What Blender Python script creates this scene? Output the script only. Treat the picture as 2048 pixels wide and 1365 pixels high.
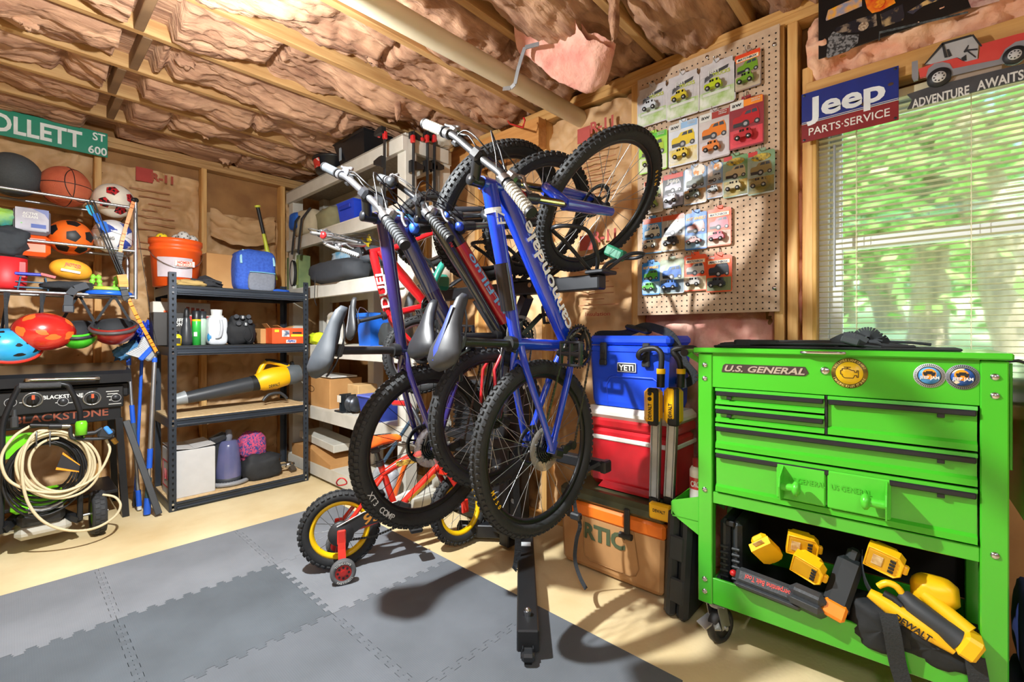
import bpy, math, random
from mathutils import Vector as V, Matrix, noise
for o in list(bpy.data.objects): bpy.data.objects.remove(o)
SC = bpy.context.scene
COL = SC.collection
PI = math.pi
rnd = random.Random(7)

# ---------------------------------------------------------------- camera, world, light, exposure
FPX, YAW, CAMH, HX, HY = 927.0, math.radians(42.7), 1.15, 1024.0, 668.0
cam_d = bpy.data.cameras.new('camera'); cam = bpy.data.objects.new('camera', cam_d); COL.objects.link(cam)
cam.location = (0, 0, CAMH); cam.rotation_euler = (PI/2, 0, YAW - PI/2)
cam_d.sensor_width = 36; cam_d.lens = FPX/2048*36; cam_d.shift_y = -(682.5 - HY)/2048; cam_d.clip_start = .02; cam_d.clip_end = 300
SC.camera = cam
SC.view_settings.view_transform = 'Standard'; SC.view_settings.look = 'None'
SC.view_settings.gamma = 1; SC.view_settings.use_curve_mapping = False
SC.view_settings.exposure = 1.05
wd = bpy.data.worlds.new('sky'); SC.world = wd; wd.use_nodes = True
nt = wd.node_tree; bg = nt.nodes['Background']
sk = nt.nodes.new('ShaderNodeTexSky'); sk.sky_type = 'NISHITA'; sk.sun_elevation = math.radians(52); sk.sun_rotation = math.radians(200); sk.sun_disc = False
nt.links.new(sk.outputs[0], bg.inputs[0]); bg.inputs[1].default_value = .42
def lamp(name, kind, loc, power, col=(1, 1, 1), size=.05, rot=None):
    d = bpy.data.lights.new(name, kind); o = bpy.data.objects.new(name, d); COL.objects.link(o); o.location = loc
    d.energy = power; d.color = col
    if kind == 'SUN': d.angle = size
    elif kind == 'AREA': d.size = size
    else: d.shadow_soft_size = size
    if rot: o.rotation_euler = rot
    return o
BULB = (.40, 1.68, 2.235)
lamp('sun', 'SUN', (-8, -6, 12), 6.5, (1, .96, .88), .01, (math.radians(40), 0, math.radians(-62)))
LC = (.97, 1, 1.0)
def split_lamp(name, loc, down, up, size):          # spot plus point lamp: most light goes down, some sideways and up
    o = lamp(name + '_glow', 'POINT', loc, up, LC, size)
    d = lamp(name, 'SPOT', loc, down, LC, size, (0, 0, 0)); d.data.spot_size = math.radians(172); d.data.spot_blend = .35
split_lamp('bulb_light', V(BULB) + V((0, 0, -.075)), 140, 46, .03)
split_lamp('rear_fill_light', (-.95, -.55, 2.25), 34, 6, .2)  # added fill lamp behind the camera, softens the contrast of the bulb
split_lamp('right_fill_light', (.9, -1.5, 2.25), 20, 3, .2)  # unseen extra lamp off to the right, put in as weak fill

def ray(x, y):
    c, s = math.cos(YAW), math.sin(YAW); r = (x - HX)/FPX
    return V((c + s*r, s - c*r, (HY - y)/FPX))
OC = V((0, 0, CAMH))
def aX(px, py, X): d = ray(px, py); return OC + d*(X/d.x)
def aY(px, py, Y): d = ray(px, py); return OC + d*(Y/d.y)
def aZ(px, py, Z): d = ray(px, py); return OC + d*((Z - CAMH)/d.z)

# ---------------------------------------------------------------- materials
def lin(h):
    h = h.lstrip('#'); c = [int(h[i:i+2], 16)/255 for i in (0, 2, 4)]
    return tuple(x/12.92 if x <= .04045 else ((x + .055)/1.055)**2.4 for x in c)
MC = {}
def mat(hexc, rough=.5, metal=0.0, var=.08, scale=14, bump=0.0, hex2=None, coat=0, trans=0, emit=0, alpha=1, stretch=None, bscale=None, detail=4, lo=.35, hi=.65):
    key = (hexc, rough, metal, var, scale, bump, hex2, coat, trans, emit, alpha, stretch, bscale, detail, lo, hi)
    if key in MC: return MC[key]
    m = bpy.data.materials.new('mat_' + hexc.lstrip('#')); m.use_nodes = True; t = m.node_tree; N = t.nodes; L = t.links
    b = N['Principled BSDF']; c = lin(hexc)
    tc = N.new('ShaderNodeTexCoord'); mp = N.new('ShaderNodeMapping'); L.new(tc.outputs['Object'], mp.inputs[0])
    if stretch: mp.inputs['Scale'].default_value = stretch
    nz = N.new('ShaderNodeTexNoise'); nz.inputs['Scale'].default_value = scale; nz.inputs['Detail'].default_value = detail
    L.new(mp.outputs[0], nz.inputs['Vector'])
    rp = N.new('ShaderNodeValToRGB'); L.new(nz.outputs[0], rp.inputs[0])
    c2 = lin(hex2) if hex2 else tuple(min(1, x*(1 + var)) for x in c)
    c1 = c if hex2 else tuple(x*(1 - var) for x in c)
    rp.color_ramp.elements[0].color = (*c1, 1); rp.color_ramp.elements[1].color = (*c2, 1)
    rp.color_ramp.elements[0].position = lo; rp.color_ramp.elements[1].position = hi
    L.new(rp.outputs[0], b.inputs['Base Color'])
    b.inputs['Roughness'].default_value = rough; b.inputs['Metallic'].default_value = metal
    if coat: b.inputs['Coat Weight'].default_value = coat; b.inputs['Coat Roughness'].default_value = .08
    if trans: b.inputs['Transmission Weight'].default_value = trans
    if alpha < 1: b.inputs['Alpha'].default_value = alpha
    if emit: L.new(rp.outputs[0], b.inputs['Emission Color']); b.inputs['Emission Strength'].default_value = emit
    if bump:
        bn = N.new('ShaderNodeBump'); bn.inputs['Strength'].default_value = bump; bn.inputs['Distance'].default_value = .01
        n2 = nz
        if bscale:
            n2 = N.new('ShaderNodeTexNoise'); n2.inputs['Scale'].default_value = bscale; n2.inputs['Detail'].default_value = 5; L.new(mp.outputs[0], n2.inputs['Vector'])
        L.new(n2.outputs[0], bn.inputs['Height']); L.new(bn.outputs[0], b.inputs['Normal'])
    MC[key] = m; return m
BLK = mat('#17181a', .5); RUB = mat('#202224', .72, bump=.15, scale=60); BLKM = mat('#1d1f22', .35, .3); GRYM = mat('#3a3c40', .4, .2)
CHR = mat('#c9ccd0', .22, 1); ALU = mat('#b7bbc0', .35, .9); WHT = mat('#d2d2cd', .45); RED = mat('#c01f22', .3, coat=.5); YEL = mat('#f3c013', .4)
ORG = mat('#ee5b1c', .4); BLU = mat('#1747c4', .35); GRN = mat('#5fd63c', .3, coat=.4, var=.03); FAB = mat('#25282c', .9, bump=.4, scale=90); GLS = mat('#dfe9ea', .05, trans=1, var=0)
PINE = mat('#a87d4c', .65, hex2='#c49d68', scale=3, stretch=(1, 14, 14), bump=.1); PINEY = mat('#bd8a4a', .6, hex2='#d3a564', scale=3, stretch=(14, 1, 14), bump=.1)
PINEZ = mat('#c58e4c', .6, hex2='#dcb06e', scale=3, stretch=(14, 14, 1), bump=.1); CARD = mat('#b5854f', .8, hex2='#c4945c', scale=5, bump=.1)
WPAINT = mat('#c3c0b5', .6, hex2='#d0cdc3', scale=8, bump=.12)

# ---------------------------------------------------------------- mesh builder
def basis(d):
    d = d.normalized(); a = V((0, 0, 1)) if abs(d.z) < .9 else V((1, 0, 0))
    x = a.cross(d).normalized(); return x, d.cross(x), d
class MB:
    def __init__(s, X=None): s.v = []; s.f = []; s.m = []; s.s = []; s.X = X; s.mi = 0
    def add(s, vs, fs, smooth=False):
        b = len(s.v)
        s.v += [(s.X @ V(p)) if s.X else V(p) for p in vs]
        for f in fs: s.f.append([i + b for i in f]); s.m.append(s.mi); s.s.append(smooth)
        return s
    def box(s, c, d, b=0, R=None):
        c = V(c); hx, hy, hz = [x/2 for x in d]
        b = min(b, hx*.95, hy*.95, hz*.95)
        if b <= 0:
            P = [(x*hx, y*hy, z*hz) for z in (-1, 1) for y in (-1, 1) for x in (-1, 1)]
            F = [(0, 2, 3, 1), (4, 5, 7, 6), (0, 1, 5, 4), (2, 6, 7, 3), (0, 4, 6, 2), (1, 3, 7, 5)]
        else:
            P = []; ix = {}
            for sx in (-1, 1):
                for sy in (-1, 1):
                    for sz in (-1, 1):
                        for k in range(3):
                            p = [sx*(hx - b), sy*(hy - b), sz*(hz - b)]; p[k] = (sx, sy, sz)[k]*(hx, hy, hz)[k]
                            ix[(sx, sy, sz, k)] = len(P); P.append(tuple(p))
            F = []
            for k in range(3):
                i, j = [(1, 2), (2, 0), (0, 1)][k]
                for g in (-1, 1):
                    q = []
                    for a, e in ((-1, -1), (1, -1), (1, 1), (-1, 1)):
                        t = [0, 0, 0]; t[k] = g; t[i] = a; t[j] = e; q.append(ix[(*t, k)])
                    F.append(q if g > 0 else q[::-1])
            for k in range(3):
                i, j = [(1, 2), (2, 0), (0, 1)][k]
                for a in (-1, 1):
                    for e in (-1, 1):
                        t0 = [0]*3; t0[k] = -1; t0[i] = a; t0[j] = e; t1 = t0[:]; t1[k] = 1
                        q = [ix[(*t0, i)], ix[(*t1, i)], ix[(*t1, j)], ix[(*t0, j)]]
                        F.append(q if a*e < 0 else q[::-1])
            for sx in (-1, 1):
                for sy in (-1, 1):
                    for sz in (-1, 1):
                        q = [ix[(sx, sy, sz, k)] for k in range(3)]; F.append(q if sx*sy*sz > 0 else q[::-1])
        P = [(c + (R @ V(p) if R else V(p))) for p in P]
        return s.add(P, F)
    def bar(s, p, q, w, h, up=(0, 0, 1), b=0):
        p, q = V(p), V(q); d = q - p; z = d.normalized(); y = V(up); y = (y - z*y.dot(z)).normalized(); x = y.cross(z)
        R = Matrix((x, y, z)).transposed()
        return s.box((p + q)/2, (w, h, d.length), b, R)
    def ring(s, c, x, y, r, n): return [c + x*(r*math.cos(2*PI*i/n)) + y*(r*math.sin(2*PI*i/n)) for i in range(n)]
    def cyl(s, p, q, r, r2=None, n=16, cap=True):
        p, q = V(p), V(q); r2 = r if r2 is None else r2; x, y, _ = basis(q - p)
        P = s.ring(p, x, y, r, n) + s.ring(q, x, y, r2, n)
        s.add(P, [(i, (i+1) % n, n + (i+1) % n, n + i) for i in range(n)], True)
        if cap: s.add(P, [list(range(n))[::-1], list(range(n, 2*n))])
        return s
    def tube(s, pts, r, n=8, closed=False, cap=True, smoothpath=0):
        pts = [V(p) for p in pts]
        if smoothpath: pts = catmull(pts, smoothpath, closed)
        R = r if isinstance(r, (list, tuple)) else None
        P = []; k = len(pts); x = None
        for i, p in enumerate(pts):
            a = pts[(i-1) % k] if (closed or i > 0) else p; c = pts[(i+1) % k] if (closed or i < k-1) else p
            d = (c - a).normalized()
            if x is None: x, y, _ = basis(d)
            else:
                x = x - d*x.dot(d)
                x = x.normalized() if x.length > 1e-6 else basis(d)[0]
                y = d.cross(x)
            rr = R[min(len(R)-1, int(i*(len(R)-1)/(k-1) + .5))] if R and k != len(R) else (R[i] if R else r)
            P += s.ring(p, x, y, rr, n)
        F = []
        for i in range(k if closed else k-1):
            o, e = i*n, ((i+1) % k)*n
            F += [(o+j, o+(j+1) % n, e+(j+1) % n, e+j) for j in range(n)]
        s.add(P, F, True)
        if cap and not closed: s.add(P, [list(range(n))[::-1], list(range((k-1)*n, k*n))])
        return s
    def lathe(s, prof, o, ax=(0, 0, 1), n=24, closed=False, sm=True):
        o = V(o); x, y, z = basis(V(ax)); P = []
        for r, h in prof: P += s.ring(o + z*h, x, y, max(r, 1e-5), n)
        k = len(prof); F = []
        for i in range(k if closed else k-1):
            a, b = i*n, ((i+1) % k)*n
            F += [(a+j, a+(j+1) % n, b+(j+1) % n, b+j) for j in range(n)]
        return s.add(P, F, sm)
    def sph(s, c, r, n=20, sc=(1, 1, 1), fn=None, R=None):
        c = V(c); P = []; m = n//2
        for i in range(m+1):
            t = PI*i/m
            for j in range(n):
                a = 2*PI*j/n; d = V((math.sin(t)*math.cos(a), math.sin(t)*math.sin(a), math.cos(t)))
                rr = r*(fn(d) if fn else 1); q = V((d.x*sc[0], d.y*sc[1], d.z*sc[2]))*rr
                P.append(c + (R @ q if R else q))
        return s.add(P, [(i*n+j, (i+1)*n+j, (i+1)*n+(j+1) % n, i*n+(j+1) % n) for i in range(m) for j in range(n)], True)
    def blob(s, c, d, e=.5, amp=.12, fr=2.0, seed=0, n=28, R=None):
        # soft cushion-like body: superellipsoid with folds
        c = V(c); P = []; m = n//2
        sg = lambda x: math.copysign(abs(x)**e, x)
        for i in range(m+1):
            t = PI*i/m
            for j in range(n):
                a = 2*PI*j/n
                q = V((sg(math.sin(t))*sg(math.cos(a)), sg(math.sin(t))*sg(math.sin(a)), sg(math.cos(t))))
                k = 1 + amp*(noise.noise(q*fr + V((seed, seed*2.3, 0))) + .6*abs(noise.noise(q*fr*2.3 + V((0, seed, 5)))) - .25)
                q = V((q.x*d[0]/2, q.y*d[1]/2, q.z*d[2]/2))*k
                P.append(c + (R @ q if R else q))
        return s.add(P, [(i*n+j, (i+1)*n+j, (i+1)*n+(j+1) % n, i*n+(j+1) % n) for i in range(m) for j in range(n)], True)
    def prism(s, poly, o, ux, uy, dp):
        o, ux, uy, dp = V(o), V(ux), V(uy), V(dp); n = len(poly)
        P = [o + ux*a + uy*b for a, b in poly]; P += [p + dp for p in P]
        flip = sum(poly[i][0]*poly[(i+1) % n][1] - poly[(i+1) % n][0]*poly[i][1] for i in range(n))*ux.cross(uy).dot(dp) > 0
        F = [list(range(n)), list(range(2*n-1, n-1, -1))] + [(i, n+i, n+(i+1) % n, (i+1) % n) for i in range(n)]
        if flip: F = [f[::-1] for f in F]
        return s.add(P, F)
    def grid(s, fn, nu, nv, smooth=True, flip=False):
        P = [fn(i/nu, j/nv) for i in range(nu+1) for j in range(nv+1)]; w = nv+1
        F = [(i*w+j, (i+1)*w+j, (i+1)*w+j+1, i*w+j+1) for i in range(nu) for j in range(nv)]
        return s.add(P, [f[::-1] for f in F] if flip else F, smooth)
    def build(s, name, mats, parent=None):
        me = bpy.data.meshes.new(name); o = bpy.data.objects.new(name, me); COL.objects.link(o)
        if parent:
            o.parent = parent; t = parent
            while t.parent: t = t.parent
            L = t.location.copy()
        else:
            xs = [[p[k] for p in s.v] for k in range(3)]
            L = V(((min(xs[0])+max(xs[0]))/2, (min(xs[1])+max(xs[1]))/2, min(xs[2]))); o.location = L
        me.from_pydata([tuple(p - L) for p in s.v], [], s.f)
        for m in (mats if isinstance(mats, (list, tuple)) else [mats]): me.materials.append(m)
        me.polygons.foreach_set('material_index', s.m); me.polygons.foreach_set('use_smooth', s.s); me.update()
        return o
def catmull(p, k, closed=False):
    out = []; n = len(p); rng = range(n) if closed else range(n-1)
    for i in rng:
        g = lambda j: p[j % n] if closed else p[max(0, min(n-1, j))]
        a, b, c, d = g(i-1), g(i), g(i+1), g(i+2)
        for q in range(k):
            t = q/k
            out.append(.5*((2*b) + (c - a)*t + (2*a - 5*b + 4*c - d)*t*t + (3*b - a - 3*c + d)*t**3))
    if not closed: out.append(p[-1])
    return out
def tag(o, label, cat, group=None, kind=None):
    if label: o['label'] = label; o['category'] = cat
    if group: o['group'] = group
    if kind: o['kind'] = kind
    return o
def thing(name, label, cat, loc, group=None):
    o = bpy.data.objects.new(name, None); COL.objects.link(o); o.location = loc; o.empty_display_size = .05
    return tag(o, label, cat, group)
def struct(o): o['kind'] = 'structure'; return o
TXT = {}
def text(body, size, m, parent, o, ux, uy, bold=0, ext=.0006, w=None, align='C', shear=0, name='lettering', arc=None):
    """raised lettering; o = centre of the line (or left end), ux/uy = directions of writing and of letter height"""
    key = (body, bold, shear)
    if key not in TXT:
        cu = bpy.data.curves.new('t', 'FONT'); cu.body = body; cu.offset = bold; cu.shear = shear; cu.resolution_u = 3; cu.size = 1
        cu.fill_mode = 'FRONT'
        ob = bpy.data.objects.new('t', cu); COL.objects.link(ob); dg = bpy.context.evaluated_depsgraph_get()
        me = bpy.data.meshes.new_from_object(ob.evaluated_get(dg))
        vs = [V(v.co) for v in me.vertices]; fs = [list(p.vertices) for p in me.polygons]
        bpy.data.objects.remove(ob); bpy.data.curves.remove(cu); bpy.data.meshes.remove(me)
        TXT[key] = (vs, fs)
    vs, fs = TXT[key]
    if not vs: return
    x0, x1 = min(v.x for v in vs), max(v.x for v in vs); y0, y1 = min(v.y for v in vs), max(v.y for v in vs)
    k = size/.72; kx = (w/(x1 - x0)) if w else k
    ux, uy, o = V(ux).normalized(), V(uy).normalized(), V(o); n = ux.cross(uy)
    xo = (x0 + x1)/2 if align == 'C' else x0
    P = [o + ux*((v.x - xo)*kx) + uy*((v.y - .36)*k) + n*ext for v in vs]
    b = MB(); b.add(P, fs); return b.build(name, m, parent)
# ================================================================ the room
XR, YL, ZP, ZC = 2.23, 4.28, 2.46, 2.536      # stud faces of right / left wall, underside of top plates, underside of joists
CONC = mat('#d0b685', .75, hex2='#ecdbb0', scale=2.2, bump=.12, bscale=60, detail=8, lo=.3, hi=.72)
OSB = mat('#8d6238', .75, hex2='#a67947', scale=6, bump=.1)
def slab(name, c, d, m): b = MB(); b.box(c, d); return struct(b.build(name, m))
slab('floor', (-.2, .6, -.05), (6.4, 8.4, .1), CONC)
def foamy(p, k=1): return noise.fractal(p*k, 1.0, 2.1, 5)
slab('wall_left', (-.4, YL + .12, 1.3), (6, .04, 2.7), OSB)
slab('wall_back', (-3.3, .6, 1.3), (.06, 8.4, 2.7), mat('#b08a5c', .8, hex2='#c49c6c', scale=3))
slab('wall_front', (-.4, -3.5, 1.3), (6, .06, 2.7), mat('#b08a5c', .8, hex2='#c49c6c', scale=3.1))
slab('ceiling', (-.4, .5, ZC + .27), (6, 8.2, .03), OSB)
WY0, WY1, WZ0, WZ1 = -.56, .385, .92, 2.075
w = MB(); X0 = XR + .1
for (y0, y1, z0, z1) in ((WY1, 4.5, 0, 2.75), (-3.6, WY0, 0, 2.75), (WY0, WY1, 0, WZ0), (WY0, WY1, WZ1, 2.75)):
    w.box((X0 + .02, (y0+y1)/2, (z0+z1)/2), (.04, y1-y0, z1-z0))
struct(w.build('wall_right', OSB))
NT = [0]
def trim(c, d, m):
    NT[0] += 1; b = MB(); b.box(c, d, .003); return struct(b.build('trim_%d' % NT[0], m))
# studs and plates of the left wall
for x in (-1.41, -.80, -.195, .415, 1.045, 1.645, 2.15): trim((x, YL + .045, 1.25), (.038, .09, 2.42), PINEZ)
trim((-.4, YL + .045, ZP + .019), (5.4, .09, .038), PINE); trim((-.4, YL + .047, ZP + .0575), (5.4, .09, .037), PINE); trim((-.4, YL + .045, .019), (5.4, .09, .038), PINE)
for z in (1.20, 1.69, 1.99): trim((-.44, YL + .02, z), (1.67, .03, .085), PINE)
# right wall
for y in (3.6, 3.0, 2.40, 1.79, 1.18, .505, .455, .40, -.6, -1.2): trim((XR + .045, y, 1.25), (.09, .038, 2.42 if y != .40 else 2.0), PINEZ)
trim((XR + .045, .4, ZP + .019), (.09, 7.6, .038), PINEY); trim((XR + .047, .4, ZP + .0575), (.09, 7.6, .037), PINEY); trim((XR + .045, .4, .019), (.09, 7.6, .038), PINEY)
trim((XR + .03, -.12, 2.135), (.09, 1.05, .085), PINEY); trim((XR + .05, -.12, 2.29), (.06, 1.05, .07), PINEY)
trim((XR + .045, -.05, 2.36), (.08, .038, .14), PINEZ); trim((XR + .045, -.12, WZ0 - .03), (.1, 1.02, .04), PINEY)
# casing of the window opening
for y in (WY1 - .008, WY0 + .008): trim((XR + .05, y, (WZ0 + WZ1)/2), (.1, .016, WZ1 - WZ0), mat('#b98a3c', .5, hex2='#d0a458', scale=4))
# joists and blocking
JY = [-1.44, -1.03, -.62, -.2, .2, .635, 1.045, 1.47, 1.88, 2.29, 2.71, 3.13, 3.53, 3.95]
for y in JY: trim((-.4, y, ZC + .12), (5.45, .038, .235), PINE)
for i, y in enumerate(JY[8:-1]):
    y1 = JY[8:][i+1]; trim((.42 + .02*(-1)**i, (y+y1)/2, ZC + .1), (.038, y1 - y - .04, .2), mat('#6b5138', .7, hex2='#86684a', scale=5))
# board along the top of the right wall
hb = thing('wall_board', 'wide light brown plank mounted along the top of the right wall behind the bikes', 'board', (2.19, 2.5, 2.27))
b = MB(); b.box((2.19, 2.48, 2.37), (.075, 1.42, .175), .002); b.build('plank', mat('#bd8144', .45, hex2='#cf9657', scale=4, stretch=(12, 1, 12)), hb)
# insulation: pink ceiling batts, one per bay, hanging and torn
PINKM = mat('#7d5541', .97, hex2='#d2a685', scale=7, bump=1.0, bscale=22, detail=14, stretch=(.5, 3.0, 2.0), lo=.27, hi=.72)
PINKW = mat('#e2978a', .95, hex2='#f0bba8', scale=10, bump=.8, bscale=30, detail=8)
JB = JY[3:] + [4.33]
bayname = ['nearest the window end', 'over the green tool cart', 'over the window side of the pegboard', 'over the pegboard, torn open', 'above the white pipe', 'beside the white pipe toward the bulb',
           'above the white shelf end post', 'beside the lit bulb', 'left of the bulb', 'third bay out from the street sign wall', 'second bay out from the street sign wall', 'last bay against the street sign wall']
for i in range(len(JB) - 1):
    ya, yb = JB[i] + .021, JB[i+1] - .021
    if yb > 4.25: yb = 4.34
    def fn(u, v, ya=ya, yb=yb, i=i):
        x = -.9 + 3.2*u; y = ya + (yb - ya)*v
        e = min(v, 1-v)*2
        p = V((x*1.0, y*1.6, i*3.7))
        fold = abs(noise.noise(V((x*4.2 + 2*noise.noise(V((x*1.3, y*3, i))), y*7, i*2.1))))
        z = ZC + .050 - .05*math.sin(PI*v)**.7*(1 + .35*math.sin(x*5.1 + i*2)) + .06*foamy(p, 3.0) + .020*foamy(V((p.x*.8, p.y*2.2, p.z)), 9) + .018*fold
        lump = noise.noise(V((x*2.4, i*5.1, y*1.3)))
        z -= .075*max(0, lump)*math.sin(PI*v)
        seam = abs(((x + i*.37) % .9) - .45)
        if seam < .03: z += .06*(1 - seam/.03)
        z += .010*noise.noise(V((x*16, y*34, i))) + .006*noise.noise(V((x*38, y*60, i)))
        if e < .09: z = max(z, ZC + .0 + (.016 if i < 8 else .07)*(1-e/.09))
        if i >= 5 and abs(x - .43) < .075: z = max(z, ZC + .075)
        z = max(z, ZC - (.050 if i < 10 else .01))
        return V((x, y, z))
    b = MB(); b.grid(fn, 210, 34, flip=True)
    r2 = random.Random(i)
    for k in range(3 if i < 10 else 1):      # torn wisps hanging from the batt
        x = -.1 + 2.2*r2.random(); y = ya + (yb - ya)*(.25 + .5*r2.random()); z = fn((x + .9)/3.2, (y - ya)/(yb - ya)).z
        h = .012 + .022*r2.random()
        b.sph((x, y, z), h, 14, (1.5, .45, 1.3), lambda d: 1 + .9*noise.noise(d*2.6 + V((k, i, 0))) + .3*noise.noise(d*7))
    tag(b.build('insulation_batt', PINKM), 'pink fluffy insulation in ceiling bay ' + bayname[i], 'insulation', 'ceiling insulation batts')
# torn flap of batt near the pegboard
fl = MB()
def flap(u, v):
    a = -.3 + 1.5*u; y = 1.12 + .30*v
    return V((1.60 + .30*u + .05*math.sin(v*5), y + .04*math.sin(u*6), 2.50 - .20*math.sin(a*1.9)*(.35 + .65*math.sin(PI*v)) + .02*foamy(V((u*3, v*3, 1)), 2)))
fl.grid(flap, 24, 16); fl.grid(lambda u, v: flap(u, v) + V((.01, 0, .035)), 24, 16, flip=True)
tag(fl.build('insulation_flap', PINKW), 'loose pink flap of insulation curling down from the ceiling beside the pegboard', 'insulation')
for (px, py, d, s, lb) in ((1228, 30, 1.9, .05, 'ragged strip of insulation dangling over the top of the pegboard'), (795, 210, 2.75, .045, 'small tuft of insulation dangling above the white shelf top')):
    p = OC + ray(px, py)*d; b = MB()
    b.sph(p, s, 14, (.45, .45, 2.0), lambda q: 1 + .45*noise.noise(q*4))
    b.sph(p + V((0, 0, s*1.9)), s, 12, (.8, .7, 1), lambda q: 1 + .45*noise.noise(q*3))
    tag(b.build('insulation_tuft', PINKM), lb, 'insulation')
# kraft faced batts between studs
KRAFT = mat('#b58a5a', .6, hex2='#dcb686', scale=3.5, bump=1.0, bscale=7, detail=7, lo=.3, hi=.7); KRED = mat('#a8503c', .85)
def kraft(name, m, o, ux, w_, h_, depth, lab, seed, nx, amp=.03):
    o, ux = V(o), V(ux); nn = V(nx)
    def fn(u, v):
        bulge = amp*math.sin(PI*min(1, max(0, u)))**.5
        p = V((u*w_*3, v*h_*3, seed))
        return o + ux*(w_*u) + V((0, 0, h_*v)) + nn*(depth + bulge*.8 + .022*noise.noise(p*1.7) - .034*(1 - abs(noise.noise(V((p.x*1.6 + p.y*.9, p.y*1.8 - p.x*.7, seed)))))**5 - .022*(1 - abs(noise.noise(V((p.x*3.1 - p.y, p.y*3.0 + p.x*.5, seed + 3)))))**6 + .004)
    b = MB(); b.grid(fn, 40, 130, flip=(ux.cross(V((0, 0, 1))).dot(nn) < 0))
    return tag(b.build(name, m), lab, 'insulation', 'wall insulation batts')
LX = [-1.39, -.78, -.176, .434, 1.064, 1.664, 2.13]
nl = ['left bay behind the griddle beyond the frame edge', 'bay behind the griddle left half', 'bay behind the ball rack and griddle', 'bay above the orange bucket', 'bay above the blue backpack', 'corner bay behind the white shelf']
for i in range(1, 6):
    top = 2.44 if i != 4 else 2.13
    kb = kraft('insulation_batt', KRAFT, (LX[i], YL + .085, .04), (1, 0, 0), LX[i+1] - LX[i] - .04, (2.40 if i != 3 else 2.33) if i != 4 else 2.10, .02, 'brown paper insulation in street sign wall, ' + nl[i], i*7.3, (0, -1, 0), .035)
    if i == 3:
        b = MB(); b.box(aY(289, 350, YL + .026), (.10, .002, .10)); b.build('red_square', mat('#b4443c', .8), kb)
        text('R-11', .055, KRED, kb, aY(325, 357, YL + .022), (1, 0, 0), (0, 0, 1), .05, name='lettering')
        for k in range(12): 
            b = MB(); b.box(aY(300, 382 + k*13, YL + .024) + V((.09*(k % 3)/3, 0, 0)), (.24 - .05*(k % 4), .0012, .006)); b.build('print_line', mat('#a46a4a', .9), kb)
# sagging flap in bay 4
b = MB()
def sag(u, v):
    return V((1.09 + .48*u, YL - .015 - .07*math.sin(PI*u)*(1-v) - .03*noise.noise(V((u*5, v*5, 3))), 1.93 + .22*v - .06*math.sin(PI*u*1.1) + .03*noise.noise(V((u*6, v*4, 8)))))
b.grid(sag, 24, 14, flip=True); b.grid(lambda u, v: sag(u, v) + V((0, .03, .01)), 24, 14)
tag(b.build('insulation_flap', KRAFT), 'sagging brown paper fold of insulation above the baseball bat', 'insulation')
RY = [.524, 1.199, 1.809, 2.419, 3.019]
k1 = kraft('insulation_batt', KRAFT, (XR + .085, 1.771, .04), (0, -1, 0), .572, 2.40, .04, 'brown paper faced insulation with red R-11 prints right of the bike rack beam', 31, (-1, 0, 0), .04)
for (px, py) in ((1190, 258), (1195, 478)):
    p = aX(px, py, XR - .008); b = MB(); b.box(p + V((0, .075, -.012)), (.002, .085, .085)); b.build('red_square', mat('#b5524a', .85), k1)
    text('R-11', .062, mat('#b5524a', .85), k1, p + V((-.002, -.045, .012)), (0, -1, 0), (0, 0, 1), .03)
    for k in range(10):
        b = MB(); b.box(p + V((.004, .03 - .03*(k % 2), -.08 - .032*k)), (.0015, .26 - .06*(k % 3), .006)); b.build('print_line', mat('#b07a56', .9), k1)
text('Insulation', .022, mat('#b24a3c', .8), k1, aX(1195, 628, XR - .012), (0, -1, 0), (0, 0, 1), .01, w=.16)
kraft('insulation_batt', KRAFT, (XR + .085, 2.381, .04), (0, -1, 0), .572, 2.36, .03, 'brown paper faced insulation behind the bike rack post', 47, (-1, 0, 0), .04)
kraft('insulation_batt', KRAFT, (XR + .085, 2.981, .04), (0, -1, 0), .572, 2.36, .03, 'brown paper faced insulation behind the near end of the white shelf', 53, (-1, 0, 0), .03)
kraft('insulation_batt', PINKW, (XR + .085, 1.161, .04), (0, -1, 0), .63, 2.40, .0, 'pink bare insulation behind the pegboard and the coolers', 61, (-1, 0, 0), .05)
kraft('insulation_batt', PINKW, (XR + .085, .438, .04), (0, -1, 0), .022, 2.0, .06, 'thin pink strip of insulation between the two studs left of the window', 67, (-1, 0, 0), .0)
b = MB(); b.grid(lambda u, v: V((XR + .03 - .045*math.sin(PI*v) - .05*foamy(V((u*7, v*2.0, 2)), 2.2), .40 - 1.0*u, 2.17 + .28*v)), 90, 26, flip=True)
tag(b.build('insulation_batt', mat('#dc9d80', .95, hex2='#efc3a4', scale=10, bump=.8, bscale=30)), 'pink bare insulation above the window behind the dark poster', 'insulation', 'wall insulation batts')
# ---------------------------------------------------------------- window with blinds
VIN = mat('#e3e6e6', .35, var=.02)
wi = MB(); XW = XR + .075
def rectframe(b, x, y0, y1, z0, z1, t, d):
    b.box((x, y0 + t/2, (z0+z1)/2), (d, t, z1-z0), .003); b.box((x, y1 - t/2, (z0+z1)/2), (d, t, z1-z0), .003)
    b.box((x, (y0+y1)/2, z0 + t/2), (d, y1-y0-2*t, t), .003); b.box((x, (y0+y1)/2, z1 - t/2), (d, y1-y0-2*t, t), .003)
rectframe(wi, XW, WY0 + .015, WY1 - .015, WZ0 + .0, WZ1, .035, .05)
win = struct(wi.build('window_1', VIN))
b = MB(); rectframe(b, XW + .03, WY0 + .05, WY1 - .05, 1.49, WZ1 - .035, .04, .025); b.build('upper_sash', VIN, win)
b = MB(); rectframe(b, XW + .005, WY0 + .05, WY1 - .05, WZ0 + .035, 1.535, .045, .025); b.build('lower_sash', VIN, win)
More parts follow.
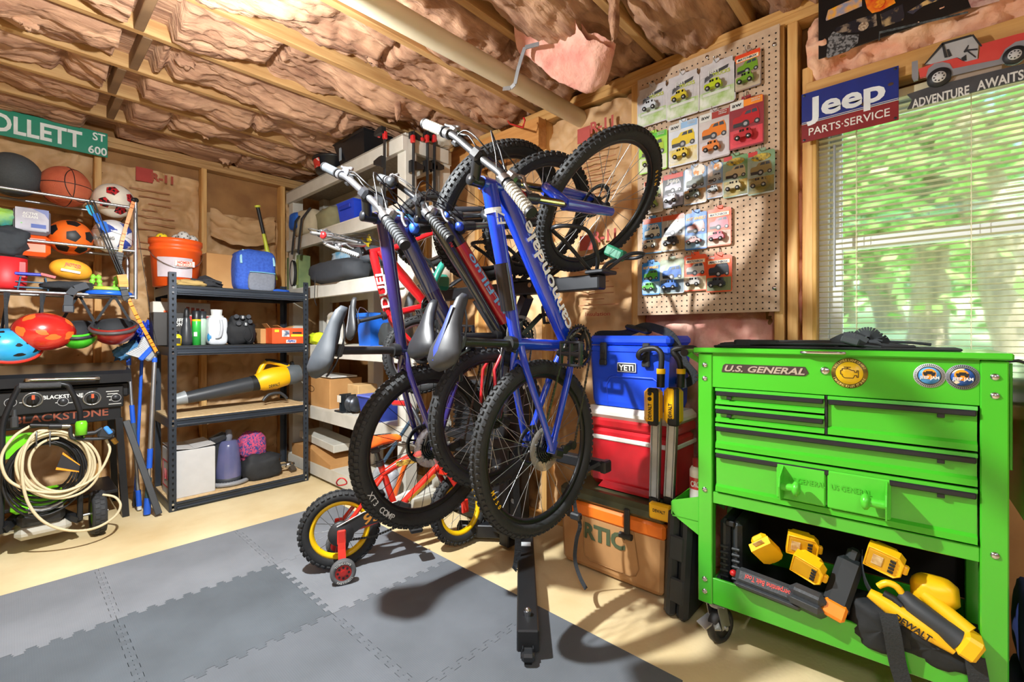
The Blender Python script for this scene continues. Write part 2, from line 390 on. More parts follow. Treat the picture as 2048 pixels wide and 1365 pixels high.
for (z0, z1, x) in ((1.53, 2.0, XW + .03), (.99, 1.49, XW + .005)):
    b = MB(); b.box((x, (WY0+WY1)/2, (z0+z1)/2), (.004, WY1-WY0-.18, z1-z0)); b.build('pane', GLS, win)
bl = thing('window_blind', 'cream slatted blind hanging open in the window', 'blind', (XR + .03, -.09, WZ0))
CRM = mat('#e3dcb8', .5, var=.03)
b = MB()
z = 1.0
while z < 2.02:
    for i in range(1):
        P = []
        for k in range(5):
            a = -1 + k/2; P += [(XR + .028 + .0125*a, WY0 + .025, z + .0022*(1 - a*a) - .0016*a), (XR + .028 + .0125*a, WY1 - .02, z + .0022*(1 - a*a) - .0016*a)]
        b.add(P, [(2*k, 2*k+1, 2*k+3, 2*k+2) for k in range(4)], True)
    z += .0213
b.build('slats', CRM, bl)
b = MB(); b.box((XR + .028, -.0875, 2.045), (.034, .90, .032), .003); b.build('head_rail', CRM, bl)
b = MB(); b.box((XR + .028, -.0875, .985), (.03, .89, .014), .003); b.build('bottom_rail', CRM, bl)
for y in (.24, -.08, -.40):
    b = MB(); b.cyl((XR + .015, y, .985), (XR + .015, y, 2.04), .0011, n=5); b.cyl((XR + .042, y, .985), (XR + .042, y, 2.04), .0011, n=5); b.build('ladder_cord', CRM, bl)
b = MB(); p = aX(1669, 290, XR - .005); q = aX(1669, 575, XR - .005); b.cyl(p, q, .0042, n=8); b.build('tilt_wand', mat('#8f9290', .3), bl)
# ---------------------------------------------------------------- outside: yard and trees
b = MB(); b.grid(lambda u, v: V((2.5 + 60*u, -40 + 80*v, -.5 + 9.3*u + .5*noise.noise(V((u*5, v*8, 0))))), 30, 40)
tag(struct(b.build('lawn', mat('#b9cc8c', .9, hex2='#f0eec8', scale=.7, detail=8))), None, None)
BARK = mat('#8a7c68', .9, hex2='#b0a088', scale=5, stretch=(3, 3, .4), bump=.8)
def leafmat(a, c):
    m = mat(a, .6, hex2=c, scale=.8)
    t = m.node_tree; N = t.nodes
    if not N.get('tl'):
        tl = N.new('ShaderNodeBsdfTranslucent'); tl.name = 'tl'; mx = N.new('ShaderNodeMixShader'); mx.inputs[0].default_value = .5
        rp = [n for n in N if n.type == 'VALTORGB'][0]; t.links.new(rp.outputs[0], tl.inputs[0])
        t.links.new(N['Principled BSDF'].outputs[0], mx.inputs[1]); t.links.new(tl.outputs[0], mx.inputs[2])
        t.links.new(mx.outputs[0], [n for n in N if n.type == 'OUTPUT_MATERIAL'][0].inputs[0])
    return m
LEAF = leafmat('#669e48', '#c2dc8a'); LEAF2 = leafmat('#8aba62', '#e4f0b0')
def tree(px, D, r, lean, lab, leafs, seed):
    base = OC + ray(px, 668)*D; base.z = -.9 + .155*D
    t = thing('tree', lab, 'tree', base, 'trees outside the window'); r3 = random.Random(seed)
    pts = [base + V((lean[0]*k/6 + .05*r3.uniform(-1, 1), lean[1]*k/6 + .05*r3.uniform(-1, 1), 7.5*k/6)) for k in range(7)]
    b = MB(); b.tube(pts, [r*1.25, r*1.05, r, r*.95, r*.9, r*.8, r*.6], 14, smoothpath=3)
    tk = b.build('trunk', BARK, t)
    b = MB()
    for k in range(5):
        p = pts[2] + (pts[5] - pts[2])*(k/5); a = r3.uniform(0, 6.3); e = p + V((1.6*math.cos(a), 1.6*math.sin(a), .8))
        b.tube([p, (p+e)/2 + V((0, 0, .2)), e], [.07, .05, .02], 6)
    b.build('branches', BARK, tk)
    b = MB(); c = base + V((lean[0]*.6, lean[1]*.6, 0))
    for k in range(leafs):
        g = V((r3.gauss(0, 1.5), r3.gauss(0, 1.5), r3.uniform(1.0, 7)))
        if g.z < (2.6 if D < 11 else 1.6) and r3.random() < .85: continue
        if D < 9 and r3.random() < .5: continue
        p = c + g; s = r3.uniform(.10, .22)
        d1 = V((r3.uniform(-1, 1), r3.uniform(-1, 1), r3.uniform(-.5, .5))).normalized()*s; d2 = d1.orthogonal().normalized()*s*.6
        b.add([p - d1, p - d2*.9, p + d1, p + d2*.9], [(0, 1, 2, 3)])
    f = b.build('foliage', LEAF if seed % 2 else LEAF2, t); f['kind'] = 'stuff'
tree(1853, 8.5, .27, (.1, -.1), 'thick straight trunked tree seen through the middle of the blind', 4200, 1)
tree(1800, 10.5, .26, (-.5, 1.9), 'leaning trunk tree crossing behind the thick straight one outside', 4200, 2)
tree(2085, 7.0, .34, (.1, 1.5), 'large leaning tree at the right edge of the window view', 3600, 3)
tree(1690, 13, .2, (.2, .2), 'slim leafy tree at the left of the window view', 4500, 4)
tree(1960, 17, .3, (.2, .4), 'distant leafy tree between the thick trunk and the right edge trunk', 5200, 5)
tree(1740, 19, .3, (.0, .4), 'farthest pale green tree behind the leaning trunk', 5200, 6)
# ---------------------------------------------------------------- bulb, pipe, strap, hook
bb = thing('light_bulb', 'lit bare bulb hanging from the ceiling joists', 'light bulb', (BULB[0], BULB[1], BULB[2]))
b = MB(); b.lathe([(.016, .062), (.018, .05), (.03, .02), (.034, 0), (.03, -.02), (.016, -.031), (0, -.034)], V(BULB) + V((0, 0, .0)), n=18)
g = b.build('glass_globe', mat('#fff6e6', .4, emit=38, var=0), bb); g.visible_shadow = True
b = MB(); b.lathe([(.0, .14), (.055, .14), (.05, .115), (.022, .10), (.02, .064), (.0, .064)], V(BULB)); b.build('lamp_holder', WHT, bb)
b = MB(); b.cyl(V(BULB) + V((0, 0, .12)), (BULB[0], BULB[1], 2.6), .006, n=8); b.build('pendant_cord', WHT, bb)
pp = MB(); p0 = aX(1135, 222, 2.27); pp.cyl((-.6, 1.55, 2.345), (2.31, 1.55, 2.415), .047, n=28)
tag(pp.build('drain_pipe', mat('#cfc3a6', .4, hex2='#e0d4b8', scale=2)), 'cream plastic pipe running under the ceiling joists into the right wall', 'pipe')
pt = [aX(*q) for q in ((1078, 88, 1.62), (1050, 95, 1.6), (1044, 112, 1.6), (1036, 140, 1.6), (1030, 168, 1.6), (1022, 176, 1.6), (1006, 178, 1.6))]
b = MB()
for a, c in zip(pt, pt[1:]): b.bar(a, c, .018, .004, (1, .2, .1))
tag(b.build('pipe_strap', mat('#8d8f92', .4, .8)), 'grey bent metal strap hooked under the cream ceiling pipe', 'strap')
b = MB(); h = [aX(x, y, X) for x, y, X in ((1018, 228, 2.15), (1014, 240, 2.14), (1020, 248, 2.08), (1046, 255, 2.02), (1050, 240, 2.02), (1047, 236, 2.02))]
b.tube(h, .0055, 8)
tag(b.build('storage_hook', RED), 'red utility hook screwed to the brown plank', 'hook')
# ================================================================ foam floor tiles
def teeth(p, q, n=19, h=.014):
    # dovetail edge between two tile corners
    p, q = V(p), V(q); d = (q - p)/n; nn = V((-d.y, d.x)).normalized()*h; out = [p]
    for i in range(n):
        a = p + d*i
        sg = 1 if i % 2 else -1
        if 0 < i < n-1:
            out += [a + d*.12 + nn*0, a + d*.02 + nn*sg, a + d*.98 + nn*sg, a + d*.88]
    out.append(q); return out
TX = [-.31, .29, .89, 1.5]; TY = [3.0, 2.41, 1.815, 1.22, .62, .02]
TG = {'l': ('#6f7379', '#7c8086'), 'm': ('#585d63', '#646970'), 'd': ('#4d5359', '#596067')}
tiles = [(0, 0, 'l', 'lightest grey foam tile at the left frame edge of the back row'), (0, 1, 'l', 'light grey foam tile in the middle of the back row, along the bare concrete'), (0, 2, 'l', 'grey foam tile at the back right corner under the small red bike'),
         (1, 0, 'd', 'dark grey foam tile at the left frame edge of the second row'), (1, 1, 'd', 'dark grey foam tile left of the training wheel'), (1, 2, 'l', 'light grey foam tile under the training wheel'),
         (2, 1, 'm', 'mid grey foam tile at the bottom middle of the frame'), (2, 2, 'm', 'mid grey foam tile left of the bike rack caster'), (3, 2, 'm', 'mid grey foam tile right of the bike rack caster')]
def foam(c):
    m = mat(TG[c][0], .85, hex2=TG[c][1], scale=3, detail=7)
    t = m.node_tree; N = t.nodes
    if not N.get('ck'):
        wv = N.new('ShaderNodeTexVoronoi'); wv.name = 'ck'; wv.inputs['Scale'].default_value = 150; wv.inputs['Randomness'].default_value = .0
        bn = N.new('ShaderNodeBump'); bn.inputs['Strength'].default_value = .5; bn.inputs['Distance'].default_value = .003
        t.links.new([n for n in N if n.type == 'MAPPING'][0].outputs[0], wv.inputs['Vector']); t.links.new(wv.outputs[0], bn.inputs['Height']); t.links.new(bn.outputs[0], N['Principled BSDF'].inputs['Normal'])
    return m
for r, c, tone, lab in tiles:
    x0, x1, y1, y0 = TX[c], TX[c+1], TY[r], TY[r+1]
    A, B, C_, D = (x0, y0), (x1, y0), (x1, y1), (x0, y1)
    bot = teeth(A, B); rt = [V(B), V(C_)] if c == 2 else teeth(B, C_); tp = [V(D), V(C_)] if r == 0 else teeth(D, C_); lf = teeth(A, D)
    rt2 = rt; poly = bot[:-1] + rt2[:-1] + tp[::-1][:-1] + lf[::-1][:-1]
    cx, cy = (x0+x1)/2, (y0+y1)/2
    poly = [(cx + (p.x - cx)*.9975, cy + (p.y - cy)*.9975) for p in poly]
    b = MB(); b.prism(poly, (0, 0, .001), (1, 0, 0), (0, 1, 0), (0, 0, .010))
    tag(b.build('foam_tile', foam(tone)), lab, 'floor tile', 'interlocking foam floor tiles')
FZ = .011
# ================================================================ street sign
SG = mat('#0d8a6c', .45, var=.04); SW = mat('#e8efec', .5)
t = thing('street_sign', 'green street name sign with white letters on the left wall', 'sign', (.1, 4.235, 2.36))
b = MB(); b.box((.03, 4.235, 2.452), (.86, .004, .166), .0015); b.build('plate', SG, t)
text('OLLETT', .108, SW, t, (-.085, 4.2325, 2.452), (1, 0, 0), (0, 0, 1), .028, align='L', w=.415)
text('ST', .052, SW, t, (.415, 4.2325, 2.498), (1, 0, 0), (0, 0, 1), .02, w=.066)
text('600', .052, SW, t, (.408, 4.2325, 2.405), (1, 0, 0), (0, 0, 1), .02, w=.096)
# ================================================================ ball rack
R0 = 3.74
t = thing('ball_rack', 'silver tube wall rack holding balls and toys on the left wall', 'rack', (-.2, 3.95, 1.38))
def rail(z, y): b = MB(); b.cyl((-.75, y, z), (.535, y, z), .0085, n=10); b.build('rail', ALU, t)
for z in (1.945, 1.672, 1.385): rail(z, R0); rail(z - .0, 4.02)
b = MB(); b.cyl((.54, R0, 1.37), (.54, R0, 1.985), .0105, n=12); b.build('post', ALU, t)
b = MB(); b.cyl((.54, 4.03, 1.37), (.54, 4.03, 1.985), .0105, n=12); b.build('post', ALU, t)
for z in (1.945, 1.672, 1.385):
    b = MB(); b.cyl((.54, R0, z), (.54, 4.03, z), .008, n=10); b.cyl((.54, 4.03, z), (.54, YL, z), .008, n=8); b.build('side_bar', ALU, t)
b = MB(); b.sph((.54, R0, 1.995), .017, 12); b.build('end_cap', BLK, t)
SY = 3.88
def ball(px, py, r, m, lab, name, y=SY):
    p = aY(px, py, y); t = thing(name, lab, 'ball', p - V((0, 0, r))); b = MB(); b.sph(p, r, 32); b.build('shell', m, t); return t, p
def ring_on(t, p, r, ax, off, m, w=.0022, name='seam'):
    ax = V(ax).normalized(); x, y, _ = basis(ax); rr = math.sqrt(max(1e-6, r*r - off*off)); b = MB()
    b.tube([p + ax*off + (x*math.cos(a) + y*math.sin(a))*rr for a in [2*PI*k/40 for k in range(40)]], w, 6, closed=True); b.build(name, m, t)
def patch(t, p, r, d, k, m, n=5, name='panel'):
    d = V(d).normalized(); x, y, _ = basis(d); b = MB(); P = []; rings = 4
    P.append(p + d*(r*1.003))
    for q in range(1, rings+1):
        for i in range(n*4):
            a = 2*PI*i/(n*4); f = math.cos(PI/n)/math.cos((a % (2*PI/n)) - PI/n)
            v = (d + (x*math.cos(a) + y*math.sin(a))*(k*f*q/rings)).normalized(); P.append(p + v*(r*1.003))
    F = [(0, 1+i, 1+(i+1) % (n*4)) for i in range(n*4)]
    for q in range(rings-1):
        o = 1 + q*n*4; F += [(o+i, o+n*4+i, o+n*4+(i+1) % (n*4), o+(i+1) % (n*4)) for i in range(n*4)]
    b.add(P, F, True); b.build(name, m, t)
t, p = ball(26, 350, .122, mat('#3f4447', .8, bump=.2, scale=120), 'dark grey rubber ball at the left end of the top rail', 'exercise_ball')
t, p = ball(131, 374, .119, mat('#b5563a', .75, hex2='#c66a48', scale=8, bump=.25, bscale=160), 'worn orange brown basketball on the top rail', 'basketball')
for ax, of in (((0, 0, 1), 0), ((1, .3, 0), 0), ((1, -.9, .1), .072), ((1, -.9, .1), -.072)): ring_on(t, p, .119, ax, of, BLK)
t, p = ball(228, 402, .107, mat('#e6e1d2', .5), 'white soccer ball with dark red speckled patches at the right end of the top rail', 'soccer_ball')
SPK = mat('#1d1416', .5, hex2='#c8202a', scale=70, lo=.45, hi=.55)
for d in ((-.2, -1, .45), (.75, -.75, .15), (-.55, -.8, -.35), (.25, -.8, -.75), (.5, -.2, .9)): patch(t, p, .107, d, .34, SPK)
t, p = ball(141, 476, .106, mat('#ee6a1c', .5), 'orange soccer ball with black patches on the middle rail', 'soccer_ball')
for d in ((.05, -1, -.02), (.1, -.75, .95), (-.95, -.65, .35), (.95, -.75, .1), (-.55, -.85, -.95), (.6, -.8, -.95)): patch(t, p, .106, d, .36, BLK)
t, p = ball(226, 474, .106, mat('#e9ebee', .5), 'blue and white panelled basketball on the middle rail behind the bow', 'basketball')
for d in ((-.5, -1, .38), (.55, -.9, -.72), (.9, -.8, .8)): patch(t, p, .106, d, .62, mat('#3450ae', .5), 3)
for ax, of in (((.3, .1, 1), 0), ((1, .5, -.2), 0)): ring_on(t, p, .106, ax, of, BLK, .0012)
text('SPALDING', .018, BLK, t, p + V((-.055, -.108, -.03)), (1, -.12, .12), (-.1, 0, 1), .01, w=.1)
# football
p = aY(142, 540, 3.80); t = thing('football', 'yellow foam football lying on the lower rail', 'ball', p - V((0, 0, .06)))
Rf = Matrix.Rotation(math.radians(9), 3, 'Y'); b = MB(); b.sph(p, .062, 28, (1, 1, 1.6), lambda d: 1 - .05*abs(d.z)**3, Rf @ Matrix.Rotation(PI/2, 3, 'Y')); b.build('body', mat('#e8ae2e', .55, hex2='#d8922a', scale=9), t)
text('JNOTOJD', .02, mat('#c23b28', .5), t, p + V((.005, -.0635, .022)), (1, 0, -.16), (.16, .2, 1), .02, w=.07)
b = MB(); b.box(p + V((-.005, -.0615, -.014)), (.085, .004, .014), .001, Rf); b.build('lace_strip', WHT, t)
# cleaning tub: clear lid with label above orange body
p = aY(64, 470, 3.80); t = thing('cleaning_caddy', 'orange bottomed plastic box with a grey picture label on the middle rail', 'storage box', p - V((0, 0, .115)))
b = MB(); b.box(p + V((0, .03, -.062)), (.15, .14, .12), .022); b.build('tub', ORG, t)
b = MB(); b.box(p + V((0, .02, .072)), (.148, .13, .15), .018); b.build('lid', mat('#6c6c76', .4), t)
b = MB(); b.prism([(-.066, -.055), (.066, -.055), (.066, .055), (.055, .065), (-.066, .065)], p + V((0, -.0455, .076)), (1, 0, 0), (0, 0, 1), (0, -.001, 0)); b.build('label', mat('#8d8998', .45, hex2='#aeabb8', scale=12), t)
b = MB(); b.prism([(-.0, .065), (.066, .065), (.066, .012), (.05, .04)], p + V((0, -.0467, .076)), (1, 0, 0), (0, 0, 1), (0, -.0006, 0)); b.build('label_corner', mat('#26388e', .4), t)
b = MB(); b.sph(p + V((-.042, -.045, .055)), .02, 12, (1, .08, .8)); b.build('label_picture', mat('#5fbf4a', .5), t)
b = MB(); b.box(p + V((.025, -.0473, .045)), (.06, .0015, .022)); b.build('label_picture', mat('#2b4aa0', .5), t)
text('ACTIVE', .014, WHT, t, p + V((-.008, -.0475, .112)), (1, 0, 0), (0, 0, 1), .03, w=.06)
text('CLEAN', .014, WHT, t, p + V((-.008, -.0475, .094)), (1, 0, 0), (0, 0, 1), .03, w=.06)
b = MB(); b.sph(p + V((0, .03, .145)), .04, 14, (1, .6, .35)); b.build('handle', ORG, t)
# lime toy, dark bag, red jug, small toy frame
p = aY(4, 436, 3.82); b = MB(); b.blob(p, (.13, .10, .10), .6, .3, 2.4, 3); tag(b.build('toy', mat('#a6d63a', .5, hex2='#2f8f8a', scale=9)), 'lime green and teal toy at the left frame edge on the middle rail', 'toy')
p = aY(4, 482, 3.78); b = MB(); b.blob(p, (.21, .14, .15), .6, .25, 1.8, 5); tag(b.build('pouch', mat('#2b3036', .8, bump=.3, scale=40)), 'dark grey fabric pouch at the left frame edge on the middle rail', 'bag')
p = aY(8, 543, 3.84); t = thing('drink_jug', 'red drink jug with dark lid on the lower rail at the left frame edge', 'jug', p - V((0, 0, .1)))
b = MB(); b.lathe([(0, -.098), (.085, -.098), (.09, -.06), (.092, .075), (0, .075)], p, n=28); b.build('body', mat('#d3252b', .5), t)
b = MB(); b.lathe([(0, .10), (.08, .10), (.094, .092), (.094, .075), (0, .075)], p, n=28); b.build('lid', mat('#2c2a30', .4), t)
b = MB(); b.box(p + V((.07, -.06, .01)), (.04, .02, .1), .008); b.build('grip_recess', mat('#a5171c', .4), t)
p = aY(66, 566, 3.80); t = thing('toy_set', 'small toy made of blue and dark bars with a red tip on the lower rail', 'toy', p - V((0, 0, .05)))
b = MB()
for dx in (-.06, .06):
    for dy in (-.04, .04): b.cyl(p + V((dx, dy, -.045)), p + V((dx*.8, dy, .03)), .0045, n=6)
b.box(p + V((0, 0, -.03)), (.15, .09, .008), .002); b.cyl(p + V((-.07, -.04, .0)), p + V((.07, -.04, .0)), .004, n=6); b.build('frame', mat('#28506a', .4), t)
b = MB(); b.box(p + V((-.02, -.03, .045)), (.11, .03, .016), .005); b.build('bar', mat('#2438b4', .4), t)
b = MB(); b.bar(p + V((.03, -.03, .05)), p + V((.09, -.03, .035)), .03, .014); b.build('tip', RED, t)
# discs and wavy green toys
p = aY(216, 588, 3.80); t = thing('flying_disc', 'blue flying disc at the right end of the lower rail', 'flying disc', p - V((0, 0, .012)))
b = MB(); b.lathe([(0, .016), (.10, .016), (.118, .008), (.12, -.012), (.112, -.012), (.108, .004), (0, .006)], p, n=36); b.build('disc', mat('#1d62d6', .35), t)
p2 = p + V((0, 0, .029)); b = MB(); b.lathe([(0, .011), (.085, .011), (.10, .003), (.1, -.011), (0, -.011)], p2, n=32); tag(b.build('flying_disc', mat('#f0813c', .4, hex2='#7ed04a', scale=6)), 'orange and green flying disc stacked on the blue disc', 'flying disc')
for k, (dx, lb) in enumerate(((-.075, 'leftmost'), (-.035, 'second'), (.035, 'third'), (.075, 'rightmost'))):
    q = p2 + V((dx, .02, .012)); b = MB()
    b.lathe([(.006, 0)] + [(.0125 + .004*math.sin(i*1.9), .008*i) for i in range(1, 10)] + [(0, .078)], q, (.12*(-1)**k, -.1, 1), 12)
    tag(b.build('foam_dart', mat('#86d23e', .5)), lb + ' of the four ribbed green darts standing on the stacked discs', 'toy', 'green ribbed darts')
# black strap bundle
p = aY(140, 574, 3.79); t = thing('strap_bundle', 'black webbing straps heaped under the yellow football with a buckle hanging down', 'strap', p - V((0, 0, .03)))
b = MB(); b.blob(p, (.26, .14, .06), .7, .3, 2, 9); b.build('webbing', FAB, t)
a = [aY(*q) for q in ((175, 570, 3.71), (150, 578, 3.70), (138, 590, 3.70), (136, 612, 3.70))]
b = MB()
for u_, w_ in zip(a, a[1:]): b.bar(u_, w_, .038, .004, (0, 1, 0))
b.build('hanging_strap', mat('#3a3e44', .8), t)
b = MB(); b.box(aY(137, 618, 3.70), (.05, .012, .045), .006); b.build('buckle', mat('#30343a', .35), t)
# ================================================================ helmets hung under the lower rail
def helmet(px, py, y, tilt, yaw, up, m, m2, lab, spots, sx=1.0, trim_=None):
    p = aY(px, py, y); R = Matrix.Rotation(yaw, 3, 'Z') @ Matrix.Rotation(tilt, 3, 'X')
    if up: R = R @ Matrix.Rotation(PI/2, 3, 'Z')
    if not up: R = R @ Matrix.Rotation(PI, 3, 'X')
    t = thing('helmet', lab, 'helmet', p - V((0, 0, .09)))
    P = []; n = 36; mm = 14; b = MB(); vents = MB()
    f = lambda a, q: V((.098*sx*math.sin(q)*math.cos(a), .132*math.sin(q)*math.sin(a)*(1.06 if math.sin(a) < 0 else 1), .105*math.cos(q)))
    for sh in (1, .86):
        P += [p + R @ (f(2*PI*j/n, (PI*.56)*i/mm)*sh) for i in range(mm+1) for j in range(n)]
    F = [(i*n+j, (i+1)*n+j, (i+1)*n+(j+1) % n, i*n+(j+1) % n) for i in range(mm) for j in range(n)]; o = n*(mm+1)
    b.add(P[:o], F, True); b.build('shell', m, t)
    b = MB(); b.add(P[o:], [q[::-1] for q in F], True)
    b.add(P[o-n:o] + P[2*o-n:], [(j, n+j, n+(j+1) % n, (j+1) % n) for j in range(n)]); b.build('liner', mat('#2a2b2e', .8), t)
    for (a, q, w, h) in spots:
        b = MB(); c0 = f(a, q)*1.012; d1 = (f(a+.05, q) - f(a-.05, q)).normalized(); d2 = (f(a, q+.05) - f(a, q-.05)).normalized(); K = []
        for k in range(14):
            g = 2*PI*k/14; e = f(a + w*math.cos(g)*(1 + .25*math.sin(3*g)), q + h*math.sin(g))*1.008; K.append(p + R @ e)
        K.append(p + R @ c0); b.add(K, [(14, k, (k+1) % 14) for k in range(14)], True); b.build('vent' if m2 is BLK else 'flame_print', m2, t)
    if trim_:
        b = MB(); b.tube([p + R @ (f(2*PI*j/n, PI*.5)*1.01) for j in range(n)], .010, 6, closed=True); b.build('rim_band', trim_, t)
    top = aY(px, 600, y); top.z = 1.375
    b = MB()
    for sx_ in (-1, 1):
        q = p + R @ V((.08*sx_, .0, -.04)); b.bar(q, top + V((.006*sx_, 0, 0)), .014, .003, (0, 1, 0))
    b.build('chin_strap', FAB, t); return t
ST = [(-1.57 + da, q, .16, .09) for da in (-.9, 0, .9) for q in (.55, 1.1)]
helmet(14, 694, 3.72, 1.0, .35, True, mat('#2f9fd8', .3, coat=.6), BLK, 'light blue bike helmet with red edge hanging leftmost under the ball rack', [(a, q, .2, .1) for a in (-3.0, -2.3, -.1, .7, 1.5) for q in (.5, 1.05)], 1.0, mat('#df3527', .35))
helmet(86, 664, 3.72, 1.15, .25, True, mat('#a3161c', .25, coat=.8, hex2='#d03020', scale=3), mat('#ef6a2a', .35), 'red helmet with orange flames hanging under the ball rack', [(-3.0, .7, .35, .16), (-2.2, .9, .3, .2), (-1.2, .8, .3, .18), (-.2, 1.0, .3, .2), (.8, .8, .35, .2), (1.8, 1.0, .3, .2), (2.6, .5, .4, .14), (-1.8, 1.35, .3, .1)], 1.1)
helmet(157, 662, 3.80, .35, -.2, False, mat('#4fd22f', .3, coat=.5), BLK, 'black helmet with a bright green shell hanging upside down', ST, .95, mat('#2a2c30', .5))
helmet(228, 655, 3.72, .3, -.3, False, mat('#8e1f1c', .3, coat=.6), BLK, 'dark red helmet hanging upside down at the right end of the ball rack', [(-1.57 + da, 1.15, .16, .06) for da in (-.9, -.1, .8)], 1.12, mat('#4a4648', .5))
# ================================================================ archery bow with arrows
BY = 3.69
t = thing('archery_bow', 'orange and black archery bow hanging on the right end of the ball rack', 'bow', aY(250, 700, BY))
OB = mat('#f08a1a', .35)
def strip(pts, w, th, m, name, par=None, up=(0, 1, 0)):
    b = MB(); q = catmull(pts, 5)
    for a, c in zip(q, q[1:]): b.bar(a, c + (c-a)*.15, w, th, up)
    return b.build(name, m, par or t)
A = lambda x, y, Y=BY: aY(x, y, Y)
strip([A(267, 404), A(256, 440), A(246, 475), A(240, 507)], .019, .008, OB, 'upper_limb')
strip([A(240, 505), A(236, 530), A(243, 550), A(245, 568), A(252, 596), A(256, 600)], .034, .022, BLK, 'riser')
strip([A(243, 550), A(246, 562), A(247, 574)], .045, .03, OB, 'grip')
strip([A(253, 590), A(272, 630), A(294, 670), A(313, 704)], .019, .008, OB, 'lower_limb')
b = MB(); b.tube([A(268, 398), A(281, 500), A(303, 640), A(318, 706)], .0015, 5); b.build('bowstring', BLK, t)
b = MB(); b.sph(A(267, 400), .014, 10); b.sph(A(316, 706), .014, 10); b.build('tip', BLK, t)
for k in range(3):
    o = V((.008*k, -.006*k, .003*k)); p, q = A(173 + 3*k, 402, BY - .02) + o, A(238, 548, BY - .02) + o
    ta = thing('arrow', ['arrow with cyan fletching, leftmost of the three on the bow', 'middle arrow of the three with blue fletching on the bow', 'rightmost arrow of the three with blue fletching on the bow'][k], 'arrow', q, 'arrows on the bow')
    b = MB(); b.cyl(p, q, .004, n=8); b.build('shaft', BLK, ta)
    d = (q - p).normalized(); x, y, _ = basis(d); L = .02 + .05*k
    for j in range(3):
        v = x*math.cos(j*2.1) + y*math.sin(j*2.1); b = MB()
        b.add([p + d*L, p + d*(L+.012) + v*.02, p + d*(L+.055) + v*.018, p + d*(L+.075)], [(0, 1, 2, 3)]); b.add([p + d*L + v.cross(d)*.001, p + d*(L+.075), p + d*(L+.055) + v*.018, p + d*(L+.012) + v*.02], [(0, 1, 2, 3)])
        b.build('fletching', mat('#3fb6dc' if k == 0 else '#2f6fd0', .5), ta)
# ================================================================ flat top grill
G0 = 3.76
t = thing('griddle_grill', 'black flat top griddle with hood and control knobs at the left wall', 'grill', (.0, 4.0, 0))
GB = mat('#1b1c1f', .38, .3, hex2='#26282b', scale=5)
gx0, gx1 = -.62, .515
b = MB(); b.prism([(-.05, .852), (-.05, .905), (-.03, .925), (.40, .955), (.45, .93), (.45, .852)], (gx0, G0, 0), (0, 1, 0), (0, 0, 1), (gx1 - gx0, 0, 0)); b.build('hood', mat('#26282c', .3, .4), t)
hz = .882; b = MB()
ha, hc = aY(54, 761, G0 - .1), aY(197, 757, G0 - .1)
b.tube([ha + V((0, .055, 0)), ha + V((.0, .01, 0)), ha + V((.02, 0, 0)), hc - V((.02, 0, 0)), hc + V((0, .01, 0)), hc + V((0, .055, 0))], .0095, 10, smoothpath=3); b.build('hood_handle', mat('#b9b2a4', .25, 1), t)
b = MB(); b.box(((gx0 + gx1 - .02)/2, G0 + .03, .762), (gx1 - gx0 - .04, .06, .135), .006); b.build('control_panel', mat('#191a1c', .4), t)
b = MB(); b.box(((gx0 + gx1 - .02)/2, G0 + .05, .655), (gx1 - gx0 - .06, .05, .085), .004); b.build('front_beam', GB, t)
b = MB(); b.box(((gx0 + gx1)/2, G0 + .22, .80), (gx1 - gx0, .40, .09), .01); b.build('cook_box', GB, t)
FYp = G0 - .0015
for px, py in ((66, 800), (184, 797)):
    p = aY(px, py, G0); kb = None
    b = MB(); b.lathe([(0, 0), (.043, 0), (.043, .006), (.035, .008), (.035, .006), (.022, .006)], p, (0, -1, 0), 28); kb = b.build('bezel', mat('#a9a9a6', .3, .9), t)
    b = MB(); b.lathe([(.027, .004), (.025, .022), (.0, .024)], p, (0, -1, 0), 24); b.box(p + V((0, -.026, 0)), (.012, .014, .046), .004); b.build('knob', BLK, t)
    b = MB(); b.box(p + V((0, -.034, .016)), (.012, .003, .024)); b.build('knob_mark', mat('#e2522a', .5), t)
for px, py in ((21, 806), (126, 804), (232, 796)):
    p = aY(px, py, G0); b = MB(); b.lathe([(0, 0), (.022, 0), (.022, .002), (0, .002)], p, (0, -1, 0), 20); b.build('badge', mat('#2a2b2e', .4), t)
    b = MB(); b.lathe([(.022, 0), (.025, 0), (.025, .0028), (.022, .0028)], p, (0, -1, 0), 20, closed=True); b.build('badge_ring', mat('#9a9a9a', .4), t)
text('BLACKSTONE', .021, mat('#d8d8d4', .5), t, aY(127, 796, FYp) + V((0, 0, .009)), (1, 0, 0), (0, 0, 1), .03, w=.17)
text('BLACKSTONE', .044, mat('#8d4a34', .5), t, aY(127, 832, G0 + .023), (1, 0, 0), (0, 0, 1), .02, w=.40)
for px, py, s in ((225, 783, 1), (225, 788, .8), (226, 793, 1), (227, 800, .7), (230, 808, 1), (115, 806, .3), (140, 806, .4), (43, 806, .3), (165, 795, .3)):
    b = MB(); b.box(aY(px, py, FYp), (.06*s, .001, .005)); b.build('printed_line', mat('#b9b9b4', .6), t)
for x in (gx0 + .03, gx1 - .05):
    for y0, y1 in ((G0 + .05, G0 + .02), (G0 + .38, G0 + .44)):
        b = MB(); b.bar((x, y0, .62), (x + .03, y1, .0), .055, .035, (1, 0, 0)); b.build('leg', GB, t)
b = MB(); b.box(((gx0 + gx1)/2, G0 + .25, .16), (gx1 - gx0 - .1, .4, .02), .004); b.build('bottom_shelf', GB, t)
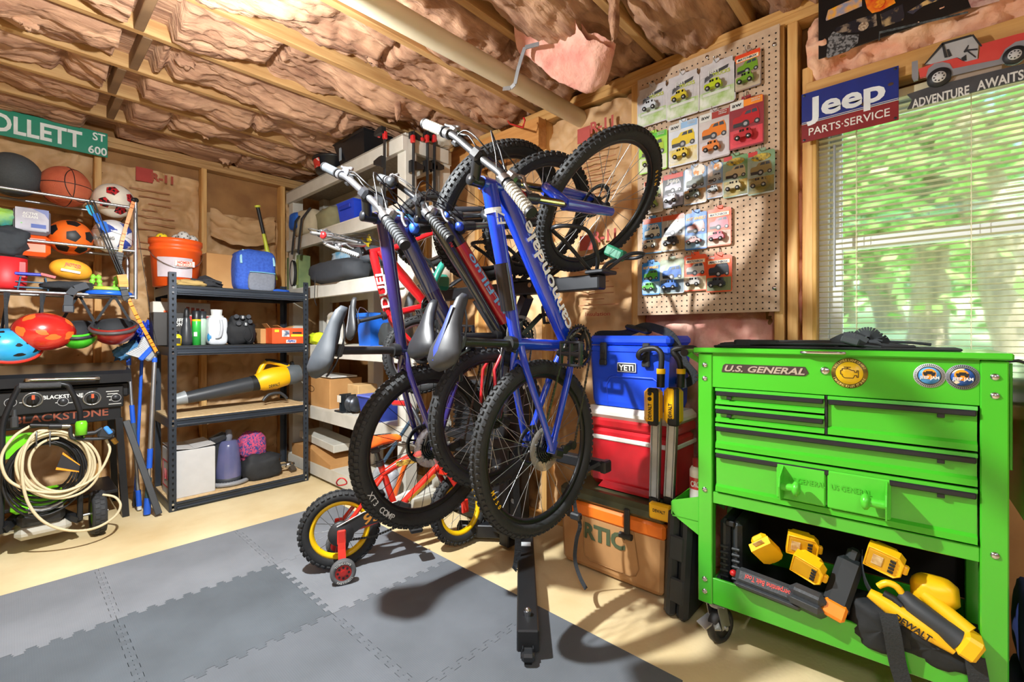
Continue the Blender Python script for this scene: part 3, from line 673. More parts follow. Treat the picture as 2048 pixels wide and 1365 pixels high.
# ================================================================ pressure washer
PW = 3.46
t = thing('pressure_washer', 'green and black pressure washer on wheels in front of the griddle', 'pressure washer', (.12, 3.5, 0))
PG = mat('#6fce1f', .35, coat=.3); A = lambda x, y, Y=PW: aY(x, y, Y)
b = MB(); b.tube([A(1, 1068), A(4, 900), A(6, 850), A(18, 815), A(34, 782), A(46, 772), A(126, 769), A(142, 782), A(157, 815), A(161, 850), A(160, 1040)], .0125, 12, smoothpath=4); hb_ = b.build('handle_frame', GB, t)
b = MB(); b.cyl(A(38, 773), A(122, 770), .0165, n=14); b.build('foam_grip', mat('#3a3b3d', .9, bump=.3, scale=90), hb_)
b = MB(); c0 = A(90, 885); s_ = A(91, 885).x - A(90, 885).x
b.prism([((x - 90)*s_, (885 - y)*s_) for x, y in ((9, 920), (9, 858), (60, 856), (95, 866), (150, 876), (172, 882), (172, 896), (166, 899), (110, 893), (64, 888), (30, 917))], c0, (1, 0, 0), (0, 0, 1), (0, .05, 0)); b.build('hose_holder', PG, t)
b = MB(); b.box(A(78, 1003, PW + .08), (.21, .20, .055), .02); b.box(A(84, 990, PW + .08), (.16, .16, .05), .02); b.build('motor_cover', PG, t)
b = MB(); b.box(A(82, 1027, PW + .08), (.18, .19, .075), .02); b.build('motor_base', BLK, t)
b = MB(); b.box(A(92, 1016, PW - .022), (.13, .002, .028)); b.build('spec_label', mat('#c9cac6', .5), t)
b = MB(); b.box(A(86, 1052, PW + .10), (.215, .21, .065), .025); b.build('detergent_tank', mat('#aeaa9c', .5), t)
b = MB(); b.bar(A(4, 1062), A(60, 1010, PW + .1), .035, .035); b.bar(A(160, 1040), A(110, 1020, PW + .1), .03, .03); b.build('base_frame', GB, t)
for sx in (1, -1):
    c = V((.345 if sx > 0 else -.11, 3.57, .12)); b = MB()
    b.lathe([(.07, -.03), (.112, -.032), (.12, -.022), (.12, .022), (.112, .032), (.07, .03)], c, (1, 0, 0), 36, closed=True)
    for k in range(26):
        a = 2*PI*k/26
        for j in (-1, 1): b.box(c + V((.011*j, .12*math.cos(a + .05*j), .12*math.sin(a + .05*j))), (.019, .02, .007), .001, Matrix.Rotation(a - PI/2 + .05*j, 3, 'X'))
    w = b.build('wheel', mat('#2b2c2e', .7), t)
    b = MB(); b.lathe([(0, -.02), (.07, -.026), (.075, -.02), (.075, .026), (0, .03)], c, (1, 0, 0), 24); b.build('wheel_rim', PG, w)
b = MB(); b.cyl((-.15, 3.57, .12), (.39, 3.57, .12), .008, n=8); b.build('axle', ALU, t)
# cord coil
b = MB()
for k in range(6):
    r = .118 + .009*k; c = A(88 + 1.0*k, 938 + 3*k, PW - .02 - .008*(k % 3))
    b.tube([c + V((r*.95*math.cos(a), .01*math.sin(3*a + k), r*(1.1 + .03*k)*math.sin(a))) for a in [2*PI*i/30 for i in range(30)]], .0055, 7, closed=True)
b.build('power_cord', BLK, t)
b = MB(); b.box(A(29, 845, PW - .03), (.028, .03, .06), .006); b.cyl(A(29, 838, PW - .03), A(29, 820, PW - .03), .012, .008, n=10); b.build('plug', mat('#2c2e30', .5), t)
# tan hose: coils
HOSE = mat('#cdbf9c', .5, var=.04); b = MB(); pts = []
spec = [(118, 930, 60, 62), (114, 928, 72, 68), (112, 930, 78, 72), (116, 932, 84, 76), (110, 928, 70, 78)]
for k, (cx, cy, rx, rz) in enumerate(spec):
    for i in range(16):
        a = PI/2 + 2*PI*i/16; pts.append(A(cx + rx*math.cos(a), cy - rz*math.sin(a)*.86, PW - .05 - .006*k - .004*math.sin(a*2)))
b.tube(pts, .0066, 9, smoothpath=3)
hp = [A(60, 853, PW - .06), A(30, 872, PW - .06), A(6, 905, PW - .06), A(4, 935, PW - .07), A(22, 965, PW - .07), A(70, 983, PW - .08), A(130, 983, PW - .08), A(190, 955, PW - .07), A(219, 905, PW - .06), A(212, 880, PW - .04)]
b.tube(hp, .0066, 9, smoothpath=6)
hp = [A(112, 862, PW - .06), A(72, 865, PW - .07), A(48, 905, PW - .08), A(45, 960, PW - .09), A(58, 1010, PW - .1), A(90, 1046, PW - .12), A(140, 1062, PW - .13), A(190, 1057, PW - .12), A(228, 1035, PW - .08), A(241, 1012, PW + .0), A(230, 995, PW + .03), A(205, 990, PW + .05)]
b.tube(hp, .0066, 9, smoothpath=6); b.build('hose', HOSE, t)
b = MB()
for x in (73, 100): b.tube([A(x, 893, PW - .07), A(x, 866, PW - .095), A(x + 2, 862, PW - .06)], .0035, 6)
b.build('hose_hook', mat('#6c6e70', .4, .8), t)
# spray gun
g = MB(); g.tube([A(60, 851, PW - .08), A(100, 852, PW - .08)], .009, 8); g.tube([A(98, 853, PW - .085), A(124, 853, PW - .085)], .014, 10); gun = g.build('spray_gun', BLK, t)
b = MB(); b.tube([A(122, 853, PW - .085), A(140, 853, PW - .085)], .0115, 12); b.build('gun_collar', mat('#a7a49c', .3, 1), gun)
b = MB(); b.tube([A(141, 853, PW - .085), A(142, 872, PW - .085), A(152, 878, PW - .085), A(200, 878, PW - .085), A(228, 873, PW - .085)], .0085, 8, smoothpath=3)
b.tube([A(150, 870, PW - .085), A(190, 866, PW - .085), A(205, 857, PW - .085)], .011, 8); b.bar(A(196, 866, PW - .085), A(228, 868, PW - .085), .05, .03, (0, 1, 0), .008); b.build('gun_body', mat('#25272a', .5), gun)
b = MB(); b.bar(A(210, 854, PW - .10), A(222, 868, PW - .10), .022, .02, (0, 1, 0), .005); b.build('gun_panel', mat('#3f86d8', .4), gun)
b = MB(); b.cyl(A(225, 878, PW - .085), A(233, 887, PW - .085), .012, n=12); b.build('brass_nozzle', mat('#b98f45', .3, 1), gun)
b = MB(); b.lathe([(.0, 0), (.024, 0), (.025, .06), (.02, .072), (0, .075)], A(162.5, 870, PW - .1), n=18); b.build('holster_cap', PG, t)
b = MB(); q = [A(126, 905, PW - .13), A(160, 930, PW - .14), A(158, 945, PW - .14), A(111, 940, PW - .13)]; b.add(q + [p + V((0, .002, 0)) for p in q], [(0, 3, 2, 1), (4, 5, 6, 7), (0, 1, 5, 4), (1, 2, 6, 5), (2, 3, 7, 6), (3, 0, 4, 7)]); tg = b.build('warning_tag', mat('#232326', .5), t)
for f0, f1, m_ in ((.0, .12, '#f0941f'), (.86, 1.0, '#f0941f')):
    b = MB(); b.add([q[0].lerp(q[3], f0) + V((0, -.001, 0)), q[0].lerp(q[3], f1) + V((0, -.001, 0)), q[1].lerp(q[2], f1) + V((0, -.001, 0)), q[1].lerp(q[2], f0) + V((0, -.001, 0))], [(0, 1, 2, 3)]); b.build('tag_stripe', mat(m_, .5), tg)
# ================================================================ brooms and poles between grill and shelf
PB = mat('#2058c8', .35); A = lambda x, y, Y=3.72: aY(x, y, Y)
def pole(name, lab, segs, loc):
    t = thing(name, lab, 'broom', loc)
    for nm, p, q, r, m in segs: b = MB(); b.cyl(p, q, r, n=12); b.build(nm, m, t)
    return t
def foot(x, y, D=3.58): p = aZ(x, y, .0); return p
f1, f2, f3, f4 = aZ(270, 1013, .01), aZ(279, 1020, .01), aZ(294, 1029, .01), aZ(318, 1031, .01)
def along(top, ft, Yt): return aY(top[0], top[1], Yt), ft
p, q = aY(257, 722, 3.90), f2
t = pole('telescopic_brush', 'telescoping pole with pale blue brush head, standing left of the two other brooms', [('handle', p.lerp(q, .02), p.lerp(q, .30), .0095, ALU), ('sleeve', p.lerp(q, .30), p.lerp(q, .42), .0135, PB), ('foam_grip', p.lerp(q, .42), p.lerp(q, .56), .0145, mat('#46525c', .9)), ('tube', p.lerp(q, .56), p.lerp(q, .92), .010, ALU), ('end_cap', p.lerp(q, .97), q, .013, WHT), ('lower_grip', p.lerp(q, .87), p.lerp(q, .975), .015, PB), ('neck', p - V((0, 0, -.05)), p.lerp(q, .03), .013, PB)], q)
b = MB(); b.blob(aY(254, 702, 3.88), (.15, .09, .085), .7, .5, 5, 2, R=Matrix.Rotation(-.6, 3, 'Y')); b.build('brush_head', mat('#5a8fb8', .9, hex2='#2f5f88', scale=30, bump=.6), t)
p, q = aY(284, 712, 3.93), f1
t = pole('duster_mop', 'blue pole duster with fluffy dark blue head leaning behind the broom', [('handle', p, q, .0095, PB), ('lower_grip', p.lerp(q, .90), q, .013, mat('#23262a', .7))], q)
b = MB(); rr = random.Random(3); c = aY(283, 668, 3.93)
for k in range(170):
    d = V((rr.gauss(0, 1), rr.gauss(0, 1), rr.gauss(0, 1))).normalized(); e = V((d.x*.05, d.y*.05, d.z*.09)); e = Matrix.Rotation(.5, 3, 'Y') @ e
    b.cyl(c + e*.6, c + e*1.15, .008, .004, n=5)
b.build('microfibre_head', mat('#1d46c6', .9, hex2='#1436a0', scale=40), t)
p, q = aY(310, 706, 3.74), f3
t = pole('push_broom', 'silver pole broom with grey bristles and blue ferrule in front of the black shelf post', [('handle', p, p.lerp(q, .64), .0125, ALU), ('collar', p.lerp(q, .03), p.lerp(q, .06), .0145, PB), ('grip', p.lerp(q, .60), p.lerp(q, .72), .0155, PB), ('tube', p.lerp(q, .7), p.lerp(q, .85), .0105, ALU), ('foam_grip', p.lerp(q, .78), p.lerp(q, .92), .016, mat('#2f4648', .9)), ('end_cap', p.lerp(q, .9), q, .019, PB)], q)
c = aY(290, 703, 3.74); R = Matrix.Rotation(math.radians(38), 3, 'Y')
b = MB()
for k in range(13):
    for j in range(3):
        o = R @ V((-.045 - .02*abs(k-6)/6, -.02 + .02*j, (k - 6)*.011)); b.cyl(c + R @ V((-.0, -.014 + .014*j, (k-6)*.008)), c + o, .005, .006, n=5)
b.build('bristles', mat('#b9bcc0', .8), t)
b = MB(); b.box(c + R @ V((.012, 0, 0)), (.03, .05, .12), .006, R); b.build('ferrule', PB, t); b = MB(); b.box(c + R @ V((.04, 0, -.0)), (.04, .045, .085), .01, R); b.build('socket', mat('#8c9094', .4), t)
b = MB(); b.bar(aY(252, 842, 3.80), f4 + V((0, 0, .005)), .036, .018, (0, 1, 0), .003); tag(b.build('flat_bar', mat('#2e3033', .6)), 'flat black bar leaning against the griddle leg beside the brooms', 'bar')
# ================================================================ black steel shelf unit
SX0, SX1, SY0, SY1 = .695, 1.585, 3.635, 4.09
STEEL = mat('#2c323a', .4, .35, hex2='#363d47', scale=4); BOARD = mat('#c9a878', .7, hex2='#dcbf92', scale=40)
t = thing('steel_shelf', 'black boltless steel shelf unit with four tiers standing on the bare concrete', 'shelf', ((SX0+SX1)/2, (SY0+SY1)/2, 0))
HOLE = mat('#b9b4aa', .6)
for x, sx in ((SX0, 1), (SX1, -1)):
    for y, sy in ((SY0, 1), (SY1, -1)):
        b = MB(); b.box((x + sx*.019, y, .775), (.038, .003, 1.55)); b.box((x, y + sy*.019, .775), (.003, .038, 1.55)); po = b.build('post', STEEL, t)
        if y == SY0:
            b = MB()
            for k in range(40):
                z = .03 + .0385*k; b.lathe([(0, 0), (.0065, 0)], (x + sx*.019, y - .002, z), (0, -1, 0), 10); b.add([(x + sx*.019 - .0035, y - .002, z - .012), (x + sx*.019 + .0035, y - .002, z - .012), (x + sx*.019 + .003, y - .002, z), (x + sx*.019 - .003, y - .002, z)], [(0, 1, 2, 3)])
            b.build('key_slots', mat('#0b0c0d', .8) , po)
LV = [.065, .605, 1.072, 1.468]
for z, bm in zip(LV, (BOARD, BOARD, mat('#1c1e20', .6), mat('#1c1e20', .6))):
    b = MB(); b.box(((SX0+SX1)/2, (SY0+SY1)/2, z - .006), (SX1-SX0-.012, SY1-SY0-.012, .012)); b.build('shelf_board', bm, t)
    b = MB()
    for y in (SY0, SY1):
        b.box(((SX0+SX1)/2, y, z - .035), (SX1-SX0-.01, .004, .056)); s_ = -1 if y == SY0 else 1
        b.tube([(SX0 + .04, y + s_*.003, z - .048), (SX1 - .04, y + s_*.003, z - .048)], .009, 8); b.tube([(SX0 + .04, y + s_*.003, z - .016), (SX1 - .04, y + s_*.003, z - .016)], .006, 8)
    for x in (SX0, SX1): b.box((x, (SY0+SY1)/2, z - .035), (.004, SY1-SY0-.01, .056))
    b.build('shelf_beam', STEEL, t)
    b = MB()
    for x in (SX0 + .019, SX1 - .019):
        for dz in (-.018, -.05): b.cyl((x, SY0 - .001, z + dz), (x, SY0 - .005, z + dz), .0065, n=10)
    b.build('rivets', CHR, t)
S1, S2, S3, S4 = LV[3], LV[2], LV[1], LV[0]
def st(px, Y, z):  p = aY(px, 600, Y); p.z = z; return p      # standing point on a tier below pixel column px
# --- top tier
p = st(352, 3.86, S1)
t = thing('bucket', 'orange plastic bucket of plastic balls on the top tier of the black shelf', 'bucket', p)
b = MB(); b.lathe([(0, 0), (.128, 0), (.142, .235), (.150, .238), (.150, .262), (.143, .264), (.145, .285), (.153, .288), (.153, .318), (.147, .318), (.145, .29), (.126, .01), (0, .01)], p, n=40); b.build('body', mat('#ee5a1a', .4, var=.03), t)
b = MB(); n = 16; lab = [p + V((.1375*math.sin(a)*(1 + .03*h), -.1375*math.cos(a)*(1 + .03*h), .06 + .13*h)) for h in (0, 1) for a in [(-1.0 + 1.5*i/n) for i in range(n+1)]]
b.add(lab, [(i, i+1, n+2+i, n+1+i) for i in range(n)], True); b.build('label', mat('#b9aeb4', .5), t)
b = MB(); b.box(p + V((.02, -.143, .15)), (.11, .006, .036)); b.build('label_band', mat('#f4d8c8', .5), t)
text('HOMER\'S', .018, mat('#d8391c', .5), t, p + V((.02, -.148, .158)), (1, .06, 0), (0, 0, 1), .03, w=.085)
text('ALL-PURPOSE', .013, mat('#d8391c', .5), t, p + V((.02, -.148, .139)), (1, .06, 0), (0, 0, 1), .02, w=.095)
b = MB(); b.tube([p + V((.15*math.cos(a), -.15*math.sin(a) if 1 else 0, .25 - .13*math.sin(a))) for a in [PI*i/14 for i in range(15)]], .003, 6); b.build('bail_handle', CHR, t)
for px, py, dy, m, lb in ((324, 478, -.04, mat('#f2d92c', .5), 'yellow perforated plastic ball in the orange bucket'), (355, 480, .0, WHT, 'lowest white perforated ball in the orange bucket'), (367, 474, -.05, WHT, 'largest looking white perforated ball in the orange bucket'), (384, 482, -.01, WHT, 'rightmost white perforated ball in the orange bucket')):
    q = aY(px, py, 3.86 + dy); tb = thing('perforated_ball', lb, 'ball', q - V((0, 0, .037)), 'plastic balls in the bucket'); b = MB(); b.sph(q, .037, 20); b.build('shell', m, tb)
    b = MB()
    for i in range(22):
        zz = 1 - 2*(i + .5)/22; a = i*2.4; d = V((math.sqrt(1 - zz*zz)*math.cos(a), math.sqrt(1 - zz*zz)*math.sin(a), zz)); b.lathe([(0, .0373), (.0055, .0369)], q, d, 8)
    b.build('holes', mat('#55524a', .8), tb)
p = st(398, 3.72, S1); tg_ = thing('work_gloves', 'pair of tan and black work gloves lying in front of the orange bucket', 'gloves', p)
b = MB(); b.blob(p + V((-.05, .02, .022)), (.20, .13, .05), .7, .35, 3, 4); b.build('glove', mat('#b0945c', .9, bump=.3), tg_)
b = MB(); b.blob(p + V((.04, .04, .03)), (.20, .12, .06), .7, .35, 3, 9)
for k in range(4): b.tube([p + V((-.02, .02 + .025*k, .04)), p + V((.06, .0 + .03*k, .055 + .01*k)), p + V((.13, -.02 + .035*k, .035))], .011, 7, smoothpath=3)
b.build('glove', mat('#232428', .8), tg_)
def carton(name, lab, c, d, m=CARD, tape=None, rz=0, flaps=False):
    R = Matrix.Rotation(rz, 3, 'Z'); c = V(c); t = thing(name, lab, 'box', c - V((0, 0, d[2]/2)))
    b = MB(); b.box(c, d, .003, R); b.build('carton', m, t)
    if tape: b = MB(); b.box(c + R @ V((0, 0, d[2]/2)), (d[0] + .002, .05, .002), 0, R); b.build('tape', tape, t)
    if flaps:
        b = MB(); zt = d[2]/2 + .004
        b.box(c + R @ V((-d[0]*.25, 0, zt + .008)), (d[0]*.5, d[1], .003), 0, R @ Matrix.Rotation(.12, 3, 'Y')); b.box(c + R @ V((d[0]*.25, 0, zt + .008)), (d[0]*.5, d[1], .004), 0, R @ Matrix.Rotation(-.09, 3, 'Y')); b.build('flap', m, t)
    return t
p = st(438, 3.97, S1); carton('cardboard_box', 'plain tan cardboard box between the orange bucket and the blue backpack', p + V((.0, 0, .135)), (.20, .16, .27), CARD, mat('#d8cdb8', .4))
p = st(507, 3.86, S1); t = thing('backpack', 'blue backpack with grey front pocket on the top tier of the black shelf', 'backpack', p)
BP = mat('#2f55b8', .8, hex2='#3c66cc', scale=60, bump=.25)
b = MB(); b.blob(p + V((0, 0, .155)), (.29, .20, .325), .42, .05, 1.5, 3); b.build('body', BP, t)
b = MB(); b.blob(p + V((.025, -.085, .075)), (.19, .07, .15), .4, .05, 1.5, 5); b.build('front_pocket', mat('#7d828e', .8, bump=.2, scale=60), t)
b = MB(); b.tube([p + V((-.065, -.121, .142)), p + V((.025, -.126, .143)), p + V((.115, -.119, .141))], .0035, 6); b.build('zipper', mat('#7fc4e0', .5), t)
for sx in (-1, 1): b = MB(); b.tube([p + V((.115*sx, -.10, .20)), p + V((.112*sx, -.085, .255)), p + V((.09*sx, -.06, .305))], .009, 8, smoothpath=3); b.build('piping', mat('#9fd4e6', .5), t)
q0, q1 = aY(515, 413, 3.92), aY(534, 500, 3.92); q1 = q0 + (q1 - q0)*1.75
t = thing('baseball_bat', 'black and yellow baseball bat standing in the blue backpack, handle up', 'bat', q1)
b = MB(); b.cyl(q0, q0.lerp(q1, .36), .0135, .0125, n=14); b.build('grip', BLK, t)
b = MB(); b.tube([q0.lerp(q1, k) for k in (.35, .5, .7, .98)], [.012, .0135, .024, .03], 14); b.build('barrel', mat('#c6d23a', .4), t)
b = MB(); b.lathe([(0, -.008), (.021, -.006), (.022, .004), (.014, .010)], q0, q1 - q0, 16); b.build('knob', mat('#c9d24a', .4), t)
p = st(556, 3.80, S1); b = MB(); b.blob(p + V((.0, 0, .014)), (.16, .12, .03), .7, .3, 3, 6); tag(b.build('cloth', mat('#1f55b8', .9)), 'small crumpled blue cloth to the right of the blue backpack', 'cloth')
# --- second tier
p = st(362, 4.0, S2); t = carton('carton', 'white carton with a red band standing behind the bottles on the second tier', p + V((0, 0, .15)), (.34, .10, .30), mat('#cfc8ba', .6))
b = MB(); b.box(p + V((.0, -.051, .16)), (.335, .002, .09)); b.build('red_band', mat('#b8281e', .5), t)
for k in range(4): b = MB(); b.box(p + V((.03 + .03*k, -.0515, .245)), (.02, .001, .05 - .008*k)); b.build('print', mat('#a8472e', .6), t)
b = MB(); b.box(p + V((-.10, -.0525, .19)), (.022, .002, .1)); b.build('orange_print', ORG, t)
p = st(330, 3.83, S2); t = carton('carton', 'dark carton with white block lettering behind the yellow bottle', p + V((.02, 0, .11)), (.19, .13, .22), mat('#2b2826', .5))
text('TUFF', .024, WHT, t, p + V((.055, -.066, .17)), (1, 0, 0), (0, 0, 1), .03, w=.08); text('STONE', .024, WHT, t, p + V((.055, -.066, .142)), (1, 0, 0), (0, 0, 1), .03, w=.085)
def bottle(name, lab, px, Y, z, prof, m, extra=()):
    p = st(px, Y, z); t = thing(name, lab, 'bottle', p); b = MB(); b.lathe(prof, p, n=24); b.build('body', m, t)
    for nm, pr, mm in extra: b = MB(); b.lathe(pr, p, n=24); b.build(nm, mm, t)
    return t, p
t, p = bottle('bottle', 'small yellow bottle beside the left front post on the second tier', 353, 3.70, S2, [(0, 0), (.028, 0), (.028, .06), (.02, .07), (.012, .076)], mat('#f0cf1c', .4), [('cap', [(.013, .07), (.013, .095), (0, .095)], BLK)])
b = MB(); b.box(p + V((0, -.029, .032)), (.032, .002, .036)); b.build('label', mat('#2a2620', .5), t)
bottle('spray_bottle', 'tall black bottle with nozzle between the yellow bottle and the green can', 373, 3.74, S2, [(0, 0), (.032, 0), (.034, .03), (.031, .11), (.022, .15), (.022, .17), (.015, .19)], mat('#33363a', .35), [('nozzle', [(.016, .185), (.018, .20), (.014, .235), (.008, .25), (0, .25)], BLK)])
t, p = bottle('spray_can', 'green spray can with black cap on the second tier', 393, 3.78, S2, [(0, 0), (.026, 0), (.026, .17), (.02, .18)], mat('#35b045', .35), [('cap', [(.0265, .178), (.0265, .232), (.02, .238), (0, .238)], mat('#1e2024', .4)), ('yellow_band', [(.0262, .165), (.0262, .178)], YEL)])
b = MB(); b.box(p + V((-.012, -.0255, .075)), (.02, .003, .03)); b.build('label', WHT, t)
bottle('spray_can', 'pale green and white can half hidden behind the green can', 404, 3.82, S2, [(0, 0), (.026, 0), (.026, .18), (.02, .19)], mat('#a9c2b0', .4), [('cap', [(.0262, .185), (.0262, .235), (0, .238)], mat('#2a2d30', .4))])
p = st(433, 3.80, S2); t = thing('detergent_jug', 'white laundry jug with handle and blue label on the second tier', 'jug', p)
b = MB(); b.blob(p + V((0, 0, .098)), (.125, .10, .20), .35, .0, 1, 1); b.build('body', mat('#c9cdd2', .35), t)
b = MB(); b.lathe([(.04, .18), (.044, .19), (.044, .205), (.033, .21), (.036, .25), (0, .25)], p, n=20); b.build('cap', WHT, t)
b = MB(); b.tube([p + V((.012, -.058, .175)), p + V((.014, -.07, .12)), p + V((.005, -.062, .06)), p + V((-.02, -.052, .05))], .010, 8, smoothpath=4); b.build('handle', mat('#b4b8be', .35), t)
b = MB(); b.sph(p + V((-.04, -.034, .055)), .03, 14, (.9, .5, 1.4)); b.build('label', mat('#2f7fb4', .4), t)
p = st(480, 3.80, S2); t = thing('drawstring_bag', 'black drawstring bag with rod ends sticking out beside the white jug', 'bag', p)
b = MB(); b.blob(p + V((0, 0, .085)), (.20, .16, .18), .6, .18, 2, 12); b.build('sack', mat('#191a1d', .8, bump=.2), t)
b = MB(); b.blob(p + V((0, -.01, .165)), (.14, .11, .10), .6, .1, 2, 14); b.build('sack_mouth', mat('#1e1f22', .8), t)
for k, (dx, dz) in enumerate(((-.05, .20), (-.01, .195), (.03, .20), (-.035, .15), (.01, .145), (.04, .165))):
    c = p + V((dx, -.07, dz)); b = MB(); b.cyl(c, c + V((0, -.022, .003)), .0155, n=14); rod = b.build('rod_end', mat('#3a3d42', .35), t)
    if k in (1, 4): b = MB(); b.box(c + V((.0, -.024, .003)), (.008, .003, .017)); b.build('tag', WHT, rod)
b = MB(); b.tube([p + V((.03, -.085, .13)), p + V((.055, -.09, .06)), p + V((.03, -.088, .02)), p + V((.0, -.085, .06)), p + V((.02, -.085, .13))], .0025, 5, smoothpath=4); b.build('cord', BLK, t)
p = st(541, 3.82, S2); t = carton('cardboard_box', 'open plain cardboard box behind the orange bag carton', p + V((.0, .06, .06)), (.15, .14, .115), CARD)
for dx, R in ((-.03, .9), (.06, .5), (.12, -.4)): b = MB(); b.box(p + V((dx + .02, .03, .125)), (.08, .10, .003), 0, Matrix.Rotation(R, 3, 'Y')); b.build('flap', CARD, t)
p = st(570, 3.74, S2); t = carton('carton', 'orange bag carton with an upside down word at the second tier right end', p + V((0, 0, .062)), (.235, .13, .12), mat('#ea5424', .5))
yy = -.0662
b = MB(); b.box(p + V((-.02, yy, .08)), (.055, .002, .05)); b.build('picture', mat('#4a5a78', .5, hex2='#e8e2da', scale=30), t)
b = MB(); b.box(p + V((.065, yy, .065)), (.09, .002, .016)); b.build('yellow_panel', mat('#f0e02c', .5), t)
b = MB(); b.box(p + V((.065, yy, .085)), (.07, .002, .014)); b.build('dark_panel', mat('#2c2826', .5), t)
b = MB(); b.box(p + V((.02, yy, .02)), (.075, .002, .024)); b.build('name_panel', WHT, t)
text('Hefty', .018, mat('#1f3f9c', .5), t, p + V((.02, yy - .002, .02)), (-1, 0, 0), (0, 0, -1), .03, w=.06, shear=.2)
b = MB(); b.box(p + V((-.085, yy, .1)), (.03, .002, .018)); b.build('yellow_mark', mat('#f0e02c', .5), t)
# --- third tier: leaf blower
Y3 = 3.80; A = lambda x, y, Y=Y3: aY(x, y, Y)
t = thing('leaf_blower', 'yellow and black cordless leaf blower lying on the third tier of the black shelf', 'leaf blower', st(470, Y3, S3)); DY = mat('#f2b90f', .4, var=.03); DG = mat('#34373b', .4)
b = MB(); b.tube([A(370, 797), A(480, 773), A(530, 762)], [.040, .055, .056], 18); b.build('tube', DG, t)
b = MB(); b.tube([A(502, 768), A(533, 762)], [.058, .060], 18); b.build('tube_collar', BLK, t)
b = MB(); b.tube([A(343, 802), A(372, 795)], [.034, .046], 14); b.build('nozzle', mat('#8f9496', .4), t)
b = MB(); b.tube([A(340, 803), A(350, 801)], .026, 12); b.build('nozzle_tip', BLK, t)
b = MB(); b.tube([A(512, 766), A(524, 762), A(548, 757), A(570, 752), A(575, 751)], [.056, .078, .086, .078, .07], 20); b.build('motor_housing', DY, t)
b = MB(); b.tube([A(573, 752), A(586, 749), A(598, 747)], [.074, .08, .07], 18); b.build('intake_cage', mat('#5c6266', .35), t)
b = MB(); b.tube([A(514, 757), A(522, 738), A(532, 725), A(548, 726), A(568, 731), A(577, 735), A(572, 748)], [.017, .019, .017, .016, .016, .019, .02], 10, smoothpath=3); b.build('handle', DY, t)
b = MB(); b.tube([A(531, 722), A(548, 723), A(575, 731)], .016, 10, smoothpath=3); b.build('rubber_grip', BLK, t)
b = MB(); b.bar(A(583, 724), A(588, 740), .03, .02); b.build('lever', BLK, t)
b = MB(); b.tube([A(526, 802, Y3 - .06), A(537, 790, Y3 - .06), A(560, 786, Y3 - .06), A(574, 797, Y3 - .06)], .011, 8, smoothpath=2); b.tube([A(526, 802, Y3 + .06), A(537, 790, Y3 + .06), A(560, 786, Y3 + .06), A(574, 797, Y3 + .06)], .011, 8); b.build('stand_foot', DG, t)
text('DEWALT', .022, BLK, t, A(549, 771, Y3 - .092), (1, 0, .18), (-.18, 0, 1), .03, w=.08)
# --- bottom tier
p = st(379, 3.80, S4); t = carton('carton', 'white cardboard box with red print on its side, bottom tier left end', p + V((-.0, .02, .155)), (.245, .29, .31), mat('#bfbfbf', .65, var=.03), None, 0, True)
xl = p.x - .1235
for (y0, y1, z0, z1) in ((-.11, .12, .05, .058), (-.11, .12, .22, .228), (-.11, -.10, .05, .228), (.11, .12, .05, .228)): b = MB(); b.box((xl, p.y + .02 + (y0+y1)/2, p.z + (z0+z1)/2), (.002, y1-y0, z1-z0)); b.build('red_print', mat('#b8434a', .6), t)
for k in range(3): b = MB(); b.tube([(xl - .001, p.y - .04 + .05*k, p.z + .10), (xl - .001, p.y - .03 + .05*k, p.z + .17), (xl - .001, p.y - .015 + .05*k, p.z + .11)], .003, 5); b.build('red_print', mat('#b8434a', .6), t)
p = st(430, 3.84, S4); b = MB(); b.box(p + V((.0, 0, .17)), (.055, .10, .34), .015); b.box(p + V((.01, -.03, .33)), (.12, .07, .07), .02, Matrix.Rotation(-.4, 3, 'Y')); tag(b.build('vacuum_tool', mat('#26282c', .4)), 'black upright vacuum tool between the white box and the purple tank', 'vacuum part')
p = st(457, 3.80, S4); t = thing('vacuum_tank', 'translucent purple vacuum tank with hose coiled round its base on the bottom tier', 'vacuum part', p)
b = MB(); b.lathe([(.082, .05), (.083, .10), (.066, .27), (.05, .31), (0, .31)], p, n=28); b.build('tank', mat('#565a80', .2, hex2='#6a6890', scale=5, coat=.5), t)
b = MB(); b.lathe([(.02, .305), (.026, .34), (.018, .385), (0, .39)], p, n=18); b.build('spout', mat('#6d6f78', .35), t)
b = MB(); b.lathe([(0, 0), (.078, 0), (.084, .05), (.07, .06)], p, n=28); b.build('base', mat('#3a3d42', .5), t)
b = MB(); ang = [PI*.9 + 2*PI*.72*i/60 for i in range(61)]; b.tube([p + V((.125*math.cos(a), .115*math.sin(a), .02)) for a in ang], [.017 if i % 2 else .0145 for i in range(61)], 10); b.build('hose', mat('#8a8c90', .4), t)
p = st(503, 3.83, S4); b = MB(); b.blob(p + V((.0, .0, .235)), (.20, .17, .22), .75, .22, 2.2, 21)
PK = mat('#c4486a', .9, hex2='#31407e', scale=95, lo=.46, hi=.56); tag(b.build('patterned_bag', PK), 'pink and navy patterned cloth bag on top of the black duffel on the bottom tier', 'bag')
p = st(520, 3.79, S4); b = MB(); b.blob(p + V((.0, .0, .085)), (.27, .22, .20), .6, .22, 2.0, 17); tag(b.build('duffel_bag', mat('#202225', .75, bump=.3, scale=20)), 'black soft bag under the pink patterned bag on the bottom tier', 'bag')
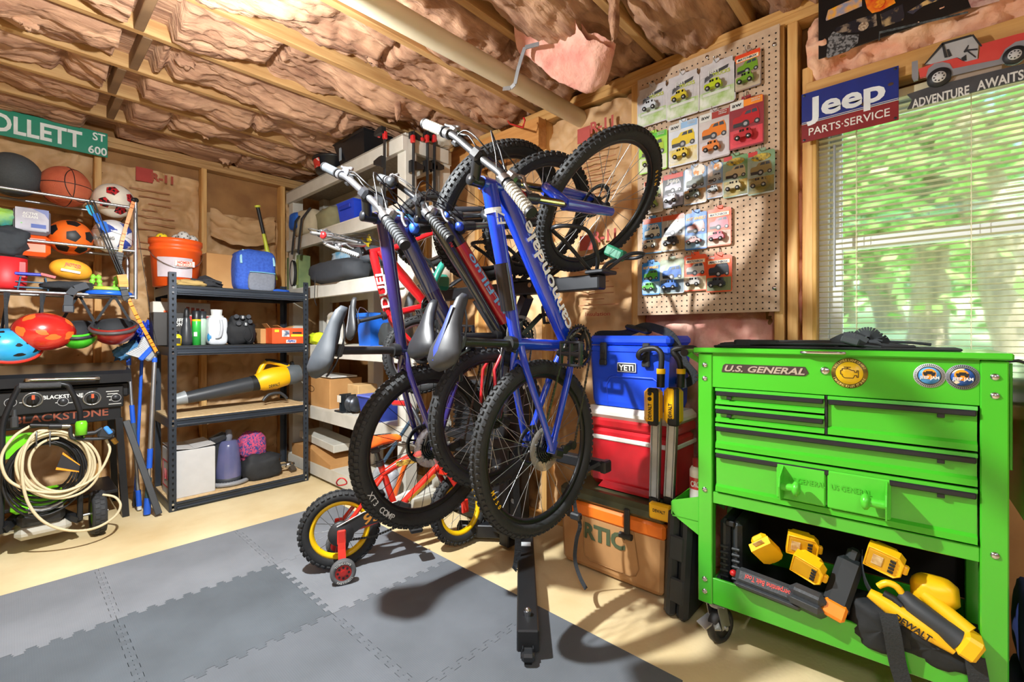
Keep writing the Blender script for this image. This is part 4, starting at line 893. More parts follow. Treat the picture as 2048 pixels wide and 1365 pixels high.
p = st(575, 3.76, S4); t = thing('hand_tool', 'small chrome and dark metal tool at the right end of the bottom tier', 'tool', p); b = MB(); b.sph(p + V((.01, 0, .055)), .026, 14, (1.3, 1, 1)); b.cyl(p + V((-.06, 0, .06)), p + V((.05, 0, .055)), .014, n=10); b.build('head', CHR, t); b = MB(); b.bar(p + V((.02, 0, .05)), p + V((.03, -.05, .012)), .04, .024); b.build('foot', mat('#5b5248', .5, .5), t)
# ================================================================ white painted wooden shelf
WX0, WX1, WN, WF = 1.64, 2.02, 2.43, 4.2
t = thing('wooden_shelf', 'white painted lumber shelf in the corner behind the bikes', 'shelf', ((WX0+WX1)/2, 3.3, 0))
WL = [2.375, 1.955, 1.525, 1.055, .56, .115]
for x in (WX0 + .045, WX1 - .045):
    for y in (WN + .045, WF - .045): b = MB(); b.box((x + (.02 if x < 1.8 else 0), y, 1.20), (.088, .088, 2.40), .003); b.build('post', WPAINT, t)
b = MB(); b.box((WX1 - .045, 3.3, 1.2), (.088, .088, 2.38), .003); b.build('post', WPAINT, t)
for k, z in enumerate(WL):
    b = MB(); b.box((WX0 + .019, (WN+WF)/2, z - .045), (.038, WF-WN, .09), .002); b.build('front_rail', WPAINT, t)
    b = MB(); b.box((WX1 - .01, (WN+WF)/2, z - .045), (.038, WF-WN, .09), .002); b.build('back_rail', WPAINT, t)
    b = MB(); b.box(((WX0+WX1)/2 + .02, WN - .0, z - .045), (WX1-WX0-.1, .038, .09), .002); b.build('end_rail', WPAINT, t)
    b = MB(); b.box(((WX0+WX1)/2, (WN+WF)/2, z + .004), (WX1-WX0, WF-WN, .010)); b.build('shelf_board', mat('#c9c4b6', .6, hex2='#d8d4c8', scale=4) if k else mat('#8b8478', .7, hex2='#9c968a', scale=60), t)
W_ = lambda px, X, z, py=600: V((lambda q: (q.x, q.y, z))(aX(px, py, X)))
Z0, Z1, Z2, Z3, Z4, Z5 = [z + .009 for z in WL]
# top
p = W_(735, 1.765, Z0); t = thing('plastic_bin', 'black tapered plastic bin on top of the white shelf, nearest the end post', 'bin', p)
b = MB(); hx, hy = .15, .21
def bin_(b, p, hx, hy, h, tp):
    P = []
    for z, k in ((0, tp), (h, 1), (h + .012, 1.06), (h + .012, .98), (.006, tp*.95)): P += [p + V((sx*hx*k, sy*hy*k, z)) for sx, sy in ((-1, -1), (1, -1), (1, 1), (-1, 1))]
    b.add(P, [(3, 2, 1, 0)] + [(4*r+i, 4*r+(i+1) % 4, 4*r+4+(i+1) % 4, 4*r+4+i) for r in range(4) for i in range(4)] + [(16, 17, 18, 19)])
bin_(b, p, hx, hy, .14, .8); b.build('body', mat('#17191c', .3), t)
b = MB(); b.box(p + V((-.142, .13, .07)), (.004, .03, .10)); b.build('side_label', mat('#8b97a0', .5), t)
p = W_(668, 1.70, Z0); t = thing('plastic_tub', 'black tub with a red and silver label on top of the white shelf', 'tub', p)
b = MB(); b.lathe([(0, 0), (.13, 0), (.145, .09), (.155, .09), (.155, .105), (.14, .105), (.125, .01)], p, n=32); b.build('body', mat('#1b1c1f', .35), t)
b = MB(); n = 10; an = [PI + .35 - .95*i/n for i in range(n+1)]; b.add([p + V(((.137 + .012*h)*math.cos(a), (.137 + .012*h)*math.sin(a), .018 + .062*h)) for h in (0, 1) for a in an], [(i, n+1+i, n+2+i, i+1) for i in range(n)], True); b.build('label', mat('#c33028', .5, hex2='#d8c8c0', scale=22, lo=.55, hi=.6), t)
p = W_(890, 1.93, Z0); b = MB(); b.blob(p + V((0, .02, .05)), (.13, .14, .11), .6, .25, 2, 4); tag(b.build('sack', mat('#b9b3a6', .8)), 'crumpled white bag on top of the far end of the white shelf near the plank', 'bag')
# bar clamps on the near end
def clamp(lab, p, q, jaw, k):
    p, q = V(p), V(q); t = thing('bar_clamp', lab, 'clamp', q if q.z < p.z else p, 'bar clamps on the white shelf')
    b = MB(); b.bar(p, q, .022, .007, (1, 0, 0)); b.build('bar', mat('#4a4d52', .35, .8), t)
    d = V(jaw); b = MB(); c = p + V((0, 0, -.02)); b.prism([(-.015, .015), (.02, .018), (.075, .0), (.075, -.022), (.02, -.02), (-.015, -.025)], c, d, (0, 0, 1), V((0, 0, 1)).cross(d).normalized()*.03); b.build('fixed_jaw', BLK, t)
    c = p.lerp(q, .42); b = MB(); b.prism([(-.015, .03), (.02, .03), (.08, .018), (.08, -.006), (.02, -.02), (-.015, -.045)], c, d, (0, 0, 1), V((0, 0, 1)).cross(d).normalized()*.03); b.build('sliding_jaw', BLK, t)
    b = MB(); c = p + d*.065 + V((0, 0, -.032)); b.box(c, (.024, .024, .024), .006); b.box(c - V((0, 0, .02)) - d*.07, (.025, .03, .05), .006); b.build('pad', RED, t)
p, q = aX(769, 255, 1.595), aX(769, 420, 1.595)
clamp('large bar clamp on the front of the white shelf left of its end post', p, q, (0, 1, 0), 0)
for px, lb in ((827, 'bar clamp on the end of the white shelf nearest the end post'), (855, 'middle one of the three bar clamps on the end of the white shelf'), (869, 'bar clamp on the end of the white shelf nearest the plank')):
    p, q = aY(px, 262, 2.395), aY(px, 425, 2.395); clamp(lb, p, q, (1, 0, 0), 1)
# second level
p = W_(627, 1.76, Z1); t = thing('cooler_bag', 'beige and blue soft bag with dark straps on the white shelf second level', 'bag', p)
b = MB(); b.blob(p + V((0, 0, .115)), (.26, .34, .23), .55, .14, 2, 31); b.build('body', mat('#b9ad92', .85, bump=.3, scale=18), t)
b = MB(); b.blob(p + V((-.10, .09, .14)), (.10, .17, .15), .6, .1, 2, 33); b.build('blue_end', mat('#1f5fc0', .7), t)
for d in (.0, -.12):
    a = [p + V((-.09, d - .02, .22)), p + V((-.15, d, .12)), p + V((-.155, d + .03, -.02)), p + V((-.155, d + .06, -.15))]; b = MB()
    for u_, w_ in zip(a, a[1:]): b.bar(u_, w_, .035, .004, (1, 0, 0))
    b.build('strap', mat('#2d3136', .8), t)
p = W_(672, 1.82, Z1); b = MB(); b.blob(p + V((0, 0, .11)), (.26, .30, .22), .6, .15, 2, 37); tag(b.build('olive_bag', mat('#8e8a68', .85, bump=.3, scale=18)), 'olive canvas bag between the beige bag and the blue bin on the white shelf', 'bag')
p = W_(716, 1.74, Z1); t = thing('plastic_bin', 'bright blue open plastic bin on the second level of the white shelf', 'bin', p); b = MB(); bin_(b, p, .10, .12, .13, .85); b.build('body', mat('#1f43c8', .35), t)
b = MB(); b.box(p + V((-.10, 0, .10)), (.02, .16, .03), .004); b.build('front_lip', mat('#1a38ac', .35), t)
p = W_(757, 1.78, Z1); b = MB(); b.box(p + V((0, 0, .085)), (.13, .10, .17), .025); b.box(p + V((0, 0, .18)), (.07, .05, .02), .006); tag(b.build('jerry_can', mat('#8d97a4', .5)), 'pale grey blue plastic container behind the purple bike handlebar', 'container')
# third level
p = W_(600, 1.74, Z2); t = thing('packaged_cable', 'green card package with a black cable coil at the left of the third level', 'package', p)
b = MB(); b.box(p + V((0, .03, .15)), (.10, .26, .30), .004); b.build('card', mat('#71875a', .6, hex2='#8a9c68', scale=9), t)
b = MB(); b.box(p + V((-.052, -.04, .15)), (.002, .09, .22)); b.build('panel', mat('#a9b568', .6), t)
b = MB()
for k in range(3): b.tube([p + V((-.065 - .006*k, -.03 + .045*math.cos(a), .14 + .11*math.sin(a))) for a in [2*PI*i/20 for i in range(20)]], .007, 7, closed=True)
b.tube([p + V((-.06, .0, .25)), p + V((-.07, .02, .36)), p + V((-.06, -.05, .39)), p + V((-.04, -.08, .30))], .007, 7, smoothpath=4); b.build('cable', BLK, t)
p = W_(676, 1.70, Z2); t = thing('folded_chair_bag', 'long rolled black fabric bundle on the third level of the white shelf', 'bag', p); b = MB(); b.blob(p + V((0, -.02, .085)), (.24, .72, .175), .6, .14, 2.2, 41); b.build('roll', mat('#33373d', .8, bump=.3, scale=16), t)
b = MB(); b.tube([p + V((-.12, .12, .05)), p + V((-.13, .11, -.05)), p + V((-.12, .13, -.13)), p + V((-.12, .10, -.17))], .003, 5, smoothpath=3); b.build('drawstring', BLK, t)
p = W_(742, 1.84, Z2); b = MB(); b.blob(p + V((0, 0, .20)), (.24, .30, .14), .6, .2, 2.2, 44); tag(b.build('folded_tarp', mat('#50565e', .85, bump=.3)), 'folded grey tarp behind the red bike handlebar on the third level', 'tarp')
p = W_(738, 1.80, Z2 + .27); b = MB()
for a, c in (((0, .10, .05), (-.02, .04, .0)), ((-.02, .04, .0), (-.03, -.05, -.02)), ((-.03, .05, .02), (-.06, .02, -.05)), ((-.02, -.02, .02), (-.06, -.12, .03))): b.bar(p + V(a), p + V(c), .05, .006, (1, 0, .3))
tag(b.build('yellow_strap', mat('#e6d024', .7)), 'loose bright yellow webbing on the folded grey tarp', 'strap')
p = W_(690, 1.80, Z2); b = MB(); b.blob(p + V((0, 0, .20)), (.16, .24, .12), .6, .3, 3, 46); tag(b.build('plastic_wrap', mat('#c9d6de', .5, hex2='#4f9cc4', scale=12)), 'crumpled white and light blue wrapping on the third level', 'wrapping')
# fourth level
p = W_(672, 1.72, Z3); t = thing('sprayer', 'white pump sprayer jug with tan trigger head on the fourth level', 'sprayer', p)
b = MB(); b.blob(p + V((0, 0, .09)), (.11, .13, .18), .45, .02, 1, 2); b.build('jug', mat('#d9d8d4', .4), t)
b = MB(); b.box(p + V((-.057, -.0, .115)), (.004, .08, .025)); b.build('red_label', RED, t)
b = MB(); b.lathe([(.05, .165), (.045, .19), (.03, .195)], p, n=18); b.build('red_collar', RED, t)
b = MB(); b.tube([p + V((0, -.05, .20)), p + V((0, .0, .225)), p + V((0, .07, .225)), p + V((0, .10, .19)), p + V((-.01, .10, .14))], [.02, .03, .03, .024, .016], 12, smoothpath=3); b.build('trigger_head', mat('#b8b3a8', .4), t)
b = MB(); b.tube([p + V((.02, -.05, .2)), p + V((0, -.10, .14)), p + V((0, -.11, .05)), p + V((.03, -.09, .01))], .008, 7, smoothpath=4); b.build('hose', mat('#a8a49a', .4), t)
p = W_(640, 1.70, Z3); b = MB(); b.blob(p + V((0, 0, .045)), (.16, .22, .10), .7, .3, 2.2, 51); tag(b.build('vest', mat('#cfe01f', .8)), 'lime yellow cloth in front of the white sprayer', 'cloth')
p = W_(748, 1.76, Z3); t = thing('bucket', 'blue square bucket behind the red bike on the fourth level', 'bucket', p); b = MB(); bin_(b, p, .085, .09, .22, .85); b.build('body', mat('#1f62c8', .35), t)
b = MB(); b.box(p + V((-.0, 0, .215)), (.19, .20, .03), .006); b.build('rim', mat('#2a70d8', .35), t); b = MB(); b.tube([p + V((-.09, .06, .23)), p + V((-.10, .02, .27)), p + V((-.10, -.04, .26)), p + V((-.09, -.07, .235))], .003, 6, smoothpath=3); b.build('bail', CHR, t)
p = W_(778, 1.72, Z3); b = MB(); b.blob(p + V((0, 0, .08)), (.12, .12, .16), .6, .2, 2.2, 55); tag(b.build('tool_pouch', mat('#2c3032', .85, bump=.3)), 'dark pouch next to the blue bucket on the fourth level', 'bag')
p = W_(820, 1.80, Z3); t = thing('toolbox', 'red box near the end post on the fourth level behind the saddles', 'toolbox', p); b = MB(); b.box(p + V((0, 0, .06)), (.16, .14, .12), .012); b.build('body', mat('#d8352c', .4), t); b = MB(); b.box(p + V((0, 0, .13)), (.165, .145, .025), .008); b.build('lid', mat('#b8b4b0', .4), t)
# fifth level
p = W_(672, 1.80, Z4); t = carton('cardboard_box', 'brown shipping box with black oval print on the fifth level of the white shelf', p + V((.0, .03, .115)), (.27, .40, .23), CARD, mat('#cbb894', .4))
b = MB(); q = p + V((-.137, .15, .135)); b.tube([q + V((0, .055*math.cos(a), .024*math.sin(a))) for a in [2*PI*i/20 for i in range(20)]], .0018, 5, closed=True); b.build('oval_print', mat('#3c2c1c', .7), t)
p2 = p + V((0, .02, .238)); b = MB(); b.box(p2 + V((-.02, -.02, .006)), (.22, .36, .012), .004); tag(b.build('white_board', WHT), 'thin white board lying on the brown shipping box', 'board')
p = W_(698, 1.70, Z4); t = thing('trailer_winch', 'black hand winch with round drum on the fifth level in front of the brown box', 'winch', p)
b = MB(); b.box(p + V((0, .05, .07)), (.10, .012, .13), .004); b.box(p + V((0, .05, .006)), (.12, .12, .012), .003); b.box(p + V((0, -.03, .07)), (.08, .012, .13), .004); b.build('bracket', mat('#2e3338', .4, .4), t)
b = MB(); b.lathe([(0, 0), (.06, 0), (.06, .01), (.03, .012), (.03, .06), (.055, .062), (.055, .07), (0, .07)], p + V((0, -.04, .07)), (0, -1, 0), 22); b.build('drum', mat('#4a4e54', .35, .6), t)
b = MB(); b.box(p + V((-.052, .05, .10)), (.004, .05, .05)); b.build('label', mat('#e8e0d0', .5), t)
p = W_(720, 1.80, Z4 + .0); b = MB(); b.box(p + V((.02, .0, .10)), (.16, .16, .20), .004); tag(b.build('small_carton', mat('#cfa974', .8)), 'small open tan carton behind the black winch', 'box')
p = W_(768, 1.74, Z4); t = thing('storage_bin', 'translucent blue plastic tub at the near end of the fifth level', 'bin', p); b = MB(); bin_(b, p, .12, .13, .14, .85); b.build('tub', mat('#3f55b8', .3, trans=.3), t); b = MB(); b.box(p + V((0, 0, .158)), (.26, .28, .015), .006); b.build('lid', mat('#5d6fc8', .35), t)
# bottom level
p = W_(655, 1.78, Z5); b = MB(); b.box(p + V((.0, .0, .155)), (.20, .62, .06), .004, Matrix.Rotation(.05, 3, 'X')); tag(b.build('white_plank', WPAINT), 'white painted plank lying on the bottom level over the cardboard', 'plank')
p = W_(650, 1.76, Z5); b = MB()
b.prism([(-.34, .0), (.36, .0), (.36, .09), (.05, .115), (-.34, .03)], p + V((-.12, 0, .0)), (0, 1, 0), (0, 0, 1), (.24, 0, 0)); tag(b.build('flattened_cardboard', CARD), 'flattened brown cardboard stuffed on the bottom level of the white shelf', 'cardboard')
# ================================================================ bicycles
def bframe(R, yaw, pit, roll, sc):
    hu = V((math.cos(yaw), math.sin(yaw), 0)); u = hu*math.sin(pit) + V((0, 0, 1))*math.cos(pit)
    n0 = V((0, 0, 1)).cross(-hu).normalized(); v0 = n0.cross(u)
    n = n0*math.cos(roll) + v0*math.sin(roll); v = n.cross(u)
    return Matrix(((u.x*sc, v.x*sc, n.x*sc, R[0]), (u.y*sc, v.y*sc, n.y*sc, R[1]), (u.z*sc, v.z*sc, n.z*sc, R[2]), (0, 0, 0, 1)))
def axisrot(o, a, d): return Matrix.Translation(o) @ Matrix.Rotation(d, 4, a) @ Matrix.Translation(-o)
def wheel(X, c, ro, tr, par, name, rimm, spm, nsp=28, knob=.004, disc=False, blocks=64, rimw=.011, rows=(-.62, -.05, .55), sidem=None, hubr=.018):
    """wheel in template space: axis +z, centre c; par = the bike"""
    root = par; L = root.location.copy(); c = V(c)
    rt = ro - knob; rm = rt - tr; ri = rm - tr*.85
    b = MB(X); b.lathe([(ri + .004, -rimw), (ri + .004, rimw), (ri - .010, rimw*.9), (ri - .019, .004), (ri - .019, -.004), (ri - .010, -rimw*.9)], c, (0, 0, 1), 56, closed=True)
    w = b.build(name, rimm, par)
    b = MB(X); pr = [(rm + tr*math.cos(a), tr*math.sin(a)) for a in [2*PI*i/14 for i in range(14)]]
    b.lathe(pr, c, (0, 0, 1), 72, closed=True)
    for k in range(blocks):
        for j, ph in enumerate(rows):
            a = 2*PI*(k + (.5 if j % 2 else 0))/blocks; rr = rm + tr*math.cos(ph*1.45) + knob*.1; zz = tr*math.sin(ph*1.45)
            p = c + V((rr*math.cos(a), rr*math.sin(a), zz)); R = Matrix.Rotation(a, 3, 'Z') @ Matrix.Rotation(-ph*1.45, 3, 'Y')
            b.box(p, (knob*2.2, 2*PI*rt/blocks*.56, tr*.52), .0012, R)
    b.build('tire', RUB, w)
    b = MB(X); b.lathe([(0, -.05), (.009, -.05), (.009, -.032), (hubr + .008, -.03), (hubr + .008, -.026), (hubr*.8, -.022), (hubr*.8, .022), (hubr + .008, .026), (hubr + .008, .03), (.009, .032), (.009, .05), (0, .05)], c, (0, 0, 1), 18); b.build('hub', mat('#2b2d31', .35, .6), w)
    sm = None; Xw = X @ Matrix.Translation(c)
    for k in range(nsp):
        a = 2*PI*k/nsp; sgn = 1 if k % 2 else -1; off = .42*(1 if (k//2) % 2 else -1)
        key = (sgn, off > 0)
        if sm is None: sm = {}
        if key not in sm:
            bb = MB(); bb.cyl(((hubr + .004)*math.cos(off), (hubr + .004)*math.sin(off), .027*sgn), ((ri - .012), 0, .003*sgn), .00125, n=5, cap=False); me = bpy.data.meshes.new('spoke'); me.from_pydata([tuple(p) for p in bb.v], [], bb.f); me.materials.append(spm); me.polygons.foreach_set('use_smooth', [True]*len(bb.f)); sm[key] = me
        o = bpy.data.objects.new('spoke', sm[key]); COL.objects.link(o); o.parent = w
        o.matrix_basis = Matrix.Translation(-L) @ Xw @ Matrix.Rotation(a, 4, 'Z')
    if disc:
        b = MB(X); b.lathe([(.062, -.036), (.080, -.036), (.080, -.034), (.062, -.034)], c, (0, 0, 1), 40, closed=True)
        for k in range(6): a = 2*PI*k/6; b.bar(c + V((.02*math.cos(a), .02*math.sin(a), -.035)), c + V((.068*math.cos(a + .5), .068*math.sin(a + .5), -.035)), .008, .002, (0, 0, 1))
        b.build('brake_disc', mat('#4c5054', .3, .9), w)
    return w
def saddle(X, p, m, par, L=.27, W=.15, m2=None, droop=.018):
    """p = clamp point; nose points +x"""
    p = V(p); b = MB(X); n = 18; K = []
    prof = [(-.50, .06, .012, .008), (-.47, .46, .024, .014), (-.38, .92, .034, .016), (-.24, 1.0, .036, .014), (-.08, .74, .036, .008), (.08, .44, .036, .002), (.26, .30, .034, -.001), (.42, .25, .030, -.006), (.50, .13, .020, -.014)]
    for t_, w, h, z in prof:
        for i in range(n):
            a = 2*PI*i/n; s_, c_ = math.sin(a), math.cos(a)
            yy = (h*.62*s_ if s_ > 0 else h*.75*s_); K.append(p + V((t_*L + .02, .045 + z + yy - droop*abs(c_)**2.2*w, W/2*w*c_)))
    F = [(i*n+j, i*n+(j+1) % n, (i+1)*n+(j+1) % n, (i+1)*n+j) for i in range(len(prof)-1) for j in range(n)]
    F += [tuple(range(n))[::-1], tuple(range((len(prof)-1)*n, len(prof)*n))]
    b.add(K, F, True); sd = b.build('saddle', m, par)
    b = MB(X)
    for s_ in (-1, 1): b.tube([p + V((-.10, .025, .03*s_)), p + V((-.05, .004, .022*s_)), p + V((.05, .004, .022*s_)), p + V((.12, .03, .01*s_))], .0035, 6, smoothpath=3)
    b.box(p, (.045, .022, .05), .005); b.build('saddle_rails', GRYM, sd)
    if m2:
        b = MB(X); rows = [(-.40, .13, .0195, 0.012), (-.24, .16, .0225, .012), (-.08, .14, .0225, .006), (.1, .12, .0225, .002), (.3, .10, .021, -.001)]
        K = [p + V((t_*L + .02, .0475 + z + h + .0015 - abs(s_)*.002, W/2*w*s_)) for t_, w, h, z in rows for s_ in (-1, 0, 1)]
        b.add(K, [(3*i+j, 3*i+j+1, 3*i+4+j, 3*i+3+j) for i in range(len(rows)-1) for j in range(2)], True); b.build('saddle_stripe', m2, sd)
    return sd
def arctext(s, size, m, par, X, c, r, a0, da, z, name='lettering'):
    for k, ch in enumerate(s):
        if ch == ' ': continue
        a = a0 + da*k; p = V(c) + V((r*math.cos(a), r*math.sin(a), z))
        text(ch, size, m, par, X @ p, X.to_3x3() @ V((-math.sin(a), math.cos(a), 0)), X.to_3x3() @ V((-math.cos(a), -math.sin(a), 0)), .01, name=name, ext=.0008)
def bike(name, lab, q, S):
    R = V(q[:3]); yaw, pit, roll, dl, sc, tt, dv, du, bw = q[3:12]
    X = bframe(R, yaw, pit, roll, sc); root = thing(name, lab, 'bicycle', (R.x, R.y, R.z - .34*sc), 'bikes hanging on the rack')
    X3 = X.to_3x3()
    f = lambda x, y, z=0: V((x + du - dv*.33, y + dv, z))
    BB, rh, fh = V((.425, -.04, 0)), V((0, 0, 0)), V((1.07, 0, 0))
    ht, hbm, bc = f(.775, .545), f(.815, .43), f(.83, .63)
    ax = (ht - hbm).normalized(); XS = X @ axisrot(hbm, ax, dl)
    sj = V((.425 - .29*tt, -.04 + .957*tt, 0)); st_ = V((-.29, .957, 0)); sp = V((.425 - .29*S['Ls'], -.04 + .957*S['Ls'], 0))
    F = S['frame']; tr_ = S.get('tube', 1)
    # frame: every tube of the welded frame is one mesh
    b = MB(X); k = hbm.lerp(ht, .75); k2 = hbm.lerp(ht, .22)
    b.tube([k, k.lerp(sj + V((.0, -.02, 0)), .5), sj + V((0, -.02, 0))], [.021*tr_, .019*tr_, .016*tr_], 14)
    b.tube([k2, k2.lerp(BB, .5), BB + V((.01, .01, 0))], [.026*tr_, .026*tr_, .023*tr_], 16)
    b.tube([BB, sj + st_*.02], .0165*tr_, 14); b.cyl(hbm - ax*.005, ht + ax*.005, .023, n=20); b.cyl(BB - V((0, 0, .035)), BB + V((0, 0, .035)), .022, n=18)
    for s_ in (-1, 1):
        b.tube([sj + V((.0, -.03, .012*s_)), sj.lerp(rh, .25) + V((0, 0, .035*s_)), sj.lerp(rh, .8) + V((0, 0, .062*s_)), rh + V((.0, .0, .064*s_))], [.0098*tr_, .0098*tr_, .0092*tr_, .009*tr_], 10, smoothpath=3)
        b.tube([BB + V((-.02, 0, .025*s_)), BB.lerp(rh, .3) + V((0, 0, .045*s_)), rh + V((0, 0, .064*s_))], [.0112*tr_, .0102*tr_, .0092*tr_], 10, smoothpath=3)
        b.box(rh + V((.012, .0, .064*s_)), (.05, .05, .008), .003)
    b.tube([sj.lerp(rh, .24) + V((0, 0, .036)), sj.lerp(rh, .22) + V((.02, .012, 0)), sj.lerp(rh, .24) - V((0, 0, .036))], .009, 8, smoothpath=3)
    fr = b.build('frame', F, root)
    # decals on the frame
    d = (k2 - BB).normalized(); up = V((-d.y, d.x, 0)); up = up if up.y > 0 else -up
    for s, pos, size, wd_, m, off in S.get('down', []):
        o = BB.lerp(k2, pos) + V((0, 0, .027*tr_)); text(s, size, m, fr, X @ (o + up*off), X3 @ d, X3 @ up, .02, ext=.001, w=wd_)
    d2 = (k - sj).normalized(); up2 = V((-d2.y, d2.x, 0)); up2 = up2 if up2.y > 0 else -up2
    for s, pos, size, wd_, m in S.get('top', []): text(s, size, m, fr, X @ (sj.lerp(k, pos) + V((0, 0, .0225*tr_))), X3 @ d2, X3 @ up2, .02, ext=.001, w=wd_)
    for (a_, e_, p0, p1, rr, m) in S.get('bands', []):
        P = {'k': k, 'k2': k2, 'sj': sj, 'BB': BB}; b = MB(X); b.tube([P[a_].lerp(P[e_], p0), P[a_].lerp(P[e_], p1)], rr, 16, cap=False); b.build('painted_band', m, fr)
    # seat
    b = MB(X); b.cyl(sj - st_*.03, sp, .0152, n=14); b.build('seatpost', S.get('post', BLK), root)
    b = MB(X); b.cyl(sj - st_*.0, sj + st_*.028, .021*tr_, n=14); b.bar(sj + st_*.012 + V((-.02, 0, -.02)), sj + st_*.012 + V((-.03, 0, .03)), .012, .008); b.build('seat_clamp', BLK, root)
    saddle(X @ axisrot(sp, V((0, 0, 1)), S.get('stilt', 0)), sp, S['saddle'], root, S.get('sL', .27), S.get('sW', .145), S.get('stripe'))
    # wheels
    ro, tr = .338, S.get('tr', .026)
    wr = wheel(X, rh, ro, tr, root, 'rear_wheel', S['rim'], S['spoke'], S.get('nsp', 28), S.get('knob', .004), S.get('disc', False), S.get('blocks', 72), rows=S.get('rows', (-.62, -.05, .55)))
    wf = wheel(XS, fh, ro, tr, root, 'front_wheel', S['rim'], S['spoke'], S.get('nsp', 28), S.get('knob', .004), S.get('disc', False), S.get('blocks', 72), rows=S.get('rows', (-.62, -.05, .55)))
    for s, a0, da, size, m, w_, on in S.get('wtext', []): arctext(s, size, m, w_ == 'r' and wr or wf, X if w_ == 'r' else XS, rh if w_ == 'r' else fh, on, a0, da, .0265 if S.get('wz') is None else S['wz'])
    # drivetrain
    b = MB(X)
    for j, r in enumerate((.052, .045, .038, .031, .025)):
        b.lathe([(r - .008, .034 + .004*j), (r, .034 + .004*j), (r, .036 + .004*j), (r - .008, .036 + .004*j)], rh, (0, 0, 1), 30, closed=True)
        for q_ in range(16): a = 2*PI*q_/16 + j*.2; b.box(rh + V(((r + .002)*math.cos(a), (r + .002)*math.sin(a), .035 + .004*j)), (.005, .004, .002), 0, Matrix.Rotation(a, 3, 'Z'))
    b.cyl(rh + V((0, 0, .03)), rh + V((0, 0, .056)), .018, n=14); cs = b.build('cassette', mat('#35383c', .3, .9), root)
    if S.get('guard'):
        b = MB(X); b.lathe([(.03, .031), (.085, .033), (.085, .0345), (.03, .033)], rh, (0, 0, 1), 40, closed=True); b.build('spoke_protector', S['guard'], cs)
    b = MB(X)
    rings = S.get('rings', (.082, .066, .046))
    for j, r in enumerate(rings):
        z = .055 - .006*j; b.lathe([(r - .013, z), (r, z), (r, z + .0025), (r - .013, z + .0025)], BB, (0, 0, 1), 44, closed=True)
        for q_ in range(30): a = 2*PI*q_/30; b.box(BB + V(((r + .002)*math.cos(a), (r + .002)*math.sin(a), z + .001)), (.006, .007, .0022), 0, Matrix.Rotation(a, 3, 'Z'))
    ca = S.get('crank', 1.2)
    for q_ in range(4): a = ca + .8 + PI/2*q_; b.bar(BB + V((.015*math.cos(a), .015*math.sin(a), .052)), BB + V(((rings[0] - .012)*math.cos(a), (rings[0] - .012)*math.sin(a), .052)), .02, .006, (0, 0, 1))
    b.lathe([(0, .035), (.024, .035), (.024, .064), (.016, .070), (0, .070)], BB, (0, 0, 1), 18)
    cr = b.build('crankset', mat('#2a2c2e', .3, .7), root)
    if S.get('ringguard'): b = MB(X); b.lathe([(rings[0], .060), (rings[0] + .016, .060), (rings[0] + .016, .063), (rings[0], .063)], BB, (0, 0, 1), 40, closed=True); b.build('chain_guard', S['ringguard'], cr)
    for s_ in (1, -1):
        a = ca if s_ > 0 else ca + PI; e = BB + V((.16*math.cos(a), .16*math.sin(a), .075*s_))
        b = MB(X); b.bar(BB + V((0, 0, .066*s_)), e, .026, .014, (0, 0, 1), .004); arm = b.build('crank_arm', mat('#2d312c', .35, .6), cr)
        b = MB(X); pz = e + V((0, 0, .062*s_)); Rp = Matrix.Rotation(S.get('ptilt', .4), 3, 'Z')
        b.cyl(e, pz + V((0, 0, .045*s_)), .009, n=10)
        for dx in (-.042, .042): b.box(pz + Rp @ V((dx, 0, 0)), (.010, .022, .095), .003, Rp)
        for dz in (-.045, .0, .045): b.box(pz + Rp @ V((0, 0, dz)), (.085, .020, .010), .003, Rp)
        b.build('pedal', S.get('pedal', mat('#4a4c50', .3, .7)), cr)
    b = MB(X); o = rh + V((-.005, -.045, .058)); b.box(o, (.04, .06, .03), .01); b.bar(o + V((.01, -.02, 0)), o + V((.045, -.085, -.002)), .03, .012, (0, 0, 1), .004)
    for pz in ((.02, -.04), (.045, -.085)): b.cyl(o + V((pz[0], pz[1], -.01)), o + V((pz[0], pz[1], .008)), .017, n=14)
    b.build('rear_derailleur', BLK, root)
    b = MB(X); pa = [rh + V((.0, .045, .046)), BB + V((0, rings[0]*.98, .055)), BB + V((rings[0], 0, .055)), BB + V((.0, -rings[0], .055)), rh + V((.04, -.145, .056)), rh + V((.02, -.10, .056)), rh + V((-.03, -.03, .046))]
    for p_, q_ in zip(pa, pa[1:]):
        nL = max(2, int((q_ - p_).length/.013))
        for i in range(nL): a = p_.lerp(q_, i/nL); c_ = p_.lerp(q_, (i + .92)/nL); b.bar(a, c_, .008, .006 if i % 2 else .004, (0, 0, 1))
    b.build('chain', mat('#6a6660', .35, .8), root)
    # fork
    cw = hbm - ax*.03; legs = .062
    fk = MB(XS); fk.box(cw, (.05, .04, .15), .012, None); fk.cyl(hbm, cw, .02, n=12); crown = fk.build('fork', S['fork_crown'], root)
    for s_ in (1, -1):
        a = cw + V((.008, .012, legs*s_)); e = fh + V((.0, .0, legs*s_)); m_ = a.lerp(e, S.get('stan', .42))
        b = MB(XS)
        if S.get('stan', .42) > 0: b.cyl(a, m_.lerp(e, .1), .0150, n=14); b.build('stanchion', S['stanchion'], crown)
        b = MB(XS); b.tube([m_, m_.lerp(e, .1), e + V((0, 0, 0))], [.026, .025, .020], 14); b.box(e, (.03, .03, .014), .005); b.build('fork_leg', S['fork'], crown)
